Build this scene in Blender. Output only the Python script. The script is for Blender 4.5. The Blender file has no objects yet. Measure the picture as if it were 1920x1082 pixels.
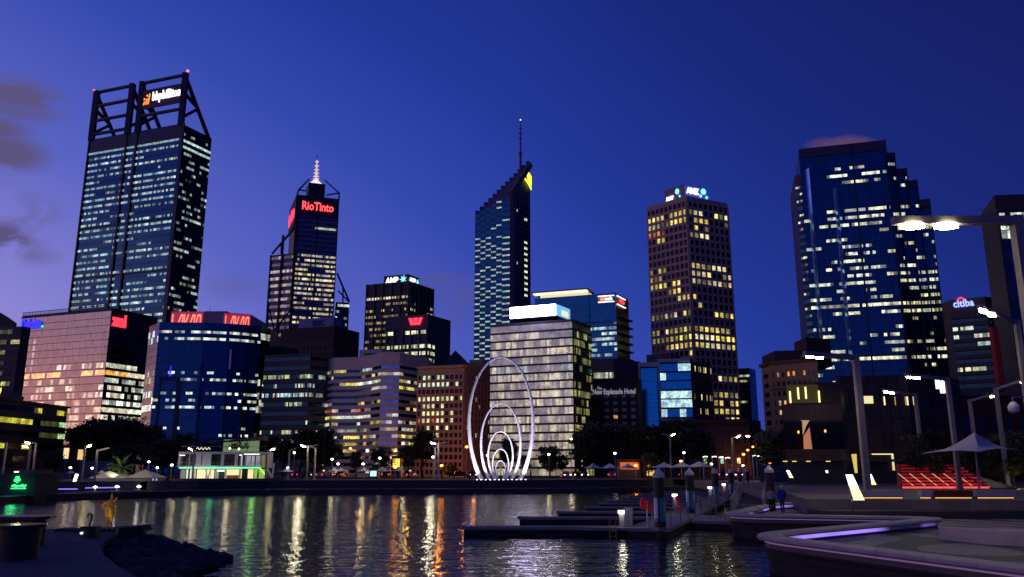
import bpy, bmesh, math, random
from mathutils import Vector, Matrix
R = math.radians
sc = bpy.context.scene
COL = sc.collection
# ---------------------------------------------------------------- camera
F, TILT, EYE = 1526.0, 12.6, 3.6
ct, st = math.cos(R(TILT)), math.sin(R(TILT))
cam = bpy.data.objects.new("camera", bpy.data.cameras.new("camera")); COL.objects.link(cam)
cam.location = (0, 0, EYE); cam.rotation_euler = (R(90 + TILT), 0, 0)
cam.data.sensor_width = 36; cam.data.lens = F / 1920 * 36
cam.data.clip_start = 0.2; cam.data.clip_end = 9000
sc.camera = cam
sc.view_settings.view_transform = 'Standard'; sc.view_settings.look = 'None'
sc.view_settings.exposure = 0; sc.view_settings.gamma = 1
sc.cycles.use_denoising = True
sc.cycles.max_bounces = 5; sc.cycles.glossy_bounces = 3; sc.cycles.diffuse_bounces = 2
sc.cycles.transmission_bounces = 3; sc.cycles.transparent_max_bounces = 6
sc.cycles.sample_clamp_indirect = 4
# ---------------------------------------------------------------- pixel to world helpers (layout is worked out in metres)
def ray(px, py):
    x = (px - 960) / F; u = (541 - py) / F
    return Vector((x, ct - u * st, st + u * ct))
def P(px, py, Y):
    d = ray(px, py); s = Y / d.y
    return Vector((d.x * s, Y, EYE + d.z * s))
def G(px, py, z=0.0):
    d = ray(px, py); s = (z - EYE) / d.z
    return Vector((d.x * s, d.y * s, z))
def XY(px, Y, z):                       # point at depth Y, height z, seen at column px
    D = Y * ct + (z - EYE) * st
    return Vector(((px - 960) / F * D, Y, z))
def walk(p, ang, px, z):                # from plan point p along direction ang until it is seen at column px
    dx, dy = math.cos(R(ang)), math.sin(R(ang)); k = (px - 960) / F
    s = (k * (p.y * ct + (z - EYE) * st) - p.x) / (dx - k * dy * ct)
    return Vector((p.x + s * dx, p.y + s * dy, z))
# ---------------------------------------------------------------- sky
w = bpy.data.worlds.new("World"); sc.world = w; w.use_nodes = True
nt = w.node_tree; N = nt.nodes; L = nt.links; N.clear()
def nd(tree, t, **k):
    n = tree.nodes.new(t)
    for a, b in k.items():
        setattr(n, a, b)
    return n
def mth(tree, op, a, b=None, c=None, clamp=False):
    n = tree.nodes.new('ShaderNodeMath'); n.operation = op; n.use_clamp = clamp
    for i, v in enumerate((a, b, c)):
        if v is None: continue
        if isinstance(v, (int, float)): n.inputs[i].default_value = v
        else: tree.links.new(v, n.inputs[i])
    return n.outputs[0]
tc = nd(nt, 'ShaderNodeTexCoord'); nrm = nd(nt, 'ShaderNodeVectorMath', operation='NORMALIZE')
L.new(tc.outputs['Generated'], nrm.inputs[0])
sep = nd(nt, 'ShaderNodeSeparateXYZ'); L.new(nrm.outputs[0], sep.inputs[0])
zz = mth(nt, 'MAXIMUM', sep.outputs[2], 0.0)
xk = mth(nt, 'MULTIPLY_ADD', mth(nt, 'MULTIPLY', zz, zz), -1.5, 1.0)
xm = mth(nt, 'ADD', mth(nt, 'MULTIPLY', mth(nt, 'MINIMUM', sep.outputs[0], 0.0), xk), mth(nt, 'MAXIMUM', sep.outputs[0], 0.0))
tt = mth(nt, 'MULTIPLY_ADD', xm, -0.70, 0.78)
tt = mth(nt, 'MULTIPLY_ADD', zz, -0.8, tt)
tt = mth(nt, 'DIVIDE', tt, 1.6)
rp = nd(nt, 'ShaderNodeValToRGB'); L.new(tt, rp.inputs[0])
stops = [(0.0, (.005, .009, .11)), (.25, (.008, .020, .195)), (.45, (.015, .038, .31)), (.6, (.034, .066, .42)),
         (.8, (.10, .125, .54)), (1.0, (.255, .23, .65)), (1.22, (.29, .22, .46)), (1.30, (.38, .24, .38)), (1.39, (1.0, .42, .34)), (1.5, (.95, .42, .24))]
cr = rp.color_ramp
while len(cr.elements) < len(stops): cr.elements.new(0.5)
for e, (p, c) in zip(cr.elements, stops):
    e.position = p / 1.6; e.color = (*c, 1)
# dusk clouds: soft banks low in the west and one further round
nz = nd(nt, 'ShaderNodeTexNoise'); nz.inputs['Scale'].default_value = 9; nz.inputs['Distortion'].default_value = .9; nz.inputs['Detail'].default_value = 8
nz.inputs['Roughness'].default_value = .55
vm = nd(nt, 'ShaderNodeVectorMath', operation='MULTIPLY'); vm.inputs[1].default_value = (1, 1, 2.2)
L.new(nrm.outputs[0], vm.inputs[0]); L.new(vm.outputs[0], nz.inputs['Vector'])
msum = None
for (px, py, rad, amt) in [(30, 185, .055, .95), (-10, 240, .045, .8), (15, 285, .048, 1.0), (30, 392, .05, .6), (0, 445, .05, .9), (60, 478, .035, .35),
                           (-160, 300, .10, .7), (820, 520, .055, .3), (868, 552, .06, .45), (850, 590, .05, .25), (440, 535, .05, .2)]:
    d = ray(px, py).normalized()
    sb = nd(nt, 'ShaderNodeVectorMath', operation='SUBTRACT'); L.new(nrm.outputs[0], sb.inputs[0]); sb.inputs[1].default_value = d
    ml = nd(nt, 'ShaderNodeVectorMath', operation='MULTIPLY'); L.new(sb.outputs[0], ml.inputs[0]); ml.inputs[1].default_value = (1, 1, 2.0)
    ln = nd(nt, 'ShaderNodeVectorMath', operation='LENGTH'); L.new(ml.outputs[0], ln.inputs[0])
    v = mth(nt, 'DIVIDE', ln.outputs['Value'], rad); v = mth(nt, 'SUBTRACT', 1.0, v, clamp=True)
    v = mth(nt, 'MULTIPLY', v, amt * 1.7)
    msum = v if msum is None else mth(nt, 'MAXIMUM', msum, v)
cl = mth(nt, 'SUBTRACT', nz.outputs['Fac'], 0.40); cl = mth(nt, 'MULTIPLY', cl, 6.0, clamp=True)
cl = mth(nt, 'MULTIPLY', cl, msum, clamp=True)
mx = nd(nt, 'ShaderNodeMixRGB'); L.new(cl, mx.inputs[0]); L.new(rp.outputs[0], mx.inputs[1]); mx.inputs[2].default_value = (.105, .085, .215, 1)
sk = nd(nt, 'ShaderNodeTexSky', sky_type='NISHITA'); sk.sun_disc = False
SUN_ROT = R(255)
sk.sun_elevation = R(0.5); sk.sun_rotation = SUN_ROT
ad = nd(nt, 'ShaderNodeMixRGB', blend_type='ADD'); ad.inputs[0].default_value = 0.004
L.new(mx.outputs[0], ad.inputs[1]); L.new(sk.outputs[0], ad.inputs[2])
bg = nd(nt, 'ShaderNodeBackground'); bg.inputs[1].default_value = 1.0
L.new(ad.outputs[0], bg.inputs[0])
ow = nd(nt, 'ShaderNodeOutputWorld'); L.new(bg.outputs[0], ow.inputs[0])
# afterglow of the sun that has just gone down in the west
sl = bpy.data.lights.new("sun", 'SUN'); sl.energy = 0.06; sl.angle = R(25); sl.color = (1, .55, .5)
so = bpy.data.objects.new("sun", sl); COL.objects.link(so)
so.rotation_euler = Vector((-.93, -.36, .06)).to_track_quat('Z', 'Y').to_euler()

# ---------------------------------------------------------------- materials
MATS = {}
def joints(t, geo, src, b, sx, sz, w=.02, dark=.35, bp_in=None):
    sp = nd(t, 'ShaderNodeSeparateXYZ'); t.links.new(geo.outputs['Position'], sp.inputs[0])
    al = mth(t, 'ADD', sp.outputs[0], mth(t, 'MULTIPLY', sp.outputs[1], .25))
    a = mth(t, 'GREATER_THAN', mth(t, 'FRACT', mth(t, 'DIVIDE', al, sx)), w / sx)
    c = mth(t, 'GREATER_THAN', mth(t, 'FRACT', mth(t, 'DIVIDE', sp.outputs[2] if sz > 0 else sp.outputs[1], abs(sz))), w / abs(sz))
    k = mth(t, 'MULTIPLY_ADD', mth(t, 'MULTIPLY', a, c), 1 - dark, dark)
    wn = nd(t, 'ShaderNodeTexWhiteNoise', noise_dimensions='2D'); cc = nd(t, 'ShaderNodeCombineXYZ')
    t.links.new(mth(t, 'FLOOR', mth(t, 'DIVIDE', al, sx)), cc.inputs[0]); t.links.new(mth(t, 'FLOOR', mth(t, 'DIVIDE', sp.outputs[2] if sz > 0 else sp.outputs[1], abs(sz))), cc.inputs[1]); t.links.new(cc.outputs[0], wn.inputs['Vector'])
    k = mth(t, 'MULTIPLY', k, mth(t, 'MULTIPLY_ADD', wn.outputs['Value'], .3, .85))
    h = nd(t, 'ShaderNodeVectorMath', operation='SCALE'); t.links.new(src, h.inputs[0]); t.links.new(k, h.inputs['Scale']); t.links.new(h.outputs[0], b.inputs['Base Color'])
def mat(name, col, rough=.7, metal=0.0, var=.25, vs=1.0, bump=0.0, bs=8.0, emit=None, es=0.0, spec=.3, jt=None):
    if name in MATS: return MATS[name]
    m = bpy.data.materials.new(name); m.use_nodes = True; t = m.node_tree
    b = t.nodes['Principled BSDF']; b.inputs['Roughness'].default_value = rough; b.inputs['Metallic'].default_value = metal
    b.inputs['Specular IOR Level'].default_value = spec
    ob = nd(t, 'ShaderNodeNewGeometry'); n = nd(t, 'ShaderNodeTexNoise'); n.inputs['Scale'].default_value = vs; n.inputs['Detail'].default_value = 5
    t.links.new(ob.outputs['Position'], n.inputs['Vector'])
    v = mth(t, 'MULTIPLY_ADD', n.outputs['Fac'], 2 * var, 1 - var)
    h = nd(t, 'ShaderNodeVectorMath', operation='SCALE'); h.inputs[0].default_value = col; t.links.new(v, h.inputs['Scale'])
    t.links.new(h.outputs[0], b.inputs['Base Color'])
    if jt: joints(t, ob, h.outputs[0], b, jt[0], jt[1])
    if bump:
        n2 = nd(t, 'ShaderNodeTexNoise'); n2.inputs['Scale'].default_value = bs; n2.inputs['Detail'].default_value = 4
        t.links.new(ob.outputs['Position'], n2.inputs['Vector'])
        bp = nd(t, 'ShaderNodeBump'); bp.inputs['Strength'].default_value = bump; bp.inputs['Distance'].default_value = .05
        t.links.new(n2.outputs['Fac'], bp.inputs['Height']); t.links.new(bp.outputs[0], b.inputs['Normal'])
    if emit:
        b.inputs['Emission Color'].default_value = (*emit, 1); b.inputs['Emission Strength'].default_value = es
        m.cycles.emission_sampling = 'NONE'
    MATS[name] = m; return m
def glow(name, col, s):
    return mat(name, (.3, .3, .3), .5, emit=col, es=s)
def glass(name, tint, rough=.08, mull=2.0, metal=.85, es=1.0, pane=.5, vb=None):
    """office glazing: reflects the dusk sky, lit rooms shine through where the mesh says a room is lit"""
    if name in MATS: return MATS[name]
    m = bpy.data.materials.new(name); m.use_nodes = True; t = m.node_tree
    b = t.nodes['Principled BSDF']; b.inputs['Metallic'].default_value = metal; b.inputs['Roughness'].default_value = rough
    at = nd(t, 'ShaderNodeAttribute', attribute_name='lit'); uv = nd(t, 'ShaderNodeUVMap')
    su = nd(t, 'ShaderNodeSeparateXYZ'); t.links.new(uv.outputs[0], su.inputs[0])
    # panes of slightly different tint
    fl = mth(t, 'FLOOR', mth(t, 'MULTIPLY', su.outputs[0], mull))
    wn = nd(t, 'ShaderNodeTexWhiteNoise', noise_dimensions='2D')
    g = nd(t, 'ShaderNodeNewGeometry')
    gs = nd(t, 'ShaderNodeSeparateXYZ'); t.links.new(g.outputs['Position'], gs.inputs[0])
    cb = nd(t, 'ShaderNodeCombineXYZ'); t.links.new(fl, cb.inputs[0]); t.links.new(mth(t, 'FLOOR', mth(t, 'DIVIDE', gs.outputs[2], 3.0)), cb.inputs[1])
    t.links.new(cb.outputs[0], wn.inputs['Vector'])
    v = mth(t, 'MULTIPLY_ADD', wn.outputs['Value'], pane, 1 - pane * .5)
    h = nd(t, 'ShaderNodeVectorMath', operation='SCALE'); h.inputs[0].default_value = tint; t.links.new(v, h.inputs['Scale'])
    t.links.new(h.outputs[0], b.inputs['Base Color'])
    # rooms: blinds, furniture, rows of ceiling lights
    n1 = nd(t, 'ShaderNodeTexNoise'); n1.inputs['Scale'].default_value = .55; n1.inputs['Detail'].default_value = 3
    t.links.new(g.outputs['Position'], n1.inputs['Vector'])
    cb2 = nd(t, 'ShaderNodeCombineXYZ')
    t.links.new(mth(t, 'MULTIPLY', su.outputs[0], 5.0), cb2.inputs[0]); t.links.new(mth(t, 'MULTIPLY', su.outputs[1], 2.6), cb2.inputs[1])
    t.links.new(gs.outputs[2], cb2.inputs[2])
    n2 = nd(t, 'ShaderNodeTexNoise'); n2.inputs['Scale'].default_value = 1.6; n2.inputs['Detail'].default_value = 2
    t.links.new(cb2.outputs[0], n2.inputs['Vector'])
    a = mth(t, 'MULTIPLY', mth(t, 'SUBTRACT', n1.outputs['Fac'], .30), 2.6, clamp=True)
    c = mth(t, 'MULTIPLY', mth(t, 'SUBTRACT', n2.outputs['Fac'], .38), 4.5, clamp=True)
    c = mth(t, 'MULTIPLY_ADD', c, 1.0, .35)
    pat = mth(t, 'MULTIPLY', mth(t, 'MULTIPLY_ADD', a, .8, .3), c)
    mu = mth(t, 'GREATER_THAN', mth(t, 'FRACT', mth(t, 'MULTIPLY', su.outputs[0], mull)), .1)
    pat = mth(t, 'MULTIPLY', pat, mth(t, 'MULTIPLY_ADD', mu, .75, .25))
    if vb:
        w_ = mth(t, 'MULTIPLY', mth(t, 'GREATER_THAN', su.outputs[1], vb[0]), mth(t, 'LESS_THAN', su.outputs[1], vb[1])); pat = mth(t, 'MULTIPLY', pat, w_)
    e = nd(t, 'ShaderNodeVectorMath', operation='SCALE'); t.links.new(at.outputs['Color'], e.inputs[0]); t.links.new(pat, e.inputs['Scale'])
    t.links.new(e.outputs[0], b.inputs['Emission Color']); b.inputs['Emission Strength'].default_value = es * 1.3
    m.cycles.emission_sampling = 'NONE'
    MATS[name] = m; return m

# ---------------------------------------------------------------- mesh builder
ORG = {}
class MB:
    def __init__(s): s.v = []; s.f = []; s.m = []; s.uv = []; s.lit = []
    def face(s, pts, mi=0, uv=None, lit=(0, 0, 0)):
        n = len(s.v); s.v += [tuple(p) for p in pts]; s.f.append(tuple(range(n, n + len(pts)))); s.m.append(mi)
        s.uv += (uv if uv else [(0, 0)] * len(pts)); s.lit += [lit] * len(pts)
    def box(s, a, b, mi=0):
        x0, x1 = sorted((a[0], b[0])); y0, y1 = sorted((a[1], b[1])); z0, z1 = sorted((a[2], b[2]))
        s.prism([(x0, y0), (x1, y0), (x1, y1), (x0, y1)], z0, z1, mi)
    def prism(s, poly, z0, z1, mi=0, top=None):
        """poly anticlockwise in plan; z1 may be a list of heights"""
        n = len(poly); zt = z1 if isinstance(z1, (list, tuple)) else [z1] * n; top = top or poly
        bt = [(p[0], p[1], z0) for p in poly]; tp = [(p[0], p[1], z) for p, z in zip(top, zt)]
        s.face(bt[::-1], mi); s.face(tp, mi)
        for i in range(n):
            j = (i + 1) % n; s.face([bt[i], bt[j], tp[j], tp[i]], mi)
    def slab(s, A, B, o0, o1, z0, z1, mi=0):
        """box along the line A>B (left to right seen from outside), between offsets o0..o1 outwards"""
        d = Vector((B[0] - A[0], B[1] - A[1])).normalized(); n = Vector((d.y, -d.x))
        a = Vector(A[:2]); b = Vector(B[:2])
        s.prism([a + n * o1, b + n * o1, b + n * o0, a + n * o0], z0, z1, mi)
    def bar(s, p, q, wx, wz=None, mi=0, n=4, w2=None):
        p = Vector(p); q = Vector(q); wz = wz or wx; d = (q - p)
        if d.length < 1e-6: return
        d.normalize(); up = Vector((0, 0, 1)) if abs(d.z) < .9 else Vector((0, 1, 0))
        a = d.cross(up).normalized(); b = a.cross(d).normalized(); k = w2 / wx if w2 else 1
        r = []
        for c, sc_ in ((p, 1), (q, k)):
            ring = []
            for i in range(n):
                th = 2 * math.pi * (i + .5) / n; m_ = (1 / math.cos(math.pi / n)) if n == 4 else 1
                ring.append(c + a * (math.cos(th) * wx / 2 * m_ * sc_) + b * (math.sin(th) * wz / 2 * m_ * sc_))
            r.append(ring)
        for i in range(n):
            j = (i + 1) % n; s.face([r[0][j], r[0][i], r[1][i], r[1][j]], mi)
        s.face(r[0], mi); s.face(r[1][::-1], mi)
    def lathe(s, c, prof, n=16, mi=0):
        """prof = [(r, z)...] bottom to top around the vertical through c"""
        rings = [[(c[0] + r * math.cos(2 * math.pi * i / n), c[1] + r * math.sin(2 * math.pi * i / n), c[2] + z) for i in range(n)] for r, z in prof]
        for a, b in zip(rings, rings[1:]):
            for i in range(n):
                j = (i + 1) % n; s.face([a[i], a[j], b[j], b[i]], mi)
        s.face(rings[0][::-1], mi); s.face(rings[-1], mi)
    def build(s, name, mats, parent=None, smooth=False, org=None):
        if not s.v: return None
        if not isinstance(mats, (list, tuple)): mats = [mats]
        o = org if org is not None else (ORG.get(parent.name, Vector()) if parent else Vector())
        me = bpy.data.meshes.new(name)
        me.from_pydata([(v[0] - o[0], v[1] - o[1], v[2] - o[2]) for v in s.v], [], s.f)
        for m in mats: me.materials.append(m)
        me.polygons.foreach_set('material_index', s.m)
        ul = me.uv_layers.new(name='UVMap'); ul.data.foreach_set('uv', [c for u in s.uv for c in u])
        if any(l[0] or l[1] for l in s.lit):
            ca = me.color_attributes.new('lit', 'FLOAT_COLOR', 'CORNER')
            ca.data.foreach_set('color', [c for l in s.lit for c in (l[0], l[1], l[2], 1)])
        if smooth:
            bm = bmesh.new(); bm.from_mesh(me); bmesh.ops.remove_doubles(bm, verts=bm.verts, dist=1e-4); bm.to_mesh(me); bm.free()
            me.polygons.foreach_set('use_smooth', [True] * len(me.polygons))
        me.update()
        ob = bpy.data.objects.new(name, me); COL.objects.link(ob)
        if parent: ob.parent = parent; ORG[ob.name] = o
        elif org is not None: ob.location = o; ORG[ob.name] = Vector(o)
        return ob
def tag(o, label=None, cat=None, group=None, kind=None):
    if label: o['label'] = label
    if cat: o['category'] = cat
    if group: o['group'] = group
    if kind: o['kind'] = kind
    return o
def empty(name, loc, label, cat, group=None):
    o = bpy.data.objects.new(name, None); COL.objects.link(o); o.location = loc; o.empty_display_size = .5
    ORG[o.name] = Vector(loc); return tag(o, label, cat, group)
KIDS = {}
def copy_tree(o, parent=None):
    c = o.copy(); COL.objects.link(c)
    if parent: c.parent = parent
    for ch in list(o.children): copy_tree(ch, c)
    return c
def point(name, loc, col, e, r=.15, spot=None, to=None, blend=.6):
    l = bpy.data.lights.new(name, 'SPOT' if spot else 'POINT'); l.energy = e; l.color = col; l.shadow_soft_size = r
    if spot: l.spot_size = R(spot); l.spot_blend = blend
    o = bpy.data.objects.new(name, l); COL.objects.link(o); o.location = loc
    if spot and to is not None: o.rotation_euler = (Vector(loc) - Vector(to)).to_track_quat('Z', 'Y').to_euler()
    return o
def text_mesh(txt, bold=0.0, ext=.02, shear=0, spacing=1.0):
    c = bpy.data.curves.new('t', 'FONT'); c.body = txt; c.size = 1; c.extrude = ext; c.offset = bold; c.resolution_u = 2; c.shear = shear; c.space_character = spacing
    o = bpy.data.objects.new('t', c); COL.objects.link(o)
    dg = bpy.context.evaluated_depsgraph_get(); me = bpy.data.meshes.new_from_object(o.evaluated_get(dg))
    vs = [v.co.copy() for v in me.vertices]; fs = [tuple(p.vertices) for p in me.polygons]
    bpy.data.objects.remove(o); bpy.data.curves.remove(c); bpy.data.meshes.remove(me)
    return vs, fs
def put_text(name, txt, A, B, u0, u1, z0, z1, off, m, parent, bold=.0, depth=.4, shear=0, spacing=1.0, slope=0.0):
    """lettering on the plane through A>B, between fractions u0..u1 and heights z0..z1"""
    vs, fs = text_mesh(txt, bold, .1, shear, spacing)
    xs = [v.x for v in vs]; ys = [v.y for v in vs]; x0, x1, y0, y1 = min(xs), max(xs), min(ys), max(ys)
    a = Vector(A[:2]); d = Vector(B[:2]) - a; n = Vector((d.y, -d.x)).normalized(); mb = MB()
    for f in fs:
        pts = []
        for i in f:
            v = vs[i]; u = u0 + (u1 - u0) * (v.x - x0) / (x1 - x0); z = z0 + (z1 - z0) * (v.y - y0) / (y1 - y0)
            q = a + d * u + n * (off + (v.z + .1) / .2 * depth); pts.append((q.x, q.y, z))
        mb.face(pts)
    return mb.build(name, m, parent)
def shape2d(name, polys, A, B, u0, u1, z0, z1, off, m, parent, depth=.3):
    """flat polygons given in a unit square, put on a wall as a raised logo"""
    a = Vector(A[:2]); d = Vector(B[:2]) - a; n = Vector((d.y, -d.x)).normalized(); mb = MB()
    for pl in polys:
        fr = []; bk = []
        for x, y in pl:
            q = a + d * (u0 + (u1 - u0) * x); z = z0 + (z1 - z0) * y
            p = q + n * (off + depth); fr.append((p.x, p.y, z)); p = q + n * off; bk.append((p.x, p.y, z))
        mb.face(fr)
        for i in range(len(fr)):
            j = (i + 1) % len(fr); mb.face([bk[i], bk[j], fr[j], fr[i]])
    return mb.build(name, m, parent)
def circ(cx, cy, r, n=14, a0=0, a1=360, ry=None):
    ry = ry or r
    return [(cx + r * math.cos(R(a0 + (a1 - a0) * i / n)), cy + ry * math.sin(R(a0 + (a1 - a0) * i / n))) for i in range(n if a1 - a0 >= 360 else n + 1)]
def back_of(p, d, inw=0): return Vector((p.x + p.x / p.y * d + inw, p.y + d, p.z))
# ---------------------------------------------------------------- lit rooms
COOL = [(.55, .85, .85), (.7, .95, .85), (.8, .9, .7)]; WARM = [(1, .85, .42), (1, .78, .3), (.95, .85, .4)]
YEL = [(1, .78, .16), (.95, .8, .14), (.9, .7, .2)]; WHT = [(1, .97, .75), (1, .9, .65), (.85, .95, .8)]
GRN = [(.75, .9, .4), (.6, .85, .6), (.9, .9, .4)]
def litmap(seed, nf, nb, p, run=5, cols=COOL, s=1.0, jit=.5):
    rg = random.Random(seed); M = []
    for f in range(nf):
        pf = p(f / max(1, nf - 1)) if callable(p) else p
        row = []
        while len(row) < nb:
            on = rg.random() < pf; c = rg.choice(cols); k = s * rg.uniform(1 - jit, 1 + jit)
            for _ in range(rg.randint(1, run)):
                kk = k * rg.choice((.2, .55, .8, 1.0, 1.25)); row.append((c[0] * kk, c[1] * kk, c[2] * kk) if on and rg.random() < .9 else (0, 0, 0))
        M.append(row[:nb])
    return M
def facade(b, A, B, z0, z1, nf, nb, gm, M, wh=.5, ob=.25, wf=1.0, off=.06, kind='band', floors=None, u0=0.0, u1=1.0, umin=None, budget=None, depth=0, name=None):
    """one mesh part per storey (a ribbon window) or per window"""
    a = Vector(A[:2]); d = Vector(B[:2]) - a; n = Vector((d.y, -d.x)).normalized() * off; fh = (z1 - z0) / nf
    rest = MB(); made = 0; budget = 100 if budget is None else budget
    order = sorted(floors if floors is not None else range(nf), reverse=True)
    for f in order:
        zb = z0 + (f + ob) * fh; zt = zb + wh * fh; mb = MB()
        lo = umin(zt) if umin else 0
        for i in range(nb):
            ua = u0 + (u1 - u0) * (i + .5 - wf / 2) / nb; ub = u0 + (u1 - u0) * (i + .5 + wf / 2) / nb
            if ua < lo: continue
            p = a + d * ua + n; q = a + d * ub + n
            tgt = mb if kind == 'band' else (MB() if made < budget else rest)
            tgt.face([(p.x, p.y, zb), (q.x, q.y, zb), (q.x, q.y, zt), (p.x, p.y, zt)], 0, [(i, 0), (i + 1, 0), (i + 1, 1), (i, 1)], M[f][i])
            if kind != 'band' and tgt is not rest: tgt.build(name or 'window', gm, b); made += 1
        if kind == 'band' and mb.v:
            if made < budget: mb.build(name or 'window_band', gm, b); made += 1
            else:
                k = len(rest.v); rest.v += mb.v; rest.f += [tuple(i + k for i in ff) for ff in mb.f]; rest.m += mb.m; rest.uv += mb.uv; rest.lit += mb.lit
    if rest.v: tag(rest.build(name or 'window', gm, b), kind='stuff')
    return made
def box_plan(C, Y, lpx, rpx, aL=21, aR=None, back=None):
    """roof corner C seen at pixel, the two visible faces run to columns lpx and rpx"""
    aR = (90 - aL) if aR is None else aR
    c = P(C[0], C[1], Y); z = c.z
    l = walk(c, 180 - aL, lpx, z); r = walk(c, aR, rpx, z)
    bk = Vector((l.x + r.x - c.x, l.y + r.y - c.y, z))
    return c, l, r, bk, z
def wallbox(b, poly, z0, z1, m, name='wall'):
    mb = MB(); mb.prism([p[:2] for p in poly], z0, z1); return mb.build(name, m, b)
def grid(b, A, B, z0, z1, nf, nb, m, wh=.5, ob=.25, wf=.6, out=.35, hor=True, ver=True, name='facade_frame', vw=None):
    """piers and spandrels standing proud of the glass"""
    a = Vector(A[:2]); d = Vector(B[:2]) - a; Ln = d.length; u = d / Ln; fh = (z1 - z0) / nf; mb = MB()
    if hor:
        for f in range(nf + 1):
            lo = z0 + (f - 1 + ob + wh) * fh if f > 0 else z0; hi = z0 + (f + ob) * fh if f < nf else z1
            if hi - lo > .02: mb.slab(a, a + d, .03, out, lo, hi)
    if ver:
        bw = Ln / nb; pw = vw or bw * (1 - wf)
        for i in range(nb + 1):
            c = a + u * min(max(i * bw, pw / 2), Ln - pw / 2); mb.slab(c - u * pw / 2, c + u * pw / 2, .02, out + .03, z0 + .01, z1 - .01)
    return mb.build(name, m, b)
# ================================================================ building materials
DARK = mat('dark_cladding', (.022, .020, .028), .5)
CHAR = mat('charcoal_metal', (.018, .018, .028), .45, .3)
NAVY = mat('navy_spandrel', (.012, .02, .05), .3, .4)
LILAC = mat('pale_concrete', (.48, .39, .34), .8, var=.12)
BROWN = mat('brown_stone', (.46, .29, .13), .85, var=.2)
TANB = mat('tan_brick', (.36, .20, .09), .9, var=.2)
MAROON = mat('maroon_cladding', (.035, .014, .018), .7)
GREYC = mat('grey_concrete', (.13, .11, .12), .85)
GREYD = mat('dim_concrete', (.075, .065, .075), .85)
PINKG = glass('rose_glass', (.34, .30, .34), .12, 3.0, pane=.35, es=1.1, vb=(.12, .85))
BLUEG = glass('blue_glass', (.012, .10, .20), .10, 3.0, pane=.3, vb=(.28, .84))
QVG = glass('dark_navy_curtain', (.008, .050, .115), .10, 3.0, pane=.45, vb=(.36, .80))
BLUE3 = glass('deep_blue_glass', (.009, .050, .115), .10, 3.0, pane=.3, vb=(.38, .78))
SKIN1 = glass('navy_curtain_wall', (.012, .06, .16), .12, 1.0, pane=.2)
BLUE2 = glass('clear_blue_glass', (.01, .22, .42), .12, 2.0, pane=.2)
NAVYG = glass('navy_glass', (.015, .045, .085), .1, 3.0)
TEALG = glass('teal_glass', (.02, .06, .075), .1, 2.0)
BLACKG = glass('black_glass', (.016, .02, .04), .12, 2.0)
PALEG = glass('pale_glass', (.33, .34, .33), .2, 3.0, pane=.12)
LILG = glass('lilac_glass', (.30, .34, .44), .15, 1.0, pane=.4)
SQG = glass('square_pane_glass', (.02, .015, .02), .15, 1.0, pane=.2)
BRZ = glass('bronze_panel', (.050, .022, .012), .35, 1.0, pane=.7, metal=.6)
WHITEM = mat('white_metal', (.55, .53, .55), .4, .1, var=.05)
RED_E = glow('red_neon', (1, .03, .04), 2.2); REDC = glow('pale_red_neon', (1, .20, .13), 1.7)
WHT_E = glow('white_neon', (1, 1, 1), 1.6); ORG_E = glow('orange_neon', (1, .22, .01), 2.0)
BLU_E = glow('blue_neon', (.02, .02, 1), 1.4); CYN_E = glow('cyan_neon', (.25, .8, 1), 1.4); YEL_E = glow('yellow_neon', (.95, 1, .03), 1.4)
GRN_E = glow('green_neon', (.03, .95, .22), 1.4); PRP_E = glow('violet_led', (.32, .20, 1), 1.1); LAV_E = glow('lavender_led', (.75, .62, 1), 1.3)
SPOT_E = glow('tiny_warm_light', (1, .9, .6), 4.0); BEAC = glow('red_beacon', (1, .1, .1), 4)
UP = 2.0   # ground level of the city

def roots(name, label, c, cat='building', group=None):
    return empty(name, (c.x, c.y, UP), label, cat, group)

# ---------------------------------------------------------------- 1 tallest tower with open steel crown
c, l, r, bk, z = box_plan((342, 232), 450, 168, 397, 20, 66)
b = roots('office_tower', 'tallest tower, dark blue glass with open steel crown holding a white lettered sign', c)
wallbox(b, [l, c, r, bk], UP, z, CHAR)
mb = MB(); mb.slab(l, c, .02, .06, UP, z - 9); mb.build('curtain_wall', SKIN1, b)
nf = 52; M = litmap(11, nf, 48, lambda t: .05 if t < .33 else (.86 if t < .95 else 0), 12, COOL, .62, .4)
for f in range(nf):
    for i in range(0, 48, 6): M[f][i] = tuple(v * .12 for v in M[f][i])
M[nf - 2] = [(.30, .42, .40)] * 48; M[nf - 3] = [(.30, .42, .40)] * 48
for f in (16, 18): M[f] = [(0, 0, 0) if i % 3 else (.3, .5, .6) for i in range(48)]
for f in (30, 34, 38, 47):
    for i in range(30, 48): M[f][i] = (0, 0, 0)
FL = range(17, nf - 1)
facade(b, l, c, UP, z, nf, 48, NAVYG, M, .36, .34, off=.10, floors=FL)
M2 = litmap(12, nf, 16, lambda t: .42 if t > .38 else .0, 4, COOL, .5, .5)
M2[nf - 3] = [(.55, .85, .8)] * 16; M2[nf - 4] = [(.5, .8, .75)] * 16
facade(b, c, r, UP, z, nf, 16, BLACKG, M2, .4, .3, off=.10, floors=FL)
mb = MB(); d = c - l
for u in (.0, .42, .53, 1.0): mb.slab(l + d * (u - .006 if u else .002), l + d * (u + (.012 if u < 1 else .03)), .02, .9, UP, z)
mb.slab(l + d * .0, c, .03, .35, z - 9, z)
for f in (21, 29, 37): mb.slab(l, c, .12, .5, UP + (z - UP) * f / nf, UP + (z - UP) * (f + .25) / nf)
mb.build('facade_frame', NAVY, b)
zt = P(352, 137, 450).z; dn = Vector((-d.y, d.x, 0)).normalized(); dep = (r - c).length
wv = (r - c).normalized()
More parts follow.
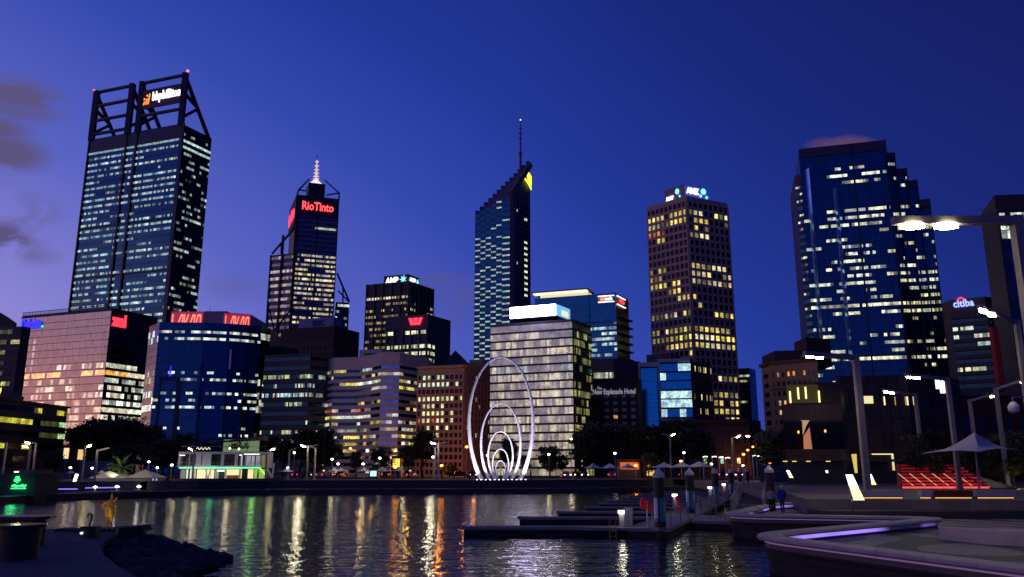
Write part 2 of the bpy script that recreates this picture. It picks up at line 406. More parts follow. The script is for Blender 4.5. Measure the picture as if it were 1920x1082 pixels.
for ua, ub, sgn in ((.0, .42, False), (.53, 1.0, True)):
    mb = MB()
    for u in (ua, ub):
        p = l + d * min(max(u, .02), .985); p2 = p + wv * dep * .93
        mb.bar((p.x, p.y, z - 1), (p.x, p.y, zt), 3.0, 3.0)
        q0 = Vector((p.x, p.y, zt - 2)); q1 = Vector((p2.x, p2.y, z)); mb.bar(q0, q1, 1.7)
        m1 = q0.lerp(q1, .5); mb.bar((p.x, p.y, m1.z + 5), m1, 1.6); mb.bar((p.x, p.y, z + 4), m1 + (q1 - q0) * .03, 1.6)
    a0 = l + d * max(ua, .02); a1 = l + d * min(ub, .985)
    for k in ((.97, .68, .38, .10) if not sgn else (.97, .30)):
        h = z + (zt - z) * k; mb.bar((a0.x, a0.y, h), (a1.x, a1.y, h), 1.5)
    mb.build('steel_crown', CHAR, b)
sp = MB(); A = l + d * .56; B = l + d * .97; sp.slab(A, B, .1, .8, z + (zt - z) * .42, z + (zt - z) * .80); spn = sp.build('sign_panel', DARK, b)
put_text('sign_lettering', 'bhpbilliton', A, B, .26, .985, z + (zt - z) * .50, z + (zt - z) * .73, .85, WHT_E, b, bold=.03)
sw = [[(.0 + x, .0), (.10 + x, 0), (.22 + x, h), (.10 + x, h)] for x, h in ((.0, .3), (.28, .55), (.56, 1.0))] + [circ(.12, .55, .1, 8), circ(.42, .85, .09, 8)]
shape2d('sign_emblem', sw, A, B, .03, .24, z + (zt - z) * .50, z + (zt - z) * .71, .85, ORG_E, b)
for px, py in ((177, 170), (352, 133)):
    q = P(px, py, 450 if px > 300 else l.y); mb = MB(); mb.lathe(q, [(.2, -.7), (.9, 0), (.2, .7)], 8); mb.build('beacon_light', BEAC, b)

# ---------------------------------------------------------------- 2 rose glass block
c, l, r, bk, z = box_plan((210, 577), 330, 42, 296, 21, 66)
b = roots('office_block', 'broad office block of rose pink glass with a blue lettered sign at its top left', c)
wallbox(b, [l, c, r, bk], UP, z, DARK)
nf = 22; M = litmap(21, nf, 40, lambda t: .0, 6)
rg = random.Random(5)
for f in range(nf):
    if f in (14, 12, 11, 10, 9, 8, 7, 6, 5): 
        M[f] = litmap(200 + f, 1, 40, {14: .5, 12: .3, 11: .45, 10: .5, 9: .55, 8: .6}.get(f, .5), 3, [(1, .82, .55), (1, .9, .7)], .75)[0]
    if f == 13: M[f] = [(1.2, .62, .16) if (i < 22 or 29 < i) and i % 7 else (.02, .0, .02) for i in range(40)]
    if 15 <= f <= 18: M[f] = [(.35, .33, .4) if i in (2, 3, 4, 7) else (0, 0, 0) for i in range(40)]
facade(b, l, c, UP, z - 1.2, nf, 40, PINKG, M, .93, .04, off=.12)
M2 = litmap(22, nf, 14, 0, 3)
for f in (14, 12, 11, 10, 9, 8, 7): M2[f] = litmap(300 + f, 1, 14, .95, 6, WHT, 1.25, .3)[0]
M2[13] = [(1.1, .5, .08) if i < 6 and i != 3 else (1.0, .85, .55) for i in range(14)]
facade(b, c, r, UP, z - 1.2, nf, 14, BLACKG, M2, .62, .2, off=.12, floors=range(0, 20))
mb = MB(); mb.slab(l, c, .0, .5, z - 1.2, z - .8)
for i in range(56):
    p = l + (c - l) * (i + .5) / 56; mb.bar((p.x, p.y, z - .8), (p.x, p.y, z + 1.2), .16)
mb.slab(l, c, -.1, .15, z + 1.2, z + 1.4); mb.build('parapet', GREYC, b)
put_text('sign_lettering', 'Deloitte', l, c, .02, .245, z - 6.2, z - 1.6, .3, BLU_E, b, bold=.02)
shape2d('sign_dot', [circ(.5, .5, .5, 10)], l, c, .25, .27, z - 6.0, z - 5.0, .3, GRN_E, b)
# slanted red sign on the corner, read edge-on
mb = MB(); q = r - c; q = q.normalized(); 
put_text('corner_sign', 'zml', c, r, .01, .30, z - 7.5, z - 2.2, .4, RED_E, b, bold=.05, slope=0)

# ---------------------------------------------------------------- 3 blue faceted block with two red signs
s0 = P(281, 612, 305); z = s0.z; pts = [s0]
for ang, px in ((-50, 300), (4, 384), (14, 432), (27, 462), (42, 490), (62, 507)): pts.append(walk(pts[-1], ang, px, z))
b = roots('office_block', 'deep blue faceted glass block with two red neon signs along its curved crown', pts[2])
back = [pts[-1] + Vector((-6, 45, 0)), pts[0] + Vector((4, 45, 0))]
wallbox(b, pts + back, UP, z, NAVY)
nf = 22; rg = random.Random(31)
for k, (p, q) in enumerate(zip(pts, pts[1:])):
    nb = max(4, int((q - p).length / 1.1))
    M = litmap(32 + k, nf, nb, 0, 3)
    for f, pr in ((20, .85), (19, .7), (14, .3), (13, .62), (11, .6), (10, .5), (9, .7), (6, .16), (5, .3)): M[f] = litmap(400 + f * 9 + k, 1, nb, pr, 2, [(.75, .95, .9), (.9, .95, .7)], .95, .6)[0]
    facade(b, p, q, UP, z, nf, nb, LILG if k == 0 else (BLUE3 if k < 5 else BLACKG), M, .94, .03, off=.1, budget=60)
# recessed dark slots between the bays and one pale pipe
mb = MB()
for k in (2, 3, 4):
    p = pts[k]; q = pts[k + 1]; mb.slab(p, p + (q - p) * .10, .15, .6, UP, z * .74)
p, q = pts[1], pts[2]; mb.slab(p + (q - p) * .12, p + (q - p) * .16, .15, .5, UP, z * .62); mb.slab(p + (q - p) * .12, p + (q - p) * .56, .15, .5, z * .62, z * .645); mb.slab(p + (q - p) * .5, p + (q - p) * .6, .15, .5, UP, z * .62)
mb.build('vertical_fin', NAVY, b)
mb = MB(); p = pts[3].lerp(pts[4], .25) + Vector((-.2, -1, 0)); mb.bar((p.x, p.y, 40), (p.x, p.y, z * .83), .55); mb.build('pale_pipe', WHITEM, b)
shape2d('blue_sign', [[(0, 0), (1, 0), (1, .2), (0, .2)], [(0, .3), (1, .35), (.8, .6), (.2, .6)], [(.1, .68), (.9, .7), (.7, .85), (.3, .85)], [(.2, .9), (.8, .9), (.8, 1), (.2, 1)]], pts[1], pts[2], .325, .375, P(328, 708, 300).z, P(328, 690, 300).z, .6, BLU_E, b)
cz0 = z + .2; cz1 = P(380, 577, 305).z
# crown set back from the edge
e0 = walk(P(322, 600, 312), 0, 322, cz1); cr_ = [e0]
for ang, px in ((4, 382), (12, 426), (26, 470)): cr_.append(walk(cr_[-1], ang, px, cz1))
mb = MB(); mb.prism([p[:2] for p in cr_] + [(cr_[-1].x, cr_[-1].y + 22), (cr_[0].x, cr_[0].y + 22)], z - 1, cz1)
crown = mb.build('crown', mat('crown_panel', (.30, .24, .27), .7), b)
z1_ = cz1; z0_ = cz1 - (cz1 - z) * .80
LAV = {'L': [[(0, 0), (.72, 0), (.72, .16), (.18, .16), (.18, 1), (0, 1)]], 'A': [[(0, 0), (.18, 0), (.70, 1), (.54, 1)], [(.60, 1), (.60, .84), (1.0, .84), (1.0, 1)], [(.84, 0), (1, 0), (1, .84), (.84, .84)]],
       'V': [[(0, 1), (.16, 1), (.16, .16), (0, .16)], [(.22, 0), (.40, 0), (.95, 1), (.78, 1)], [(0, 0), (.22, 0), (.22, .16), (0, .16)]],
       'N': [[(0, 0), (.16, 0), (.42, .84), (.26, .84)], [(.26, 1), (.26, .84), (1, .84), (1, 1)], [(.84, 0), (1, 0), (1, .84), (.84, .84)]]}
def lavan(A, B):
    sgp = MB(); sgp.slab(Vector(A), Vector(B), .05, .35, z0_ - .5, z1_ - .3); s_ = sgp.build('sign_panel', glow('red_sign_glow', (.9, .02, .04), .30), b)
    for i, ch in enumerate('LAVAN'):
        shape2d('sign_letter', LAV[ch], A, B, .05 + i * .185, .05 + i * .185 + .155, z0_ + .6, z1_ - 1.3, .5, REDC, b)
lavan(cr_[0], cr_[1]); lavan(cr_[2].lerp(cr_[3], -.12), cr_[3])
mb = MB(); p = cr_[1].lerp(cr_[2], .2) + Vector((0, 4, 0)); mb.box((p.x - 3, p.y, cz1), (p.x + 6, p.y + 6, cz1 + 1)); mb.bar((p.x - 1, p.y, cz1), (p.x - 1, p.y, cz1 + 3), .12); mb.build('rooftop_plant', DARK, b)

# ---------------------------------------------------------------- 4 dark banded block
c, l, r, bk, z = box_plan((583, 663), 300, 497, 615, 14, 50)
b = roots('office_block', 'low dark grey block with pale green ribbon windows right of the blue faceted block', c)
wallbox(b, [l, c, r, bk], UP, z, GREYD)
nf = 13; M = litmap(41, nf, 30, 0, 6)
for f, pr, cs in ((10, .85, GRN), (9, .35, COOL), (8, .7, COOL), (7, .65, GRN), (5, .3, COOL), (4, .85, GRN), (3, .8, YEL)): M[f] = litmap(420 + f, 1, 30, pr, 6, cs, .8)[0]
facade(b, l, c, UP, z, nf, 30, TEALG, M, .42, .3, off=.08); 
M = litmap(42, nf, 10, 0, 3)
for f in (10, 9, 8, 7, 4): M[f] = litmap(430 + f, 1, 10, .5, 3, COOL, .5)[0]
facade(b, c, r, UP, z, nf, 10, TEALG, M, .42, .3, off=.08)
grid(b, l, c, UP, z, nf, 5, GREYD, .46, .28, .97, .5, ver=False)
c2, l2, r2, bk2, z2 = box_plan((545, 610), 330, 500, 560, 14, 60)
c2, l2, r2, bk2, z2 = box_plan((528, 655), 318, 505, 560, 10, 60)
mb = MB(); mb.prism([p[:2] for p in (l2, c2, r2, bk2)], z - .5, z2 + 1.2); mb.build('rooftop_plant', DARK, b)

# ---------------------------------------------------------------- 5 tower with mast
Y5 = 560
c, l, r, bk, z = box_plan((558, 368), Y5, 545, 636, 68, 20)
b = roots('office_tower', 'slim dark tower with a red lettered crown and a floodlit white mast', c)
wallbox(b, [l, c, r, bk], UP, z, mat('dusk_rib', (.17, .14, .19), .6))
nf = 56; M = litmap(51, nf, 24, 0, 8); rg = random.Random(8)
for f in range(nf):
    if 44 <= f: M[f] = [(0, 0, 0)] * 24
    else: M[f] = litmap(500 + f, 1, 24, .9 if f > 28 else .6, 12, [(1, .9, .55), (.9, .9, .75), (1, .82, .4)], .75)[0]
M[49] = [(0, 0, 0)] * 11 + [(.5, .6, .4)] * 12 + [(0, 0, 0)]; M[53] = [(1, .9, .7) if i % 6 else (0, 0, 0) for i in range(24)]
facade(b, c, r, UP, z, nf, 24, glass('dusk_violet_glass', (.06, .07, .13), .12, 2), M, .45, .3, off=.1, floors=range(18, nf - 2))
grid(b, c, r, UP, z, nf, 2, DARK, .48, .28, .95, .5, hor=False)
# crown
top = P(558, 362, Y5).z; mb = MB()
mb.slab(c, r, .1, .9, z - 14, z + 1); mb.slab(l, c, .1, .9, z - 20, z + 1); mb.build('crown', mat('crown_dark', (.02, .015, .04), .6), b)
put_text('sign_lettering', 'RioTinto', c, r, .12, .87, z - 9.8, z - 3.4, 1.0, mat('red_letter', (.3, .3, .3), emit=(1, .06, .05), es=2.4), b, bold=.02)
put_text('sign_lettering', 'RioTinto', l, c, .1, .9, z - 14.5, z - 5, 1.0, RED_E, b, bold=.04)
def toP(px, py, Y): return P(px, py, Y)
mid = (l + r) / 2; mid.z = z
cl_, ll_, rl_, bl_, zc = box_plan((579, 342), Y5 + 14, 574, 610, 68, 20)
mb = MB(); mb.prism([p[:2] for p in (ll_, cl_, rl_, bl_)], z - 1, zc); mb.build('core', DARK, b)
mb = MB(); cc = (cl_ + rl_ + ll_ + bl_) / 4
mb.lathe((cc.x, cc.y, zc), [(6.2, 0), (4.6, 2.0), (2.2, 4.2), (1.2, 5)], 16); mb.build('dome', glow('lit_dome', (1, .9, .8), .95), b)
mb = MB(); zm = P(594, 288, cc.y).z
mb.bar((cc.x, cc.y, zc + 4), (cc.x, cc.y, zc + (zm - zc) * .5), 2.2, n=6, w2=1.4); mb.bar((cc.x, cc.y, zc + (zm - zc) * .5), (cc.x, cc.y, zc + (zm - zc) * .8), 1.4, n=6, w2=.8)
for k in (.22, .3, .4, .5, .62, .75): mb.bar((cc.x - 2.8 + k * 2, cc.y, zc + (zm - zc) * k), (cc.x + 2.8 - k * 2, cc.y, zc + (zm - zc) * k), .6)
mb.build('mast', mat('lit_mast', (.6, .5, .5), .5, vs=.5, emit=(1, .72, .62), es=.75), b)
mb = MB(); mb.bar((cc.x, cc.y, zc + (zm - zc) * .8), (cc.x, cc.y, zm), .6, n=5, w2=.2); mb.build('mast_tip', DARK, b)
mb = MB(); tl = P(560, 356, Y5 - 1); tr = P(636, 362, r.y - 1)
for p, q in ((tl, P(580, 336, Y5 + 14)), (tr, P(609, 338, Y5 + 14)), (tl, P(574, 358, Y5 + 10)), (tr, P(612, 366, Y5 + 5)), (Vector((c.x, c.y - 1, z)), tl), (Vector((r.x, r.y - 1, z)), tr)): mb.bar(p, q, .9)
mb.build('roof_strut', DARK, b)
# lower wings
w0 = P(508, 479, Y5 + 8); zw = w0.z; w1 = walk(w0, -20, 556, zw)
mb = MB(); mb.prism([w0[:2], w1[:2], (w1.x + 8, w1.y + 30), (w0.x + 12, w0.y + 34)], UP, zw); mb.build('wing', mat('pink_lit_cladding', (.24, .19, .21), .55), b)  # pink light of the western sky painted into the wing colour
nfw = 30; M = litmap(52, nfw, 12, .75, 8, [(1, .85, .65), (.85, .8, .8)], .5)
facade(b, w0, w1, UP, zw, nfw, 12, PALEG, M, .4, .3, off=.1, floors=range(10, nfw))
mb = MB(); mb.slab(w0, w0 + (w1 - w0) * .04, .1, 1.0, UP, zw); mb.slab(w0 + (w1 - w0) * .42, w0 + (w1 - w0) * .50, .1, 1, UP, zw + 14); mb.slab(w0 + (w1 - w0) * .9, w1, .1, 1, UP, z - 14)
p0 = P(510, 476, Y5 + 4); p1 = P(553, 427, Y5 - 3); mb.bar(p0, p1, 1.1); mb.bar(p0.lerp(p1, .42), P(527, 476, Y5 + 3), .9); mb.bar(P(505, 580, Y5 - 2), P(514, 620, Y5 - 2), .9); mb.bar(P(545, 581, Y5 - 4), P(514, 620, Y5 - 2), .9)
mb.build('brace', CHAR, b)
mb = MB(); q = P(511, 620, 480); mb.bar((q.x, q.y, UP), (q.x, q.y, q.z), 2.8, n=12); mb.build('round_column', mat('pale_column', (.42, .38, .42), .6), b)
v1 = P(655, 568, Y5 + 22); zv = v1.z; v0 = walk(v1, 200, 630, zv)
mb = MB(); mb.prism([v0[:2], v1[:2], (v1.x - 6, v1.y + 25), (v0.x - 6, v0.y + 25)], UP, zv); mb.build('wing', GREYD, b)
M = litmap(53, 26, 8, .5, 3, COOL, .7); facade(b, v0, v1, UP, zv, 26, 8, NAVYG, M, .4, .3, off=.1, floors=range(10, 26))
mb = MB(); mb.bar(P(632, 512, Y5 + 12), P(655, 566, Y5 + 20), 1.0); mb.bar(P(643, 538, Y5 + 16), P(643, 567, Y5 + 16), .9); mb.bar(P(634, 545, Y5 + 14), P(655, 567, Y5 + 19), .8); mb.build('brace', CHAR, b)

# ---------------------------------------------------------------- 6 maroon block with lilac parapet
c, l, r, bk, z = box_plan((627, 611), 420, 527, 674, 20, 66)
b = roots('office_block', 'dark maroon block with a pale lilac roof parapet in front of the mast tower', c)
wallbox(b, [l, c, r, bk], UP, z, MAROON)
nf = 17; M = litmap(61, nf, 13, 0, 2)
for f, row in ((13, '....oo.ooo..w'), (12, '..w.www...w..'), (11, '.......www.ww')):
    M[f] = [(1, .55, .12) if ch == 'o' else ((1, .95, .65) if ch == 'w' else (.0, .0, .0)) for ch in row]
facade(b, l, c, UP, z - 7, nf, 13, SQG, M, .5, .25, .6, off=.08, kind='win', floors=range(7, nf))
mb = MB()
for i in range(16): p = c + (r - c) * (i + .5) / 16; mb.bar((p.x, p.y - .2, UP), (p.x, p.y - .2, z - 12), .7)
mb.build('facade_frame', DARK, b)
c3, l3, r3, bk3, z3 = box_plan((626, 594), 424, 560, 642, 20, 66)
mb = MB(); mb.prism([p[:2] for p in (l3, c3, r3, bk3)], z - .5, z3); mb.build('parapet', mat('lilac_panel', (.16, .16, .30), .7), b)
put_text('sign_lettering', 'BGC', l3, c3, .42, .72, z + 1.2, z3 - 1.2, .2, mat('dim_blue_letter', (.01, .02, .18), .6), b, bold=.03)

# ---------------------------------------------------------------- 7 black tower, cyan star sign
c, l, r, bk, z = box_plan((768, 527), 470, 688, 812, 20, 62)
b = roots('office_tower', 'black tower with ribbed facade and a white lettered sign with a cyan star', c)
wallbox(b, [l, c, r, bk], UP, z, DARK)
nf = 30; M = litmap(71, nf, 30, lambda t: .0 if t > .93 else .7, 8, [(.85, .62, .2), (.6, .45, .15), (.7, .55, .3)], .55, .7)
M[27] = litmap(710, 1, 30, .9, 9, [(1, .9, .6)], .7)[0]
facade(b, l, c, UP, z, nf, 30, BLACKG, M, .4, .3, off=.08, floors=range(8, nf - 2))
M = litmap(72, nf, 12, lambda t: .0 if t > .93 else .3, 3, [(.8, .8, .6)], .5, .7)
facade(b, c, r, UP, z, nf, 12, BLACKG, M, .4, .3, off=.08, floors=range(8, nf - 2))
grid(b, l, c, UP, z, nf, 5, mat('bronze_pier', (.10, .07, .065), .6), hor=False, wf=.93, out=1.0)
grid(b, c, r, UP, z, nf, 6, mat('bronze_pier', (.10, .07, .065), .6), hor=False, wf=.93, out=1.0)
c3, l3, r3, bk3, z3 = box_plan((765, 514), 474, 720, 786, 20, 62)
mb = MB(); mb.prism([p[:2] for p in (l3, c3, r3, bk3)], z - 1, z3 ); mb.build('crown', DARK, b)
def star(n=7, ri=.35): return [(.5 + (.5 if i % 2 == 0 else .5 * ri) * math.cos(math.pi * i / n + .4), .5 + (.5 if i % 2 == 0 else .5 * ri) * math.sin(math.pi * i / n + .4)) for i in range(2 * n)]
put_text('sign_lettering', 'AMP', l3, c3, .08, .62, z + .0, z3 - 1.2, .3, WHT_E, b, bold=.03, shear=.1)
shape2d('sign_star', [star()], l3, c3, .66, .98, z - .6, z3 - .2, .3, CYN_E, b)
put_text('sign_lettering', 'AMP', c3, r3, .08, .62, z - .3, z3 - 1.6, .3, WHT_E, b, bold=.03)
shape2d('sign_star', [star()], c3, r3, .68, .95, z - .8, z3 - 1.2, .3, CYN_E, b)

# ---------------------------------------------------------------- 8 red W tower
c, l, r, bk, z = box_plan((803, 589), 400, 726, 845, 20, 62)
b = roots('office_tower', 'grey ribbed tower with a red W emblem on its blank top storey', c)
wallbox(b, [l, c, r, bk], UP, z, GREYD)
nf = 22; M = litmap(81, nf, 24, lambda t: .2, 5, GRN, .6)
for f, pr in ((19, .95), (17, .95), (16, .9), (15, .35), (14, .5), (13, .4), (12, .5)): M[f] = litmap(810 + f, 1, 24, pr, 6, [(1, 1, .5), (.9, .95, .6)], 1.0)[0]
M[18] = [(0, 0, 0)] * 24
facade(b, l, c, UP, z, nf, 24, BLACKG, M, .5, .25, off=.08, floors=range(6, 20))
facade(b, c, l.lerp(c, 1) + (r - c) * .3, UP, z, nf, 5, BLACKG, [m[:5] for m in M], .5, .25, off=.08, floors=range(6, 18))
grid(b, l, c, UP, UP + (z - UP) * 20.2 / nf, 18, 5, GREYC, hor=False, wf=.88, out=1.2)
wz0 = P(780, 608, 400).z; wz1 = P(780, 595, 400).z
shape2d('sign_emblem', [[(0, 1), (.24, 1), (.38, 0), (.16, 0)], [(.36, 1), (.64, 1), (.60, 0), (.40, 0)], [(1, 1), (.76, 1), (.62, 0), (.84, 0)], [(.16, 0), (.84, 0), (.80, .16), (.2, .16)]], l, c, .545, .88, wz0, wz1, .6, RED_E, b)

# ---------------------------------------------------------------- 9 pale rounded block with penthouse
Y9 = 300; z = P(674, 672.5, Y9).z
def onz(px, py, z):
    d = ray(px, py); s = (z - EYE) / d.z; return Vector((d.x * s, d.y * s, z))
pts = [onz(*p, z) for p in ((606, 690), (612, 679), (627, 673.5), (674, 672.5), (699, 668), (716, 663.5), (750, 663.5), (803, 674))]
b = roots('office_block', 'pale lilac concrete block with rounded corners and long yellow ribbon windows', pts[3])
wallbox(b, pts + [pts[-1] + Vector((0, 40, 0)), pts[0] + Vector((0, 40, 0))], UP, z, LILAC)
nf = 16
for k, (p, q) in enumerate(zip(pts, pts[1:])):
    nb = max(2, int((q - p).length / 2.1)); M = litmap(90 + k, nf, nb, lambda t: .62, 4, YEL + WHT, .85)
    for f in (12, 11): 
        if k < 4: M[f] = [(0, 0, 0)] * nb
    if k >= 4: M[15] = [(0, 0, 0)] * nb; M[11] = [(0, 0, 0)] * nb
    if k < 4: M[9] = litmap(95 + k, 1, nb, .7, 3, [(1, .25, .05), (1, .6, .4)], .6)[0]
    facade(b, p, q, UP, z - 3.5, nf, nb, LILG if k in (1, 3, 5) else NAVYG, M, .46, .28, off=.06, budget=16)
grid_m = LILAC
for p, q in zip(pts, pts[1:]): grid(b, p, q, UP, z - 3.5, nf, 2, LILAC, .46, .28, .96, .4, ver=False)
mb = MB(); mb.prism([p[:2] for p in pts] + [(pts[-1].x, pts[-1].y + 40), (pts[0].x, pts[0].y + 40)], z, z + .6); mb.build('roof_slab', LILAC, b)
a0 = onz(674, 656, P(674, 656, 303).z); a1 = walk(a0, -3, 715, a0.z); a2 = walk(a1, 55, 740, a0.z)
mb = MB(); mb.prism([a0[:2], a1[:2], a2[:2], (a0.x, a0.y + 18)], z, a0.z); ph = mb.build('penthouse', LILAC, b)
mb = MB(); mb.slab(a0.lerp(a1, .22), a0.lerp(a1, .8), .02, .1, a0.z - 2.0, a0.z - 1.3); mb.build('louvre', DARK, b)

# ---------------------------------------------------------------- 10 brown stone block with black pyramid roof
c, l, r, bk, z = box_plan((871, 684), 250, 784, 924, 19, 60)
b = roots('stone_building', 'brown stone block with a black pyramid roof and orange light at its foot', c)
wallbox(b, [l, c, r, bk], UP, z, BROWN)
nf = 14; M = litmap(101, nf, 10, 0, 1); rg = random.Random(3)
for f, row in ((13, '.gg.gg..  '), (12, 'ggggggg.g.'), (10, 'wwwwwwww.w'), (9, '.www.w....'), (8, '.wwwww.w..'), (7, 'rwwrww.w..'), (6, '..w.w.w...'), (5, '...ww.....')):
    M[f] = [(.75, 1, .7) if ch == 'g' else ((1, .95, .5) if ch == 'w' else ((.8, .15, .05) if ch == 'r' else (0, 0, 0))) for ch in row]
facade(b, l, c, UP, z - 2.5, nf, 10, SQG, M, .56, .22, .66, off=.08, kind='win', floors=range(0, 14))
grid(b, l, c, UP, z - 2.5, nf, 10, BROWN, .6, .2, .7, .5)
M = litmap(102, nf, 9, .12, 1, [(.7, .8, .3)], .6)
facade(b, c, r, UP, z - 2.5, nf, 9, SQG, M, .56, .22, .5, off=.08, kind='win', floors=range(4, 14))
grid(b, c, r, UP, z - 2.5, nf, 9, BROWN, .6, .2, .6, .4)
mb = MB(); mb.slab(l, c, -.2, .8, z - .8, z); mb.slab(c, r, -.2, .8, z - .8, z); mb.build('cornice', BROWN, b)
ap = P(854, 657, 270); bs = [P(822, 686, 258), P(872, 686, 255), P(900, 686, 275), P(850, 686, 285)]
mb = MB()
for i in range(4):
    p, q = bs[i], bs[(i + 1) % 4]; mb.face([(p.x, p.y, z), (q.x, q.y, z), ap])
mb.face([(p.x, p.y, z) for p in bs][::-1])
mb.build('roof', mat('roof_slate', (.012, .012, .022), .7), b)
c3, l3, r3, bk3, z3 = box_plan((905, 674), 275, 880, 918, 15, 60)
mb = MB(); mb.prism([p[:2] for p in (l3, c3, r3, bk3)], z - .5, z3); mb.build('rooftop_plant', BROWN, b)

# ---------------------------------------------------------------- 11 wedge topped tower with mast
Y11 = 490
c = P(958, 358, Y11); zc = c.z; l = walk(c, 159, 891.5, zc); r = walk(c, 52, 994, zc)
zl = onz(893, 403, 1).z; zl = (lambda d: EYE + d.z * (l.y / d.y))(ray(892, 403)); zr = (lambda d: EYE + d.z * (r.y / d.y))(ray(993, 302))
bk = l + r - c
b = roots('office_tower', 'blue tower with a wedge shaped top, tall thin mast and yellow emblem', c)
mb = MB(); P4 = [l, c, r, bk]; Z4 = [zl, zc, zr, zl]
bt = [(p.x, p.y, UP) for p in P4]; tp = [(p.x, p.y, zz_) for p, zz_ in zip(P4, Z4)]
for i in range(4):
    j = (i + 1) % 4; mb.face([bt[i], bt[j], tp[j], tp[i]])
mb.face([tp[0], tp[1], tp[2]]); mb.face([tp[0], tp[2], tp[3]])
mb.build('wall', mat('violet_granite', (.07, .05, .085), .6), b)
nf = 46; zz1 = zc + 2; nb = 24
M = litmap(111, nf, nb, 0, 1); rg = random.Random(12)
for f in range(nf):
    for k in range(6):
        on = rg.random() < (.82 if 8 < f < 38 else .35) and not (f > 38 and rg.random() < .6)
        for i in range(4):
            if on: M[f][k * 4 + i] = tuple(v * rg.uniform(.35, .75) for v in (.75, .9, .75))
def um(zt): return 0 if zt < zl else (zt - zl) / (zc - zl)
fh = (zz1 - UP) / nf; a = Vector(l[:2]); d2 = Vector(c[:2]) - a; n2 = Vector((d2.y, -d2.x)).normalized() * .12
made = 0; rest = MB()
for f in range(nf - 1, 9, -1):
    for k in range(6):
        ob_ = (.08 if k % 2 else .55) if k < 5 else .3
        zb = UP + (f + ob_) * fh; zt = zb + .46 * fh; ua, ub = k * .148 + .01, k * .148 + .15
        if k == 5: ua, ub = .76, .985
        if ua < um(zt) + .01: continue
        m_ = MB(); p = a + d2 * ua + n2; q = a + d2 * ub + n2
        for i in range(4):
            s = p.lerp(q, i / 4); e = p.lerp(q, (i + 1) / 4)
            m_.face([(s.x, s.y, zb), (e.x, e.y, zb), (e.x, e.y, zt), (s.x, s.y, zt)], 0, [(i, 0), (i + 1, 0), (i + 1, 1), (i, 1)], M[f][k * 4 + i])
        if made < 70: m_.build('window', BLUEG, b); made += 1
        else:
            kk = len(rest.v); rest.v += m_.v; rest.f += [tuple(i + kk for i in ff) for ff in m_.f]; rest.m += m_.m; rest.uv += m_.uv; rest.lit += m_.lit
tag(rest.build('window', BLUEG, b), kind='stuff')
mb = MB()   # glass skin between the windows
p = a + n2 * .4; q = a + d2 * .99 + n2 * .4
mb.face([(p.x, p.y, UP), (q.x, q.y, UP), (q.x, q.y, zc - 1), (p.x, p.y, zl - .5)], 0, [(0, 0), (30, 0), (30, 40), (0, 40)]); mb.build('glass_skin', glass('deep_teal_glass', (.015, .06, .09), .12, 2), b)
mb = MB()
for k in range(13):   # stepped bays climbing to the apex
    t = (k + .5) / 13; p = l.lerp(r, t) + Vector((-.5, 1.5, 0)); zs = zl + (zr - zl) * (k + .5) / 13 + 1.2
    mb.box((p.x - .8, p.y - 2, zs - 30), (p.x + 1.6, p.y + 3, zs))
mb.build('stepped_bay', glass('deep_teal_glass', (.015, .06, .09), .12, 2), b)
mb = MB(); mb.slab(c, c + (r - c) * .22, .1, 1.2, UP, zc); mb.slab(l + (c - l) * .985, c, -.5, 1.1, UP, zc - 1); mb.build('corner_pier', mat('violet_pier', (.11, .08, .12), .6), b)
mb = MB(); tops = []
dd = (r - c).normalized(); nn = Vector((dd.y, -dd.x, 0))
A_ = c + nn * 1.0 + Vector((0, 0, 0)); B_ = r + nn * 1.0
mb.bar((c.x, c.y - 1, zc - 2), (r.x, r.y - 1, zr - 3), 3.0); mb.build('raking_frame', mat('violet_pier', (.11, .08, .12), .6), b)
M = litmap(112, nf, 6, lambda t: .0, 1)
for f in list(range(28, 38)) + [41, 24, 20]: M[f][4] = (.9, .95, .6)
for f in (8, 33, 42, 12): M[f][1] = (.7, .7, .6)
facade(b, c, r, UP, zz1, nf, 6, BLACKG, M, .4, .3, 1.0, off=.12, floors=range(10, nf - 2), budget=29)
zy0 = P(986, 356, r.y - 2).z; zy1 = P(986, 320, r.y - 2).z
shape2d('sign_emblem', [[(.0, .46), (.42, .40), (.42, .28), (.95, .0), (1, .12)], [(.38, 1), (1, .72), (1, .60), (.38, .86)], [(.38, .82), (1, .56), (1, .44), (.38, .68)], [(.38, .64), (1, .40), (1, .26), (.38, .50)], [(0, .52), (.95, .24), (.95, .12), (0, .40)]], c, r, .62, .99, zy0, zy1, 1.2, YEL_E, b)
mb = MB(); q = P(976, 312, r.y - 6); zt = P(976, 226, r.y - 6).z; zm = P(976, 288, r.y - 6).z
mb.bar((q.x, q.y, q.z - 6), (q.x, q.y, zm), 1.8, n=6); mb.bar((q.x, q.y, zm), (q.x, q.y, zt), 1.3, n=6, w2=.5)
for k in (0, .02, .45, .6, .75): mb.bar((q.x - 1.2, q.y, zm + (zt - zm) * k), (q.x + 1.2, q.y, zm + (zt - zm) * k), .5)
mb.build('mast', mat('red_brown_mast', (.09, .03, .04), .6), b)
mb = MB(); mb.lathe((q.x, q.y, zt), [(.1, 0), (.5, .4), (.1, .9)], 8); mb.build('beacon_light', glow('pink_beacon', (1, .7, .75), 3), b)

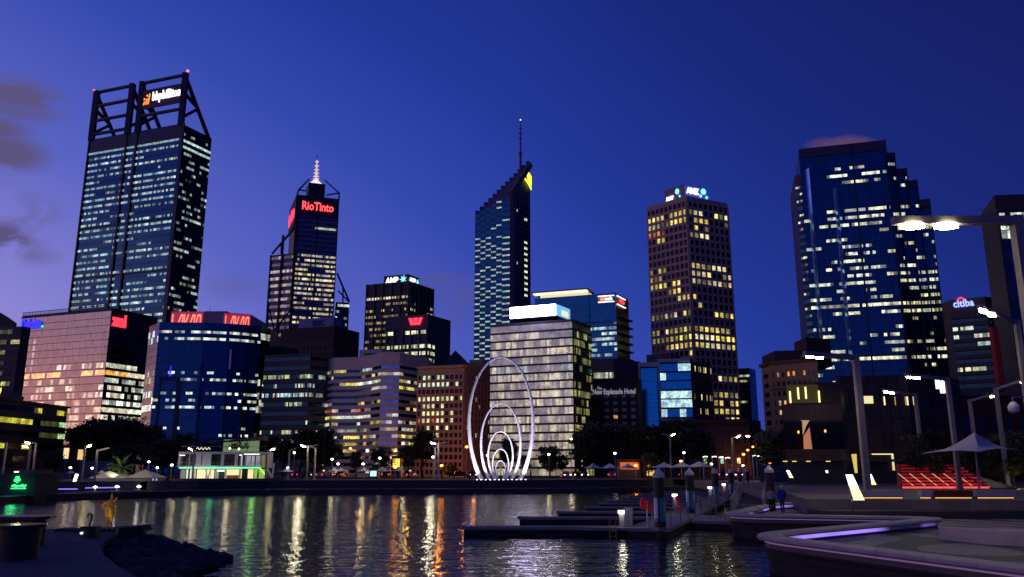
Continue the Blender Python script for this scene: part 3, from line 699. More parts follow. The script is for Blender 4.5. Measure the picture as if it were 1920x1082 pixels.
# ---------------------------------------------------------------- 12 navy block with louvres and lit canopy
c, l, r, bk, z = box_plan((1154, 549), 330, 1003, 1178, 20, 62)
b = roots('office_tower', 'deep blue block with louvred side, red star sign and a lit cream rooftop canopy', c)
wallbox(b, [l, c, r, bk], UP, z, NAVY)
nf = 30; M = litmap(121, nf, 34, 0, 5)
for f, pr in ((26, .85), (25, .3), (24, .9), (23, .85), (22, .85), (21, .8), (27, .1)): M[f] = litmap(1210 + f, 1, 34, pr, 8, [(.7, 1, .85), (.85, 1, .8)], .7)[0]
for f in range(nf):
    if f > 18: M[f] = [(0, 0, 0)] * 12 + M[f][12:]
facade(b, l, c, UP, z - 7, nf, 34, BLUEG, M, .95, .02, off=.08, floors=range(10, nf))
mb = MB(); mb.slab(l + (c - l) * .68, l + (c - l) * .685, .1, .4, UP, z); mb.slab(l, c, .1, .4, z - 12.2, z - 11.9); mb.build('facade_frame', NAVY, b)
mb = MB(); mb.slab(l, c, .02, .12, z - 7, z); mb.build('parapet', BLUEG, b)
lv = MB(); k = 17
for i in range(k):
    h = z - 10 - i * 3.4; lv.slab(c + (r - c) * .25, r + (r - c) * .03, .0, 1.8, h, h + .5)
lv.build('louvre', CHAR, b)
A = l + (c - l) * .79; B = l + (c - l) * .985; h0 = P(1140, 566, 330).z; h1 = P(1140, 553, 330).z; hh = h1 - h0
mb = MB(); mb.slab(A, B, .2, .5, h0, h0 + .4); mb.slab(A, B, .2, .5, h1 - .4, h1); mb.build('sign_frame', WHT_E, b)
mb = MB(); mb.slab(A, A + (B - A) * .45, .15, .35, h0 + .5, h1 - .5); mb.build('sign_panel', glow('dim_red_panel', (.5, .01, .02), .5), b)
shape2d('sign_star', [star(8, .5)], A, B, .1, .42, h0 + hh * .18, h0 + hh * .82, .45, mat('red_star', (.3, .3, .3), emit=(1, .2, .06), es=1.8), b)
put_text('sign_lettering', 'nab', A, B, .44, .9, h0 + hh * .25, h0 + hh * .8, .45, WHT_E, b, bold=.03)
A = c + (r - c) * .05; B = c + (r - c) * .7
mb = MB(); mb.slab(A, B, .2, .5, h0 - 1, h0 - .6); mb.slab(A, B, .2, .5, h1 - .4, h1); mb.build('sign_frame', WHT_E, b); shape2d('sign_star', [star(8, .5)], A, B, .1, .9, h0, h1 - 1, .45, RED_E, b)
c3, l3, r3, bk3, z3 = box_plan((1103, 543), 336, 1013, 1110, 20, 62)
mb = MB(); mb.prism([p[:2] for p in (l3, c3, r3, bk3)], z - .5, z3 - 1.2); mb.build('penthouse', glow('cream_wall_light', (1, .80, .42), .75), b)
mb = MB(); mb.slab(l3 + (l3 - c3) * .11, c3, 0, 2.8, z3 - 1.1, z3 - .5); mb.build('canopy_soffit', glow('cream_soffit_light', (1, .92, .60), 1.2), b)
mb = MB(); mb.slab(l3 + (l3 - c3) * .13, c3 + (c3 - l3) * .03, -8, 3.2, z3 - .5, z3); mb.build('canopy_roof', mat('canopy_top', (.12, .09, .09), .7), b)
# low block right under it
c, l, r, bk, z = box_plan((1150, 672), 300, 1090, 1200, 14, 40)
b = roots('office_block', 'dark grey low block with three bands of white light left of the blue framed building', c)
wallbox(b, [l, c, r, bk], UP, z, GREYD)
nf = 11; M = litmap(125, nf, 16, 0, 4)
for f in (9, 8, 7): M[f] = litmap(1250 + f, 1, 16, .95, 6, [(1, 1, .7)], 1.2)[0]
facade(b, l, c, UP, z, nf, 16, BLACKG, M, .55, .1, off=.08, floors=range(3, 10))

# ---------------------------------------------------------------- 13 pale glass block with roof screen
c, l, r, bk, z = box_plan((1073, 598), 215, 920.5, 1106, 23, 61)
b = roots('office_block', 'pale banded glass block in the centre carrying a glaring white screen on its roof', c)
wallbox(b, [l, c, r, bk], UP, z, GREYD)
nf = 18; M = litmap(131, nf, 40, 0, 4); den = [.3, .5, .75, .55, .6, .5, .7, .2, .85, .45, .5, .8, .65, .5, .85, .35, .45, 0]
for f in range(nf): M[f] = litmap(1310 + f, 1, 40, min(1, den[f] + .15), 5, [(1, .84, .45), (1, .88, .6), (.95, .85, .4)] if f != 12 else [(.8, 1, .8), (1, .9, .6)], .8)[0]
M[17] = [(0, 0, 0)] * 40
M = [[tuple(.42 * v + w_ for v, w_ in zip(c_, (.17, .14, .095))) for c_ in row] for row in M]
facade(b, l, c, UP, z - .5, nf, 40, PALEG, M, .80, .12, off=.3)
M = litmap(132, nf, 16, .45, 4, [(.8, .75, .25), (.6, .6, .2)], .45); M[17] = [(0, 0, 0)] * 16
facade(b, c, r, UP, z - .5, nf, 16, TEALG, M, .72, .14, off=.3)
mb = MB()
for f in range(nf + 1):
    h = UP + (z - .5 - UP) * f / nf; mb.slab(l, c, .02, .55, h - .26, h + .2); mb.slab(c, r, .02, .55, h - .26, h + .2)
mb.build('slab_edge', CHAR, b)
c3, l3, r3, bk3, z3 = box_plan((1042, 569), 220, 957, 1067, 23, 61); zb = P(1042, 591, 220).z
mb = MB(); mb.prism([p[:2] for p in (l3, c3, r3, bk3)], zb - .2, z3); scr = mb.build('roof_screen', CHAR, b)
SCR = glow('white_screen_light', (.80, .70, 1), 20.0); SCR.cycles.emission_sampling = 'AUTO'
mb = MB(); mb.slab(l3, c3, .1, .3, zb, z3 - .2); mb.build('screen_face', SCR, b)
sm = mat('picture_screen', (.02, .02, .02), .5, emit=(.2, .6, 1), es=.9)
mb = MB(); mb.slab(c3, r3, .1, .3, zb, z3 - .2); mb.build('screen_face', sm, b)
mb = MB(); mb.slab(c3 + (r3 - c3) * .35, c3 + (r3 - c3) * .85, .31, .36, zb + .4, zb + (z3 - zb) * .6); mb.build('screen_picture', glow('screen_cream', (1, .95, .6), .9), b)
pl = point('screen_light', (l3 + c3) / 2 + Vector((-3, -9, -1.2)), (.6, .5, 1), 5000, 3)

# ---------------------------------------------------------------- 14 hotel
c, l, r, bk, z = box_plan((1194, 709), 235, 1095, 1203, 14, 60)
b = roots('hotel', 'dark brown hotel with pale lettering across its blank top', c)
wallbox(b, [l, c, r, bk], UP, z, MAROON)
nf = 12; M = litmap(141, nf, 6, 0, 1); M[8][3] = (.5, .2, .08)
facade(b, l, c, UP, z - 4, nf, 6, glass('dim_hotel_glass', (.10, .08, .09), .3, 1), M, .5, .2, .5, off=.1, kind='win', floors=range(3, nf))
grid(b, l, c, UP, z - 5.5, 10, 6, mat('hotel_pier', (.05, .022, .022), .8), hor=False, wf=.8, out=.5)
HL = mat('hotel_letter', (.5, .5, .55), .5, emit=(.55, .55, .65), es=.35)
h = lambda py: P(1150, py, 236).z
put_text('sign_lettering', 'New Esplanade Hotel', l, c, .165, .97, h(742), h(729), .2, HL, b, bold=.02)
put_text('sign_lettering', 'The', l, c, .25, .34, h(729.5), h(724.5), .2, HL, b)

# ---------------------------------------------------------------- 15 blue glass with pale frames
c, l, r, bk, z = box_plan((1294, 677), 250, 1197, 1333, 12, 45)
b = roots('office_block', 'bright blue glass building with pale box frames beside the hotel', c)
wallbox(b, [l, c, r, bk], UP, z, DARK)
m_ = l.lerp(c, .37); nf = 8; M = litmap(151, nf, 12, 0, 3)
fz = lambda py: P(1230, py, 251).z
rows = [(682, 696, '...ww'), (699, 713, 'w....'), (715, 730, '.....'), (733, 747, 'wwwww'), (749, 764, 'wwwww'), (767, 782, 'w..w.')]
for (a1_, b1_, s_) in rows:
    M = [[(.65, .95, .8) if ch == 'w' else (0, 0, 0) for ch in s_ for _ in range(2)]]
    facade(b, m_.lerp(c, .05), c, fz(b1_), fz(a1_), 1, 10, BLUE2, M, .96, .02, off=.2)
M = [[(0, 0, 0)] * 6 for _ in range(8)]; M[2] = [(.7, .95, .8)] * 6; M[1] = [(.3, .6, .6)] * 6
facade(b, l.lerp(m_, .1), m_.lerp(l, .05), UP, fz(689), 8, 6, BLUE2, M, .98, .01, off=.15)
fr = mat('pale_frame', (.36, .32, .38), .6)
mb = MB(); mb.slab(l, l.lerp(m_, .09), 0, 1.6, UP, z - .2); mb.slab(l.lerp(m_, .09), m_, 0, 1.6, z - 1.6, z - .2); mb.slab(m_, m_.lerp(c, .07), 0, 2.2, fz(787), z + .6); mb.slab(m_.lerp(c, .07), c, 0, 2.2, z - .3, z + .6); mb.slab(m_.lerp(c, .07), c, 0, 2.2, fz(790), fz(786)); mb.build('box_frame', fr, b)
M = litmap(153, 8, 12, .25, 1, [(1, .85, .4)], .8); facade(b, c, r, UP, z, 8, 12, SQG, M, .4, .3, .5, off=.1)
c3, l3, r3, bk3, z3 = box_plan((1258, 664), 262, 1212, 1275, 12, 45); mb = MB(); mb.prism([p[:2] for p in (l3, c3, r3, bk3)], z - .3, z3); mb.build('rooftop_plant', GREYD, b)

# ---------------------------------------------------------------- 16 tower of square windows
c, l, r, bk, z = box_plan((1287, 367), 350, 1213, 1364, 47, 27)
b = roots('office_tower', 'tall concrete tower of small square yellow lit windows with a blue and white crown sign', c)
ALC = mat('rose_concrete', (.28, .20, .20), .85, var=.12); wallbox(b, [l, c, r, bk], UP, z, ALC)
nf = 34
for (p, q, nb, sd) in ((l, c, 9, 161), (c, r, 8, 165)):
    M = litmap(sd, nf, nb, 0, 3, YEL, .9)
    for f in range(nf):
        k = nf - 1 - f
        pr = {0: 0, 1: .9, 2: .7, 3: .35, 4: .5, 5: .1, 6: 0, 7: .05, 8: .5, 9: .85, 10: .85, 11: .6, 12: .1, 13: .05, 14: .85, 15: .2, 16: .75, 17: .7, 18: .85, 19: .05, 20: 0, 21: .35, 22: .9, 23: .05, 24: .8}.get(k, .75)
        M[f] = litmap(sd * 50 + f, 1, nb, pr, 4, YEL + [(1, .85, .45)] + ([(1, .4, .05)] if k == 3 else []), 1.0)[0]
    facade(b, p, q, UP, z - 2.0, nf, nb, SQG, M, .62, .17, .70, off=.06, kind='win', budget=50, floors=range(2, nf))
    grid(b, p, q, UP, z - 2.0, nf, nb, ALC, .64, .16, .73, .45)
c3, l3, r3, bk3, z3 = box_plan((1283, 346), 353, 1246, 1329, 46, 24)
mb = MB(); mb.prism([p[:2] for p in (l3, c3, r3, bk3)], z - 1, z3); mb.build('crown', mat('crown_rose', (.16, .11, .16), .7), b)
mb = MB(); mb.slab(c3, r3, .05, .3, z + .3, z3 - .3); mb.build('sign_panel', glow('blue_panel_light', (.01, .05, .6), .45), b)
hz = z3 - z
put_text('sign_lettering', 'ANZ', c3, r3, .05, .55, z + hz * .35, z3 - hz * .2, .4, WHT_E, b, bold=.05)
shape2d('sign_emblem', [circ(.5, .68, .30, 14, -60, 240), circ(.12, .2, .15, 8), circ(.88, .14, .15, 8)], c3, r3, .58, .90, z + hz * .15, z3 - hz * .1, .4, CYN_E, b)
put_text('sign_lettering', 'ANZ', l3, c3, .08, .48, z - 1.2, z3 - hz * .62, .5, WHT_E, b, bold=.05)
shape2d('sign_emblem', [circ(.5, .68, .30, 14, -60, 240), circ(.88, .14, .13, 8)], l3, c3, .52, .82, z + hz * .1, z3 - hz * .18, .5, CYN_E, b)

# ---------------------------------------------------------------- 17 narrow dark glass tower and 18 old dark building, laneway
c, l, r, bk, z = box_plan((1404, 690), 400, 1384, 1416, 25, 55)
b = roots('office_tower', 'narrow dark green glass tower behind the tower of square windows', c)
wallbox(b, [l, c, r, bk], UP, z, DARK)
M = litmap(171, 20, 6, 0, 3)
for f in (18, 17, 13, 8): M[f] = litmap(1700 + f, 1, 6, .8, 4, GRN, .8)[0]
facade(b, l, c, UP, z, 20, 6, BLACKG, M, .4, .3, off=.1); facade(b, c, r, UP, z, 20, 4, glass('sea_glass', (.05, .25, .35), .15, 1), litmap(1, 20, 4, 0), .96, .02, off=.1)
c, l, r, bk, z = box_plan((1404, 787), 225, 1296, 1426, 14, 45)
b = roots('stone_building', 'old dark brown building with three lit sash windows on the street corner', c)
wallbox(b, [l, c, r, bk], UP, z, mat('old_brown_stone', (.05, .026, .02), .9))
M = [[(0, 0, 0)] * 7 for _ in range(5)]; M[1] = [(0, 0, 0), (.3, .5, .2), (0, 0, 0), (.5, .9, .7), (0, 0, 0), (.9, .95, .5), (0, 0, 0)]
facade(b, l, c, UP, z - 1.5, 5, 7, SQG, M, .55, .25, .42, off=.05, kind='win'); grid(b, l, c, UP, z - 1.5, 5, 7, MATS['old_brown_stone'], .6, .22, .5, .25)
mb = MB(); mb.slab(l, c, -.2, .9, z - .7, z + .2); mb.build('cornice', MATS['old_brown_stone'], b)
for k, (px, py) in enumerate(((1377, 884), (1385, 876), (1391, 868))): point('orange_uplight', P(px, py, 221), (1, .32, .03), 380, .2)
# ---------------------------------------------------------------- 19 tan brick
Y = 262; z = P(1443, 681, Y).z; q = [onz(1427, 686, z), onz(1443, 681, z), onz(1532, 673, z)]
b = roots('brick_building', 'tan brick building with small windows left of the stepped blue tower', q[1])
wallbox(b, [q[0], q[1], q[2], back_of(q[2], 30), back_of(q[0], 30, 2)], UP, z, TANB)
M = litmap(191, 11, 9, 0, 1); M[10] = [(0, 0, 0), (.35, .2, .1), (0, 0, 0), (1, .4, .06), (.7, .25, .05), (0, 0, 0), (.9, .35, .1), (0, 0, 0), (0, 0, 0)]; M[7][1] = M[6][1] = M[7][2] = M[6][2] = (1, .6, .3)
facade(b, q[1], q[2], UP, z - 2.5, 11, 9, SQG, M, .48, .28, .45, off=.04, kind='win', budget=80); facade(b, q[0], q[1], UP, z - 2.5, 11, 1, SQG, litmap(1, 11, 1, 0), .48, .28, .5, off=.04, kind='win', budget=20)
grid(b, q[1], q[2], UP, z - 2.5, 11, 9, TANB, .5, .26, .5, .2)
mb = MB(); mb.slab(q[0], q[1], -.2, .8, z - .6, z + .4); mb.slab(q[1], q[2], -.2, .8, z - .6, z + .4); mb.build('cornice', mat('brick_trim', (.13, .06, .04), .8), b); hh = UP + (z - 2.5 - UP) * 8.95 / 11; mb = MB(); mb.slab(q[1], q[2], .1, .6, hh, hh + .3); mb.build('string_course', MATS['brick_trim'], b)
e = [P(1452, 658, 270), P(1508, 651, 268), P(1532, 648, 275)]
mb = MB(); mb.prism([e[0][:2], e[1][:2], (e[1].x, e[1].y + 14), (e[0].x, e[0].y + 14)], z, e[0].z); mb.prism([(e[1].x + .2, e[1].y - 2), (e[2].x + 3, e[2].y - 4), (e[2].x + 3, e[2].y + 10), (e[1].x + .2, e[1].y + 10)], z, e[2].z + 1.5); mb.build('penthouse', mat('maroon_penthouse', (.06, .025, .025), .8), b)

# ---------------------------------------------------------------- 20 stepped blue tower
Y20 = 330; c = P(1660, 263, Y20); z = c.z; l = walk(c, 180 - 17, 1497, z)
b = roots('office_tower', 'huge stepped blue glass tower on the right with scattered lit floors', c)
dL = (c - l).normalized(); dpt = Vector((dL.y * -1, dL.x, 0)) * 45
l0 = l; nf = 44
fh = (z - UP) / nf
steps = [(1660, 263), (1676, 287), (1699, 316), (1719, 338), (1743, 373)]
prev = c; segs = [(l, c, z)]
for i, (px, py) in enumerate(steps[1:]):
    zz_ = P(px, py, prev.y).z; an_ = [0, -8, -12, -18][i]; e = walk(prev, an_, px, zz_); zz_ = P(px, py, e.y).z; e = walk(prev, an_, px, zz_); segs.append((prev, e, zz_)); prev = e
# lower flare so the right side keeps its plumb line
mb = MB()
for i, (p, q, zz_) in enumerate(segs):
    p2 = Vector((p.x, p.y, 0)) + dpt * (1 - .12 * i); q2 = Vector((q.x, q.y, 0)) + dpt * (1 - .12 * i)
    mb.prism([(p.x, p.y), (q.x, q.y), (q2.x, q2.y), (p2.x, p2.y)], UP, zz_)
mb.build('wall', NAVY, b)
for i, (p, q, zz_) in enumerate(segs):
    n_ = int(round((zz_ - UP) / fh)); nb = max(3, int((q - p).length / 1.15)); top_dark = 1
    M = litmap(2000 + i, nf, nb, 0, 6)
    dens = {40: .4, 39: .25, 38: .3, 37: .25, 34: .35, 32: .55, 31: .35, 26: .35, 25: .55, 24: .8, 22: .45, 21: .9, 20: .75, 23: .2, 19: .3, 16: .45, 15: .5, 14: .9, 11: .4, 10: .35, 12: .1, 18: .12, 28: .3, 36: .2, 33: .3, 30: .25, 29: .2, 27: .3, 17: .2, 13: .25}
    for f in range(nf):
        if f in dens: M[f] = litmap(2100 + f * 7 + i, 1, nb, dens[f], 8, [(1, .98, .6), (.9, .95, .7), (1, .95, .55)], 1.0)[0]
    facade(b, p, q, UP, UP + fh * nf, nf, nb, QVG, M, .93, .035, off=.08, floors=range(8, n_ - top_dark), budget=34 if i == 0 else 16)
mb = MB(); mb.slab(l, c, .02, .5, z - fh * 1.35, z)
mb.build('parapet', mat('dark_violet_band', (.02, .016, .045), .4), b)
for i, (p, q, zz_) in enumerate(segs[1:]): mb = MB(); mb.slab(p, q, .1, .5, zz_ - fh, zz_); mb.build('parapet', MATS['dark_violet_band'], b)
mb = MB()
for i, (p, q, zz_) in enumerate(segs):
    mb.slab(q - (q - p).normalized() * .8, q, .1, .9, UP, zz_)
mb.slab(l.lerp(c, .60), l.lerp(c, .62), .1, .5, UP, z); mb.build('vertical_fin', NAVY, b)
sg = glass('sky_strip_glass', (.22, .42, .85), .15, 1, pane=.3)  # paler tint paints the bright sky reflection into the fins
for u, t0, t1 in ((.06, .30, .93), (.36, .26, .86)):
    p = l.lerp(c, u); q = l.lerp(c, u + .04); mb = MB(); n_ = Vector(((q - p).y, -(q - p).x, 0)).normalized()
    mb.prism([p[:2], (p + n_ * .1)[:2], (q + n_ * 2.2)[:2], q[:2]], UP + (z - UP) * t0, UP + (z - UP) * t1); mb.build('sky_glint_fin', sg, b)
# recessed corner on the left
lz = z - fh * 3.6; p = walk(l, 130, 1490, lz); mb = MB(); mb.prism([(p.x, p.y), (l.x, l.y + .5), (l.x + 8, l.y + 30), (p.x + 8, p.y + 30)], UP, lz); mb.build('corner_bay', mat('dark_rose_bay', (.05, .025, .05), .6), b)
M = litmap(209, nf, 3, .35, 2, [(1, .95, .6)], .9); facade(b, p, l, UP, UP + fh * nf, nf, 3, BLUEG, M, .5, .25, off=.1, floors=range(8, 39), budget=18)

# ---------------------------------------------------------------- 21 white framed bank block with cut off lettering
z = P(1780, 563, 290).z; q = [onz(1766, 570, z), onz(1780, 563, z), onz(1847, 556, z)]; q.append(walk(q[2], 25, 1869, z))
b = roots('office_block', 'grey block of deep shadowed bands with a blue lettered sign under a red arc', q[1])
wallbox(b, q + [back_of(q[3], 20, -2), back_of(q[0], 30, 2)], UP, z, GREYD)
nf = 19; M = litmap(211, nf, 14, 0, 4)
for f, pr, cs in ((17, .2, COOL), (16, .8, WHT), (15, .15, COOL), (12, .85, [(1, 1, .6)])): M[f] = litmap(2110 + f, 1, 14, pr, 5, cs, .9)[0]
facade(b, q[1], q[2], UP, z - 6.5, nf, 14, TEALG, M, .5, .25, off=.06, floors=range(3, nf)); grid(b, q[1], q[2], UP, z - 6.5, nf, 2, GREYD, .52, .24, .95, 1.1, ver=False, name='slab_edge')
grid(b, q[2], q[3], UP, z - 6.5, nf, 2, mat('slate_blue', (.07, .08, .12), .6), .6, .2, .95, 1.3, ver=False, name='slab_edge')
facade(b, q[2], q[3], UP, z - 6.5, nf, 4, TEALG, litmap(3, nf, 4, 0), .5, .25, off=.06, budget=19)
hz0, hz1 = P(1800, 580, 292).z, P(1800, 566.5, 292).z
put_text('sign_lettering', 'citiba', q[1], q[2], .10, .68, hz0, hz1, .2, mat('cool_blue_letter', (.2, .2, .3), emit=(.35, .45, 1), es=1.5), b, bold=.02)
shape2d('sign_arc', [[(.5 + .5 * math.cos(R(a_)), .0 + 1 * math.sin(R(a_))) for a_ in range(20, 161, 14)] + [(.5 + .4 * math.cos(R(a_)), .0 + .72 * math.sin(R(a_))) for a_ in range(160, 19, -14)]], q[1], q[2], .2, .46, hz1 - 1.1, hz1 + .9, .3, RED_E, b)

# ---------------------------------------------------------------- 22 right edge tower
z = P(1862, 366, 240).z; q = [onz(1838, 403, z), onz(1864, 366, z)]; q.append(walk(q[1], -6, 2040, z))
b = roots('office_tower', 'dark violet tower cut off by the right edge, with a red vertical banner', q[1])
wallbox(b, q + [back_of(q[2], 40), back_of(q[0], 40, 3)], UP, z, mat('dark_plum', (.035, .014, .022), .55))
nf = 30; M = litmap(221, nf, 16, 0, 2)
for f, pr in ((27, .95), (26, .7), (25, .7), (24, .6), (22, .35), (19, .3), (13, .3), (10, .25), (9, .2), (15, .1)): M[f] = litmap(2210 + f, 1, 16, pr, 3, [(.9, 1, .85), (.8, .9, .8)], 1.0)[0]
facade(b, q[1].lerp(q[2], .02), q[2], UP, z, nf, 16, glass('steel_blue_glass', (.02, .05, .09), .1, 1), M, .9, .03, off=.1, floors=range(4, 28))
mb = MB(); p = P(1866, 620, 236); p2 = P(1882, 720, 236)
w_ = [P(1864, 615, 237), P(1871, 615, 236), P(1884, 722, 236), P(1875, 722, 237)]
mb.box((w_[2].x - 1.4, 236, P(1880, 722, 236).z), (w_[2].x + .2, 238, P(1868, 612, 236).z)); mb.build('red_banner', mat('banner_red', (.30, .012, .015), .6), b)

# ---------------------------------------------------------------- 23 dark gallery building with bronze panels
c, l, r, bk, z = box_plan((1700, 703), 108, 1568, 1797, 8, 30)
b = roots('gallery_building', 'long low building clad in dark bronze panels behind the street lamps', c)
wallbox(b, [l, c, r, bk], UP, z, DARK)
def panels(A, B, zs, nb, lits, budget, gm=BRZ):
    n = 0
    for (za, zb_), row in zip(zs, lits):
        for i in range(nb):
            p = Vector(A[:2]).lerp(Vector(B[:2]), (i + .03) / nb); q_ = Vector(A[:2]).lerp(Vector(B[:2]), (i + .97) / nb); d_ = (q_ - p).normalized(); nn_ = Vector((d_.y, -d_.x)) * .12
            p += nn_; q_ += nn_; m_ = MB(); m_.face([(p.x, p.y, za), (q_.x, q_.y, za), (q_.x, q_.y, zb_), (p.x, p.y, zb_)], 0, [(i, 0), (i + 1, 0), (i + 1, 1), (i, 1)], row.get(i, (0, 0, 0)) if row else (0, 0, 0))
            m_.build('panel', gm, b)
hh = lambda py, Y=108: P(1640, py, Y).z
zs = [(hh(865), hh(786)), (hh(784), hh(733)), (hh(731), z - .1)]
panels(l, c, zs, 7, [{}, {}, {}], 30); panels(c, r, zs, 5, [{}, {}, {}], 30)
ww = glow('warm_room_light', (1, .85, .35), .8)
A = l; B = c
def lpatch(name, px0, py0, px1, py1, m, Y=None, off=.2, A=None, B=None):
    """a flat pane lying on the wall A>B where it is seen between the two columns"""
    A = A or l; B = B or c; d_ = (B - A).normalized(); ang = math.degrees(math.atan2(d_.y, d_.x)); zz0 = P(px0, py1, A.y).z
    p = walk(A, ang, px0, P(px0, (py0 + py1) / 2, A.y).z); q_ = walk(A, ang, px1, P(px1, (py0 + py1) / 2, A.y).z)
    h0 = P(px0, py1, p.y).z; h1 = P(px0, py0, p.y).z; mb = MB(); mb.slab(p, q_, off, off + .08, h0, h1); return mb.build(name, m, b)
lpatch('window', 1619, 743, 1636, 757, mat('lit_office', (.1, .1, .1), emit=(1, .9, .45), es=.9, vs=2, var=.3))
for px in (1656, 1699): lpatch('slot_light', px, 744, px + 2.4, 760, glow('slot_white', (1, .85, .45), 1.3))
for px in (1676.5, 1696): lpatch('slot_light', px, 744, px + 1.5, 760, glow('slot_dim', (1, .6, .15), .45))
lpatch('slot_light', 1711, 744, 1713.5, 760, glow('slot_white', (1, .85, .45), 1.3))
mb = MB(); p = l.lerp(c, .1); mb.slab(l, c, -.5, 1.0, hh(866), hh(861)); mb.slab(c, r, -.5, 1.0, hh(866), hh(861)); mb.build('awning', GREYD, b)
lpatch('strip_light', 1632, 851, 1672, 852.6, glow('slot_white', (1, .85, .45), 1.3), off=.6); lpatch('strip_light', 1671, 852, 1675, 882, ww, off=.3)
# lit emblem hung on the corner
q0 = P(1757, 738, 104); mb = MB()
for (ax, ay, sx, sy) in ((0, 0, .55, 1.2), (.5, -.55, .6, 1.5), (.25, .35, .3, .6), (.75, .55, .3, .7)):
    mb.box((q0.x + ax, 104, q0.z + .6 + ay), (q0.x + ax + sx, 104.15, q0.z + .6 + ay + sy))
mb.build('lit_emblem', WHT_E, b)
# lower glazed wing on the left
c4, l4, r4, bk4, z4 = box_plan((1573, 713), 100, 1462, 1580, 6, 60)
mb = MB(); mb.prism([p[:2] for p in (l4, c4, r4, bk4)], UP, P(1500, 757, 100).z); mb.prism([p[:2] for p in (l4.lerp(c4, .6), c4, r4, bk4)], P(1500, 757, 100).z, P(1500, 716, 100).z); mb.build('wing', DARK, b)
hl = lambda py: P(1500, py, 100).z
nbx = 9
panels(l4, c4, [(hl(788), hl(758)), (hl(862), hl(843))], nbx, [{}, {}], 30, glass('rose_panel', (.085, .038, .022), .4, 1, pane=.5, metal=.4))
panels(l4.lerp(c4, .60), c4, [(hl(756), hl(718))], 3, [{}], 3)
facade(b, l4, c4, hl(842), hl(790), 1, 9, glass('coal_glass', (.006, .005, .006), .2, 1), [[(.0, 0, 0)] * 9], .98, .01, off=.1)
lm = mat('amber_room', (.03, .025, .01), .3, vs=1.2, var=.6, emit=(.50, .36, .04), es=.07)
lpatch('glazed_lantern', 1475, 722, 1534, 756, lm, off=.1, A=l4, B=c4)
for px, y0 in ((1479, 734), (1494, 727), (1508, 726), (1533, 733)): lpatch('strip_light', px, y0, px + 3, y0 + 22, glow('slot_yellow', (1, .85, .3), 1.6), off=.3, A=l4, B=c4)
# light on a stair wall painted as glowing panes in front of the glass
def tri(name, pts_, Y, m):
    mb = MB(); w_ = [P(px, py, Y) for px, py in pts_]; mb.face(w_); bkk = [(p.x, p.y + .15, p.z) for p in w_]
    for i in range(len(w_)): j = (i + 1) % len(w_); mb.face([w_[j], w_[i], bkk[i], bkk[j]])
    mb.face(bkk[::-1]); return mb.build(name, m, b)
tri('glow_pane', [(1502, 788), (1518, 788), (1511, 800), (1506, 815), (1505, 790)], 98.5, glow('sand_glow', (1, .55, .2), .45))
tri('glow_pane', [(1507, 818), (1518, 802), (1523, 842), (1508, 842)], 98.5, glow('clay_glow', (1, .35, .1), .40))
tri('glow_pane', [(1597, 852), (1606, 851), (1608, 887), (1604, 887)], 98.3, glow('yellow_stair_glow', (1, .72, .12), .7))
for px, py in ((1494, 808), (1544, 806)): lpatch('lantern', px, py, px + 3, py + 5, glow('amber_lantern', (1, .45, .06), 2), off=.4, A=l4, B=c4)
mb = MB(); mb.slab(l4, c4, .0, 1.6, hl(864), hl(862)); mb.build('awning', GREYD, b)
for px in (1465, 1482, 1508, 1545): lpatch('strip_light', px, 864.5, px + 8, 866, glow('amber_strip', (1, .7, .1), 1.2), off=.9, A=l4, B=c4)

# ---------------------------------------------------------------- 24 red brown building at right
c, l, r, bk, z = box_plan((1960, 742), 118, 1792, 2100, 4, 20)
b = roots('brick_building', 'dark red brick building at the right edge behind the big canopy', c)
wallbox(b, [l, c, r, bk], UP, z, mat('dark_red_brick', (.05, .012, .010), .9, bump=.3, bs=3))
mb = MB(); mb.slab(l, c, -.3, .5, z, z + .5); mb.build('parapet', GREYD, b)
for i in range(6): mb = MB(); mb.slab(l.lerp(c, .16 * i + .05), l.lerp(c, .16 * i + .12), .02, .1, z - 5, z - 3); mb.build('window', BLACKG, b)

# ---------------------------------------------------------------- 25/26 far left dark buildings
c, l, r, bk, z = box_plan((41, 612), 262, -90, 58, 8, 50)
b = roots('office_block', 'black office block with a curved roof hump at the left edge', c)
wallbox(b, [l, c, r, bk], UP, z, DARK)
hump = []; 
for k in range(9):
    t = k / 8; px = 30 - t * 130; py = 606 - 28 * math.sin(min(1, t * 2.2) * math.pi / 2); hump.append(P(px, py, 263))
mb = MB(); pf = [(p.x, p.z) for p in hump]
for (x0, z0a), (x1, z1a) in zip(pf, pf[1:]):
    mb.prism([(x1, 263.5), (x0, 263.5), (x0 - 1.6, 266), (x1 - 1.6, 266)], z - .5, [z1a, z0a, z0a, z1a])
mb.build('roof', DARK, b)
M = litmap(251, 14, 16, .5, 3, [(.6, .62, .12), (.5, .5, .2), (.8, .75, .3)], .5, .8); facade(b, l, c, UP, z, 14, 16, BLACKG, M, .4, .3, off=.1, floors=range(5, 14))
z = P(127, 766, 200).z; p0 = onz(127, 766, z); p1 = onz(-60, 742, z)
b = roots('office_block', 'low black building with yellow ribbon windows and a small gable at the left edge', p0)
wallbox(b, [p1, p0, back_of(p0, 22, -2), back_of(p1, 30, 3)], UP, z, DARK)
M = litmap(261, 6, 24, 0, 4)
for f, pr in ((5, .5), (4, .7), (3, .75), (2, .3)): M[f] = litmap(2600 + f, 1, 24, pr, 5, [(.85, .8, .06), (.8, .7, .1)], .85)[0]
for f in (4, 3): M[f] = M[f][:17] + [(.05, .06, .02)] * 5 + [(.5, .8, .35)] * 2
facade(b, p1, p0, UP, z, 6, 24, BLACKG, M, .42, .3, off=.1, floors=range(1, 6)); mb = MB(); mb.slab(p1, p0, -1, .8, z, z + .4); mb.build('roof_slab', DARK, b)
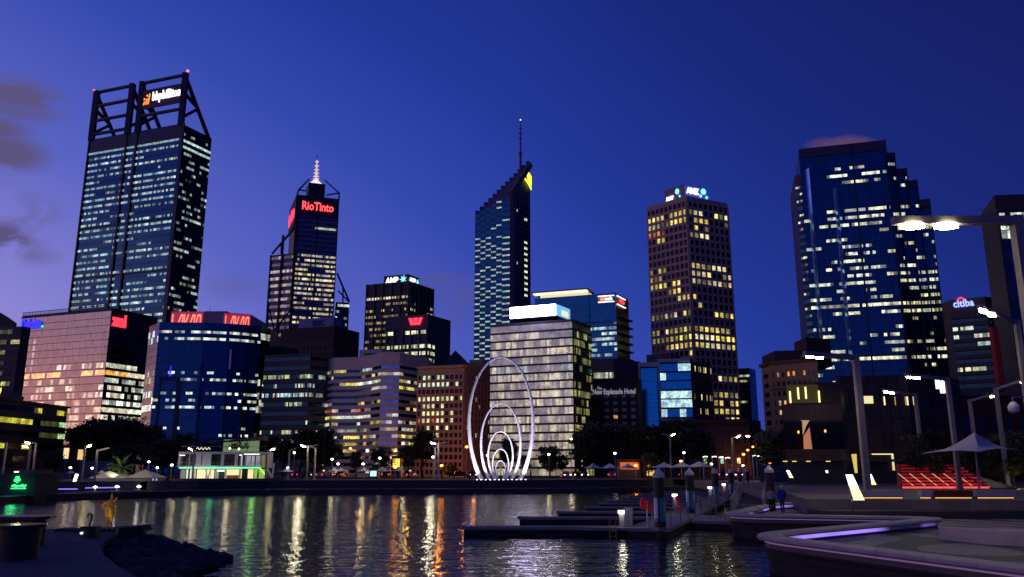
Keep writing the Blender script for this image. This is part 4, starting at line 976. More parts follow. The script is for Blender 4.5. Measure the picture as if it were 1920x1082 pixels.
g0 = [P(-12, 728, 205), P(27, 736, 205), P(46, 745, 205), P(42, 753, 205), P(-12, 753, 205)]
mb = MB(); mb.face(g0); mb.face([(p.x - .6, p.y + 1, p.z) for p in g0][::-1])
for i in range(5): j = (i + 1) % 5; p, q = g0[i], g0[j]; mb.face([q, p, (p.x - .6, p.y + 1, p.z), (q.x - .6, q.y + 1, q.z)])
mb.build('gable', DARK, b)
tri('lit_canopy', [(4, 776.5), (27, 770), (27, 774)], p0.y - 8, YEL_E); tri('lit_canopy', [(-4, 772), (3, 768), (2, 776), (-4, 779)], p0.y - 8, glow('pale_yellow', (1, 1, .8), 1.5)); tri('lit_canopy', [(-4, 738), (2, 726), (2, 732), (-3, 744)], p0.y - 9, YEL_E)

# steam drifting off the roof of the stepped tower
def steam():
    bm = bmesh.new(); q = P(1580, 272, 345); bmesh.ops.create_icosphere(bm, subdivisions=3, radius=1)
    for v in bm.verts:
        v.co = Vector((v.co.x * 19, v.co.y * 8, v.co.z * 4.6)); v.co.z += 1.4 * math.sin(v.co.x * .35) + .06 * v.co.x
    me = bpy.data.meshes.new('steam_plume'); bm.to_mesh(me); bm.free(); o = bpy.data.objects.new('steam_plume', me); COL.objects.link(o); o.location = q
    m = bpy.data.materials.new('steam'); m.use_nodes = True; t = m.node_tree; t.nodes.clear(); ou = nd(t, 'ShaderNodeOutputMaterial'); pv = nd(t, 'ShaderNodeVolumePrincipled')
    pv.inputs['Color'].default_value = (.9, .6, .55, 1); pv.inputs['Anisotropy'].default_value = 0
    tcx = nd(t, 'ShaderNodeTexCoord'); vl = nd(t, 'ShaderNodeVectorMath', operation='DIVIDE'); vl.inputs[1].default_value = (19, 8, 4.6); t.links.new(tcx.outputs['Object'], vl.inputs[0])
    ln = nd(t, 'ShaderNodeVectorMath', operation='LENGTH'); t.links.new(vl.outputs[0], ln.inputs[0]); fo = mth(t, 'MULTIPLY', mth(t, 'SUBTRACT', 1.0, ln.outputs['Value'], clamp=True), 1.6, clamp=True)
    n = nd(t, 'ShaderNodeTexNoise'); n.inputs['Scale'].default_value = .16; t.links.new(tcx.outputs['Object'], n.inputs['Vector'])
    de = mth(t, 'MULTIPLY', fo, mth(t, 'MULTIPLY', n.outputs['Fac'], .26)); t.links.new(de, pv.inputs['Density']); pv.inputs['Emission Color'].default_value = (.36, .19, .24, 1); t.links.new(mth(t, 'MULTIPLY', de, .22), pv.inputs['Emission Strength'])  # weak pink emission puts a glow into the steam itself
    t.links.new(pv.outputs[0], ou.inputs['Volume']); me.materials.append(m)
    tag(o, 'pale steam cloud drifting off the roof of the stepped blue tower', 'steam', kind='stuff')
steam()
# ================================================================ the setting: water, banks, promenades
GZ, LZ = 1.95, .85
def struct(mb, name, m, smooth=False): return tag(mb.build(name, m, smooth=smooth), kind='structure')
# water
m = bpy.data.materials.new('water'); m.use_nodes = True; t = m.node_tree; b_ = t.nodes['Principled BSDF']
b_.inputs['Base Color'].default_value = (.004, .006, .010, 1); b_.inputs['Roughness'].default_value = .05; b_.inputs['IOR'].default_value = 1.33
gp = nd(t, 'ShaderNodeNewGeometry'); sc1 = nd(t, 'ShaderNodeVectorMath', operation='MULTIPLY'); sc1.inputs[1].default_value = (.45, 1.0, 1); t.links.new(gp.outputs['Position'], sc1.inputs[0])
n1 = nd(t, 'ShaderNodeTexNoise'); n1.inputs['Scale'].default_value = 1.5; n1.inputs['Detail'].default_value = 3; n1.inputs['Roughness'].default_value = .6; n1.inputs['Distortion'].default_value = .4; t.links.new(sc1.outputs[0], n1.inputs['Vector'])
n2 = nd(t, 'ShaderNodeTexNoise'); n2.inputs['Scale'].default_value = .42; n2.inputs['Detail'].default_value = 3; t.links.new(sc1.outputs[0], n2.inputs['Vector'])
hs = mth(t, 'MULTIPLY_ADD', n2.outputs['Fac'], 1.2, n1.outputs['Fac'])
bp = nd(t, 'ShaderNodeBump'); bp.inputs['Strength'].default_value = 1.0; bp.inputs['Distance'].default_value = .095; t.links.new(hs, bp.inputs['Height']); t.links.new(bp.outputs[0], b_.inputs['Normal'])
mb = MB(); mb.face([(-500, -60, 0), (500, -60, 0), (500, 420, 0), (-500, 420, 0)]); struct(mb, 'water', m)
W = [G(-700, 985), G(-60, 950), G(60, 941), G(200, 935), G(330, 931), G(480, 927), G(870, 926), G(1150, 924), G(1300, 919), G(1420, 916), G(1520, 913)]
bank = mat('bank_stone', (.05, .042, .05), .8, var=.3, vs=.6)
prom = mat('promenade_paving', (.055, .05, .055), .8, var=.35, vs=.4, bump=.2, bs=3)
up = [Vector((p.x, max(p.y + 5.0, 127.0), 0)) for p in W]
mb = MB(); mb.prism([(p.x, p.y) for p in W] + [(p.x, p.y - .01) for p in reversed(up)], -1.5, .75); struct(mb, 'lower_landing', bank)
mb = MB(); far = [(W[-1].x + 3, up[-1].y), (3000, up[-1].y), (3000, 5000), (-3000, 5000), (-3000, up[0].y)]
mb.prism([(p.x, p.y) for p in up] + far, -1.5, GZ); struct(mb, 'ground', prom)
mb = MB()
for p, q in zip(up, up[1:]): mb.slab(p, q, -.5, .12, GZ, GZ + .12)
struct(mb, 'quay_kerb', mat('kerb_stone', (.09, .08, .09), .8))
# road behind the promenade with kerbs and markings
asph = mat('asphalt', (.03, .03, .032), .8)
mb = MB(); mb.face([(-260, 184, GZ + .004), (260, 184, GZ + .004), (260, 198, GZ + .004), (-260, 198, GZ + .004)]); struct(mb, 'road', asph)
mb = MB()
for i in range(-40, 41): mb.face([(i * 6 - 1.5, 190.9, GZ + .008), (i * 6 + 1.5, 190.9, GZ + .008), (i * 6 + 1.5, 191.05, GZ + .008), (i * 6 - 1.5, 191.05, GZ + .008)])
struct(mb, 'road_marking', mat('road_paint', (.6, .6, .58), .7))
mb = MB(); mb.box((-260, 183.7, GZ), (260, 184, GZ + .13)); mb.box((-260, 198, GZ), (260, 198.3, GZ + .13)); struct(mb, 'kerb', mat('kerb_stone', (.09, .08, .09)))
mb = MB(); mb.face([(-120, 158, GZ + .01), (60, 158, GZ + .01), (60, 178, GZ + .01), (-120, 178, GZ + .01)]); struct(mb, 'lawn', mat('lawn_grass', (.04, .07, .015), .9, vs=.8, bump=.5, bs=6))
# ---- right hand promenade: zigzag shore
def chaikin(pts, n=3, k=.22):
    for _ in range(n):
        q = [pts[0]]
        for a, b in zip(pts, pts[1:]): q += [a.lerp(b, k), a.lerp(b, 1 - k)]
        pts = q + [pts[-1]]
    return pts
zt_ = 1.3
Zp = [G(2500, 1130, zt_), G(1409, 1001, zt_), G(1775, 969.5, zt_), G(1362, 963, zt_), G(1450, 943, zt_), G(1640, 936, zt_), G(1425, 921.5, zt_), G(1424, 917, .9)]
shore = []
for i in range(1, len(Zp) - 1):
    a, p, c_ = Zp[i - 1], Zp[i], Zp[i + 1]; ra = min(2.2, (a - p).length * .4); rc = min(2.2, (c_ - p).length * .4)
    s_ = p + (a - p).normalized() * ra; e_ = p + (c_ - p).normalized() * rc
    shore += [(s_ * (1 - t_) ** 2 + p * 2 * t_ * (1 - t_) + e_ * t_ ** 2) for t_ in (0, .15, .3, .45, .6, .75, .9, 1)]
shore = [Zp[0]] + shore + [Zp[-1]]
pav = bpy.data.materials.new('curved_paving'); pav.use_nodes = True; t = pav.node_tree; b_ = t.nodes['Principled BSDF']; b_.inputs['Roughness'].default_value = .6
gp = nd(t, 'ShaderNodeNewGeometry'); nz = nd(t, 'ShaderNodeTexNoise'); nz.inputs['Scale'].default_value = .075; nz.inputs['Detail'].default_value = 0; t.links.new(gp.outputs['Position'], nz.inputs['Vector'])
wv = mth(t, 'FRACT', mth(t, 'MULTIPLY', nz.outputs['Fac'], 9.0)); st_ = mth(t, 'GREATER_THAN', wv, .5)
n2 = nd(t, 'ShaderNodeTexNoise'); n2.inputs['Scale'].default_value = 5; n2.inputs['Detail'].default_value = 5; t.links.new(gp.outputs['Position'], n2.inputs['Vector'])
mxr = nd(t, 'ShaderNodeMixRGB'); t.links.new(st_, mxr.inputs[0]); mxr.inputs[1].default_value = (.032, .028, .034, 1); mxr.inputs[2].default_value = (.17, .145, .15, 1)
h_ = nd(t, 'ShaderNodeVectorMath', operation='SCALE'); t.links.new(mxr.outputs[0], h_.inputs[0]); t.links.new(mth(t, 'MULTIPLY_ADD', n2.outputs['Fac'], .8, .6), h_.inputs['Scale']); joints(t, gp, h_.outputs[0], b_, .9, -.6, .02, .5)
mb = MB(); poly = [(p.x, p.y) for p in shore]; poly += [(up[-1].x, up[-1].y + 1), (180, up[-1].y + 1), (180, shore[0].y)]
mb.prism(poly[::-1] if False else poly, -1.5, LZ)
pm = mb.build('quay_promenade', [pav]); tag(pm, kind='structure')
bm = bmesh.new(); bm.from_mesh(pm.data); bmesh.ops.recalc_face_normals(bm, faces=bm.faces); bmesh.ops.triangulate(bm, faces=[f for f in bm.faces if len(f.verts) > 4]); bm.to_mesh(pm.data); bm.free()
# bench capping the shore, with violet light in the recess below its lip
def sweep(path, prof, m, name, parent=None, org=None, closed_prof=True):
    mb = MB(); R_ = []
    for i, p in enumerate(path):
        a = path[max(0, i - 1)]; c_ = path[min(len(path) - 1, i + 1)]; d_ = (c_ - a); d_.z = 0; d_.normalize(); n_ = Vector((d_.y, -d_.x, 0))
        R_.append([(p.x + n_.x * o, p.y + n_.y * o, z_) for o, z_ in prof])
    k = len(prof)
    for a, c_ in zip(R_, R_[1:]):
        for i in range(k if closed_prof else k - 1):
            j = (i + 1) % k; mb.face([a[i], c_[i], c_[j], a[j]])
    mb.face(R_[0][::-1]); mb.face(R_[-1])
    return mb.build(name, m, parent)
conc = mat('bench_concrete', (.36, .30, .30), .65, var=.25, vs=1.5, bump=.25, bs=12)
seawall = mat('sea_wall', (.028, .022, .028), .8, var=.5, vs=.8, bump=.4, bs=4, jt=(2.4, 3))
led = bpy.data.materials.new('violet_wall_glow'); led.use_nodes = True; led.use_nodes = True; t = led.node_tree; b_ = t.nodes['Principled BSDF']; b_.inputs['Emission Color'].default_value = (.36, .22, 1, 1)
gp = nd(t, 'ShaderNodeNewGeometry'); nz = nd(t, 'ShaderNodeTexNoise'); nz.inputs['Scale'].default_value = .22; t.links.new(gp.outputs['Position'], nz.inputs['Vector'])
t.links.new(mth(t, 'MULTIPLY', mth(t, 'SUBTRACT', nz.outputs['Fac'], .38, clamp=True), 4.5), b_.inputs['Emission Strength'])
BN = empty('quay_bench', (shore[0].x, shore[0].y, LZ), 'long zigzag concrete bench edging the quay with violet light under its lip', 'bench')
prof_ = [(-.42, 1.14), (.42, 1.14), (.46, 1.19), (.43, 1.27), (.36, 1.30), (-.36, 1.30), (-.43, 1.27), (-.46, 1.19)]
dist = [0]
for a, c_ in zip(shore, shore[1:]): dist.append(dist[-1] + (c_ - a).length)
def at_d(s_):
    for i in range(len(dist) - 1):
        if dist[i + 1] >= s_: return shore[i].lerp(shore[i + 1], (s_ - dist[i]) / max(1e-6, dist[i + 1] - dist[i]))
    return shore[-1]
seat_mb = MB(); s0_ = 0.0
while s0_ < dist[-1] - .4:
    e0_ = min(s0_ + 1.75, dist[-1]); pp = [at_d(s0_ + .012 + (e0_ - s0_ - .024) * k / 5) for k in range(6)]; R_ = []
    for i, p in enumerate(pp):
        d_ = (at_d(min(dist[-1], s0_ + (e0_ - s0_) * i / 5 + .15)) - at_d(max(0, s0_ + (e0_ - s0_) * i / 5 - .15))); d_.z = 0; d_.normalize(); n_ = Vector((d_.y, -d_.x, 0)); R_.append([(p.x + n_.x * o, p.y + n_.y * o, z_) for o, z_ in prof_])
    for a, c_ in zip(R_, R_[1:]):
        for i in range(8): j = (i + 1) % 8; seat_mb.face([a[i], c_[i], c_[j], a[j]])
    seat_mb.face(R_[0][::-1]); seat_mb.face(R_[-1]); s0_ = e0_
seat_mb.build('seat', conc, BN)
sweep(shore, [(-.16, LZ - .01), (.16, LZ - .01), (.16, 1.14), (-.16, 1.14)], mat('bench_plinth', (.10, .09, .10), .6), 'plinth', BN)
inn = shore[14:]   # the strip faces the paving
sweep(shore[8:], [(.17, .97), (.20, .97), (.20, 1.13), (.17, 1.13)], led, 'led_strip', BN)  # glowing band stands in for the plinth wall lit violet by leds
sweep(shore, [(-.19, 1.04), (-.17, 1.04), (-.17, 1.09), (-.19, 1.09)], glow('faint_violet_strip', (.45, .25, .7), .22), 'led_strip', BN)
sweep(shore, [(-.02, -1), (-.02, LZ + .02), (-.24, LZ + .02), (-.24, LZ - .05), (-.10, LZ - .06), (-.10, LZ - .30), (-.16, LZ - .31), (-.16, LZ - .36), (-.08, LZ - .37), (-.08, -1)], seawall, 'sea_wall', None); tag(bpy.data.objects['sea_wall'], kind='structure')
# white joint line at the corner of the sea wall
# far bench with bright violet strip at the right of the far bank
fb = [p + Vector((0, .6, 0)) for p in (G(1243, 905.5, 1.2), G(1330, 905, 1.2), G(1450, 905, 1.2), G(1530, 904.5, 1.2), G(1640, 906, 1.2))]
FB = empty('quay_bench', (fb[0].x, fb[0].y, .75), 'far straight concrete bench across the water behind the piles, violet strip light', 'bench')
sweep(fb, [(-.5, 1.1), (.5, 1.1), (.5, 1.35), (-.5, 1.35)], conc, 'seat', FB); sweep(fb, [(-.3, .7), (.3, .7), (.3, 1.1), (-.3, 1.1)], conc, 'plinth', FB)
sweep(fb, [(.52, .92), (.55, .92), (.55, 1.12), (.52, 1.12)], glow('bright_violet_strip', (.55, .40, 1), 1.3), 'led_strip', FB)
# left far bank strips and small deck lights
for k, (a, c_, w_) in enumerate((((110, 917), (145, 917), 'short'), ((160, 915), (225, 914), 'middle'), ((262, 912.5), (372, 910.5), 'long'))):
    A = G(a[0], a[1], 1.2); B = G(c_[0], c_[1], 1.2); mb = MB(); mb.bar(A, B, .12, .14); o = mb.build('strip_light', PRP_E); tag(o, {'short': 'short violet strip light on the far quay nearest the green sign', 'middle': 'violet strip light on the far quay before the white marquee', 'long': 'long violet strip light on the far quay before the white pavilion'}[w_], 'strip light')
dl = None
for k, (px, py) in enumerate(((78, 919.5), (178, 917.5), (219, 916), (260, 915.5), (315, 914))):
    p = G(px, py + 3, .76)
    if dl is None:
        dl = empty('deck_light', (0, 0, 0), '', 'light', 'white deck lights along the far quay'); mb = MB(); mb.bar((0, 0, 0), (0, 0, .35), .12, n=8); mb.build('post', WHITEM, dl)
        mb = MB(); mb.lathe((0, 0, .33), [(.1, 0), (.3, .1), (.3, .2), (.08, .34)], 8); mb.build('lamp_head', glow('deck_lamp', (1, .97, .9), 9), dl); o = dl
    else: o = copy_tree(dl)
    o.location = p; o['label'] = ('first', 'second', 'third', 'fourth', 'fifth')[k] + ' white deck light from the left on the far quay edge'
# ---- upper terrace at right with retaining wall
tw = [G(1508, 967, LZ), G(1700, 968, LZ), G(2100, 973, LZ)]; TZ = 1.85
tzw = mat('terrace_stone', (.15, .11, .105), .75, var=.45, vs=.8, bump=.3, bs=5, jt=(1.5, 4))
mb = MB(); mb.prism([(tw[0].x + .2, tw[0].y), (tw[1].x, tw[1].y), (tw[2].x, tw[2].y), (170, 152), (tw[0].x + 14, 152), (tw[0].x + 3.2, tw[0].y + 12)], LZ - .02, TZ); struct(mb, 'terrace', tzw)
mb = MB(); p = G(1516, 950, 1.4); mb.prism([(p.x, p.y - 3), (tw[1].x + 10, p.y - 3.3), (tw[1].x + 10, tw[1].y - .02), (p.x, tw[0].y - .02)], LZ, LZ + .42); struct(mb, 'terrace_step', mat('step_stone', (.035, .03, .033), .7))
# pale stone blocks / planters on the lower promenade
def block(name, label, cat, pts, z0, z1, m, group=None):
    mb = MB(); mb.prism([(p.x, p.y) for p in pts], z0, z1)
    o = mb.build(name, m, org=Vector((pts[0].x, pts[0].y, z0))); md = o.modifiers.new('b', 'BEVEL'); md.width = .05; md.segments = 2; return tag(o, label, cat, group)
a = G(1577, 951, LZ); bq = G(1600, 949, LZ); block('stone_block', 'pale tapered stone seat at the foot of the slanted light pylon', 'seat', [a, bq, bq + Vector((.3, 1.6, 0)), a + Vector((-.3, 1.6, 0))], LZ, 1.42, conc)
a = G(1858, 1022, LZ); bq = G(2080, 1032, LZ); block('stone_block', 'wide pale stone block on the dark paving at the right edge', 'seat', [a, bq, bq + Vector((1, 2.6, 0)), a + Vector((-.6, 2.6, 0))], LZ, 1.34, conc)
# white benches with warm light under
wl = glow('warm_led', (1, .50, .10), 1.2); wl.cycles.emission_sampling = 'AUTO'
bench_m = mat('white_bench', (.30, .26, .28), .5, var=.1)
for k, (x0, x1, lb, mm) in enumerate(((1600, 1696, 'long white bench on the terrace left of the red lit steps', bench_m), (1730, 1749, 'short white bench on the terrace before the red lit steps', bench_m), (1752, 1826, 'dark red bench between the two white terrace benches', mat('red_bench', (.12, .025, .012), .6)), (1832, 1905, 'long white bench below the big canopy', bench_m))):
    A = G(x0, 935.5, TZ); B = G(x1, 935.5, TZ); t_ = .98
    e_ = empty('terrace_bench', (A.x, A.y, TZ), lb, 'bench', None)
    mb = MB(); hgt = .52; mb.prism([(A.x, A.y), (B.x, B.y), (B.x - .15, B.y + .9), (A.x + .15, A.y + .9)], TZ + .13, TZ + hgt); s_ = mb.build('seat', mm, e_)
    mb = MB(); mb.prism([(A.x + .15, A.y + .15), (B.x - .15, B.y + .15), (B.x - .15, B.y + .7), (A.x + .15, A.y + .7)], TZ, TZ + .13); mb.build('plinth', DARK, e_)
    mb = MB(); mb.bar((A.x + (.1 if k != 1 else -.1), A.y + .08, TZ + .06), (B.x - .1, B.y + .08, TZ + .06), .03, .05); mb.build('led_strip', wl, e_)

# ================================================================ street lamps of the near bank
grey = mat('lamp_steel', (.17, .145, .17), .4, .3)
lamp_glow = glow('lamp_white', (1, .90, .42), 60); lamp_glow.cycles.emission_sampling = 'AUTO'
def street_lamp(base, H, tip, w, label, group, heads=2, e=0, hl=.55, lit=True, second=None):
    o = empty('street_lamp', base, label, 'street lamp', group); b0 = Vector(base); t_ = Vector((b0.x, b0.y, b0.z + H)); tp = Vector(tip)
    mb = MB(); mb.bar(b0, t_ + Vector((0, 0, w * .5)), w, n=4); mb.build('post', grey, o)
    mb = MB(); mb.box((b0.x - w * .9, b0.y - w * .9, b0.z), (b0.x + w * .9, b0.y + w * .9, b0.z + .05)); mb.bar(b0 + Vector((0, 0, .05)), b0 + Vector((0, 0, .35)), w * 1.3); mb.build('base_plate', grey, o)
    mb = MB(); d_ = (tp - t_).normalized(); mb.bar(t_ + d_ * w * .5, tp, w * .9, w * .8); arm = mb.build('arm', grey, o)
    if second is not None: mb = MB(); mb.bar(t_ + (Vector(second) - t_).normalized() * w * .5, second, w * .9, w * .8); mb.build('arm', grey, o)
    if lit:
        for k in range(heads):
            c_ = tp - d_ * (hl * .75 + k * hl * 1.35) - Vector((0, 0, w * .40 + .05)); mb = MB(); s_ = hl / 2
            side = Vector((-d_.y, d_.x, 0)).normalized()
            bm_ = []
            for i in range(8):
                an = 2 * math.pi * i / 8; bm_.append(c_ + d_ * math.cos(an) * s_ + side * math.sin(an) * s_ * .6)
            mb.face([p + Vector((0, 0, .06)) for p in bm_]); mb.face([p - Vector((0, 0, .06)) for p in bm_][::-1])
            for i in range(8): j = (i + 1) % 8; mb.face([bm_[i] - Vector((0, 0, .06)), bm_[j] - Vector((0, 0, .06)), bm_[j] + Vector((0, 0, .06)), bm_[i] + Vector((0, 0, .06))])
            mb.build('lamp_head', lamp_glow, o)
        if e: c_ = tp - d_ * hl - Vector((0, 0, .5)); point('lamp_light', c_, (1, .86, .5), e, .25, 150, c_ - Vector((0, 0, 5)))
    return o
NG = 'tall angular street lamps of the near quay'
b0 = XY(1935, 26.6, GZ); pt = P(1903, 414, 26.6); b0 = Vector((pt.x + .05, 26.6, LZ)); street_lamp(b0, pt.z - LZ, P(1674, 414, 26.6), .34, 'nearest street lamp, twin glaring heads, at the upper right', NG, e=260, hl=.85)
def near_lamp(px_top, py_top, Y, tip, tipY, label, e=120, heads=2, w=.3):
    q_ = P(px_top, py_top, Y); street_lamp((q_.x, Y, TZ), q_.z - TZ, P(tip[0], tip[1], tipY), w, label, NG, heads, e, hl=.62)
near_lamp(1604, 671, 59, (1508, 663), 57.4, 'street lamp with twin heads before the dark gallery building, left of the umbrella', 700, w=.42)
near_lamp(1776, 711, 72, (1697, 703), 70.5, 'street lamp with twin heads right of the lit emblem of the gallery', 120, w=.34)
near_lamp(1716, 741, 88, (1655, 731), 86, 'street lamp seen over the slot windows of the gallery building', 120, w=.32)
near_lamp(1818, 752, 97, (1866, 739), 93, 'street lamp whose arm points right, just above the umbrella peak', 60, 1, w=.34)
near_lamp(1867, 730, 84, (1925, 711), 80, 'street lamp arm pointing right, before the red brick building', 60, 1, w=.34)
q_ = P(1906, 606, 43.7); street_lamp((q_.x, 43.7, LZ), q_.z - LZ, P(1834, 574, 42), .26, 'street lamp standing left of the right edge beside the blue lettered sign', NG, 2, 120, hl=.55)
# security camera on a bracket
e_ = empty('security_camera', P(1898, 745, 26.4), 'white dome security camera hanging from a bracket on the nearest lamp post', 'camera'); c_ = P(1898, 745, 26.4)
mb = MB(); mb.bar(c_, P(1925, 745, 26.4), .06); mb.bar(c_, c_ - Vector((0, 0, .16)), .05, n=8); mb.build('bracket', grey, e_)
mb = MB(); mb.lathe(c_ - Vector((0, 0, .48)), [(.13, .0), (.165, .06), (.165, .2), (.10, .30), (.05, .34)], 18); mb.build('housing', mat('camera_white', (.55, .5, .6), .35, var=.03), e_, smooth=True)
mb = MB(); mb.lathe(c_ - Vector((0, 0, .56)), [(.02, .0), (.08, .02), (.12, .08)], 16); mb.build('dome', mat('camera_dome', (.02, .02, .025), .1), e_, smooth=True)
# far lamps
FG = 'thin street lamps along the far promenade'
def far_lamp(px, pt_, pb, tip, label, Y=None, lit=True, second=None, w=.26):
    Y = Y or 150; q_ = P(px, pt_, Y); zb = GZ; s2 = P(second[0], second[1], Y + .5) if second else None
    street_lamp((q_.x, Y, zb), q_.z - zb, P(tip[0], tip[1], Y - .3), w, label, FG, 1, 0, hl=.75, lit=lit, second=s2)
for a in ((12, 831, 880, (-6, 828), 'street lamp pole cut by the left edge', 130, False), (57, 837, 890, (40, 834), 'lit street lamp behind the green sign, the shorter of the two', 130, True), (68, 832, 890, (45, 827), 'lit street lamp behind the green sign, the taller of the two', 132, True),
          (160, 838, 895, (173, 832), 'lit street lamp left of the white marquee, its head pointing right', 138, True), (183, 845, 895, (205, 840), 'unlit street lamp standing in the white marquee', 128, False), (365, 845, 898, (352, 838), 'lit street lamp in front of the white pavilion', 140, True),
          (501, 845, 898, (517, 839), 'lit street lamp at the right end of the white pavilion', 140, True), (543, 845, 895, (555, 841), 'unlit street lamp right of the white pavilion', 150, False), (592, 841, 898, (577, 836), 'street lamp with unlit arm beside the brightest lamp left of the sculpture', 148, False),
          (578, 838, 898, (563, 834), 'bright street lamp left of the banded office block, double arm', 144, True), (822, 832, 897, (806, 829), 'glaring street lamp in front of the brown stone block', 146, True), (816, 840, 897, (812, 838), 'unlit pole close beside the glaring lamp of the brown stone block', 150, False),
          (1256, 817, 895, (1267, 811), 'street lamp with two arms before the bright blue glass building', 150, True), (1372, 822, 898, (1390, 815), 'lit street lamp at the street corner right of the sash windows', 146, True), (1416, 820, 895, (1397, 816), 'lit street lamp facing its neighbour across the side street', 156, True)):
    sec = {578: (598, 834), 822: (838, 829), 1256: (1240, 813)}.get(a[0]); far_lamp(a[0], a[1], a[2], a[3], a[4], a[5], a[6], sec)
point('lamp_light', P(564, 838, 143), (1, .9, .6), 500, .4); point('lamp_light', P(808, 836, 145), (1, .9, .6), 500, .4); point('lamp_light', P(1389, 822, 145), (1, .8, .5), 200, .4)
# path lamps
def path_lamp(px, py, Y, label, col=(1, .95, .75), s=10, r=.22):
    q_ = P(px, py, Y); o = empty('path_lamp', (q_.x, Y, GZ), label, 'lamp', 'small path lamps of the far shore')
    mb = MB(); mb.bar((q_.x, Y, GZ), (q_.x, Y, q_.z), .12, n=6); mb.build('post', grey, o)
    mb = MB(); mb.lathe((q_.x, Y, q_.z), [(r * .4, -r * .7), (r, -r * .3), (r, r * .3), (r * .4, r * .7)], 8); mb.build('lamp_head', glow('path_%d_%d_%d' % tuple(int(c * 9) for c in col), col, s), o)
OR = (1, .33, .04); GRN_ = (.8, 1, .75)
for px, py, Y, lb, c_ in ((132, 877, 150, 'left of the blue tents', 0), (173, 878, 150, 'over the white marquee', 0), (279, 866, 152, 'at the palm', 0), (295, 877, 150, 'right of the palm', 0), (322, 872, 145, 'before the left end of the pavilion', 0), (540, 877, 150, 'by the lone umbrella', 0), (552, 849, 155, 'behind the lone umbrella', 0),
                       (623, 861, 150, 'in the trees left of the banded block', 0), (634, 870, 152, 'over the first pair of umbrellas', 0), (681, 870, 152, 'over the third umbrella', 0), (712, 859, 150, 'over the fourth umbrella', 0), (741, 876, 146, 'glowing orange by the last umbrella', 3), (657, 841, 185, 'orange against the banded block', 3),
                       (812, 857, 150, 'beside the brown stone block', 0), (828, 873, 160, 'orange at the foot of the brown stone block', 3), (875, 838, 160, 'pink orange left of the largest ring', 3), (889, 869, 160, 'orange behind the rings', 3), (914, 854, 150, 'white behind the rings', 0), (1029, 852, 150, 'right of the rings', 0), (1071, 823, 158, 'against the pale glass block', 0),
                       (1153, 850, 150, 'before the hotel trees', 0), (1282, 849, 150, 'over the right hand umbrellas', 0), (1192, 873, 158, 'orange behind the middle umbrellas', 3), (1277, 865, 158, 'orange behind the right umbrellas', 3), (1394, 852, 170, 'orange at the lane mouth', 3), (1385, 862, 168, 'large orange at the lane mouth', 3), (1412, 838, 200, 'orange up the lane', 3), (1402, 844, 195, 'smaller orange up the lane', 3),
                       (1393, 873, 165, 'white at the lane mouth', 0), (1443, 868, 140, 'amber before the gallery', 3), (1334, 870, 160, 'green white by the corner umbrella', 0)):
    path_lamp(px, py, Y, ('small orange lamp, ' if c_ == 3 else 'small white lamp, ') + lb, OR if c_ == 3 else (1, .95, .72), 7 if c_ == 3 else 13, .30 if c_ == 3 else .22)
for px in (744, 828, 889, 1192): point('orange_lamp_light', P(px, 874, 168), (1, .28, .02), 260, .4)
for px in (826, 846, 872): point('orange_lamp_light', P(px, 878, 226), (1, .25, .02), 1500, .5)
for px, py in ((680, 862), (765, 866), (700, 845)): point('yellow_lobby_light', P(px, py, 262), (1, .5, .08), 1200, .5)
# curved street lights near the corner
for k, (px, py) in enumerate(((1318, 857), (1335, 857), (1348, 858), (1360, 859), (1411, 855), (1428, 856), (1434, 857))):
    q_ = P(px, py, 175); o = empty('curved_lamp', (q_.x, 175, GZ), ('first', 'second', 'third', 'fourth', 'fifth', 'sixth', 'seventh')[k] + ' curved white street light from the left at the street corner', 'street lamp', 'curved white street lights at the corner')
    mb = MB(); mb.bar((q_.x, 175, GZ), q_, .16, n=6); mb.build('post', WHITEM, o); mb = MB(); prev = q_
    for j in range(1, 5): nx = q_ + Vector((j * .24 * (1 if k != 5 else -1), 0, .12 * math.sin(j * .7))); mb.bar(prev, nx, .22, .14); prev = nx
    mb.build('lamp_head', glow('curved_white', (1, 1, .9), 3), o)
# traffic and shop lights
for k, (px, py, c_, lb) in enumerate(((1228, 0, 0, ''),)): pass
def shop(px0, py0, px1, py1, Y, m, label):
    A = P(px0, py1, Y); B = P(px1, py0, Y); e_ = empty('kiosk', (A.x, Y, GZ), label, 'kiosk')
    mb = MB(); mb.box((A.x - .3, Y + .05, GZ), (B.x + .3, Y + 3, B.z + .5)); mb.build('wall', DARK, e_); mb = MB(); mb.box((A.x, Y - .05, max(A.z, GZ + .1)), (B.x, Y + .04, B.z)); mb.build('lit_front', m, e_)
    mb = MB(); mb.box((A.x - .5, Y - .8, B.z + .5), (B.x + .5, Y + 3.2, B.z + .62)); mb.build('roof', DARK, e_)
shop(1163, 867, 1198, 880, 172, mat('orange_shop', (.1, .05, .02), emit=(1, .16, .02), es=.75, vs=.5, var=.5), 'low kiosk glowing orange behind the middle umbrellas')
shop(1213, 866, 1226, 892, 172, mat('yellow_arch', (.1, .08, .02), emit=(1, .65, .15), es=.9), 'kiosk with tall yellow lit front left of the right umbrellas')
shop(694, 883, 706, 893, 165, glow('cyan_shop', (.5, .95, 1), 1.2), 'kiosk with small cyan lit front under the trees')
shop(118, 840, 130, 860, 186, glow('amber_shop', (1, .75, .35), 1.0), 'shop with amber lit window among the trees at left')
shop(145, 843, 160, 862, 187, mat('amber_shop2', (.1, .1, .1), emit=(1, .65, .25), es=.9), 'shop with dim amber window right of the brighter one at left')
shop(736, 860, 750, 876, 190, glow('yellow_lobby', (1, .75, .06), 1.1), 'yellow lit entrance at the foot of the banded office block')

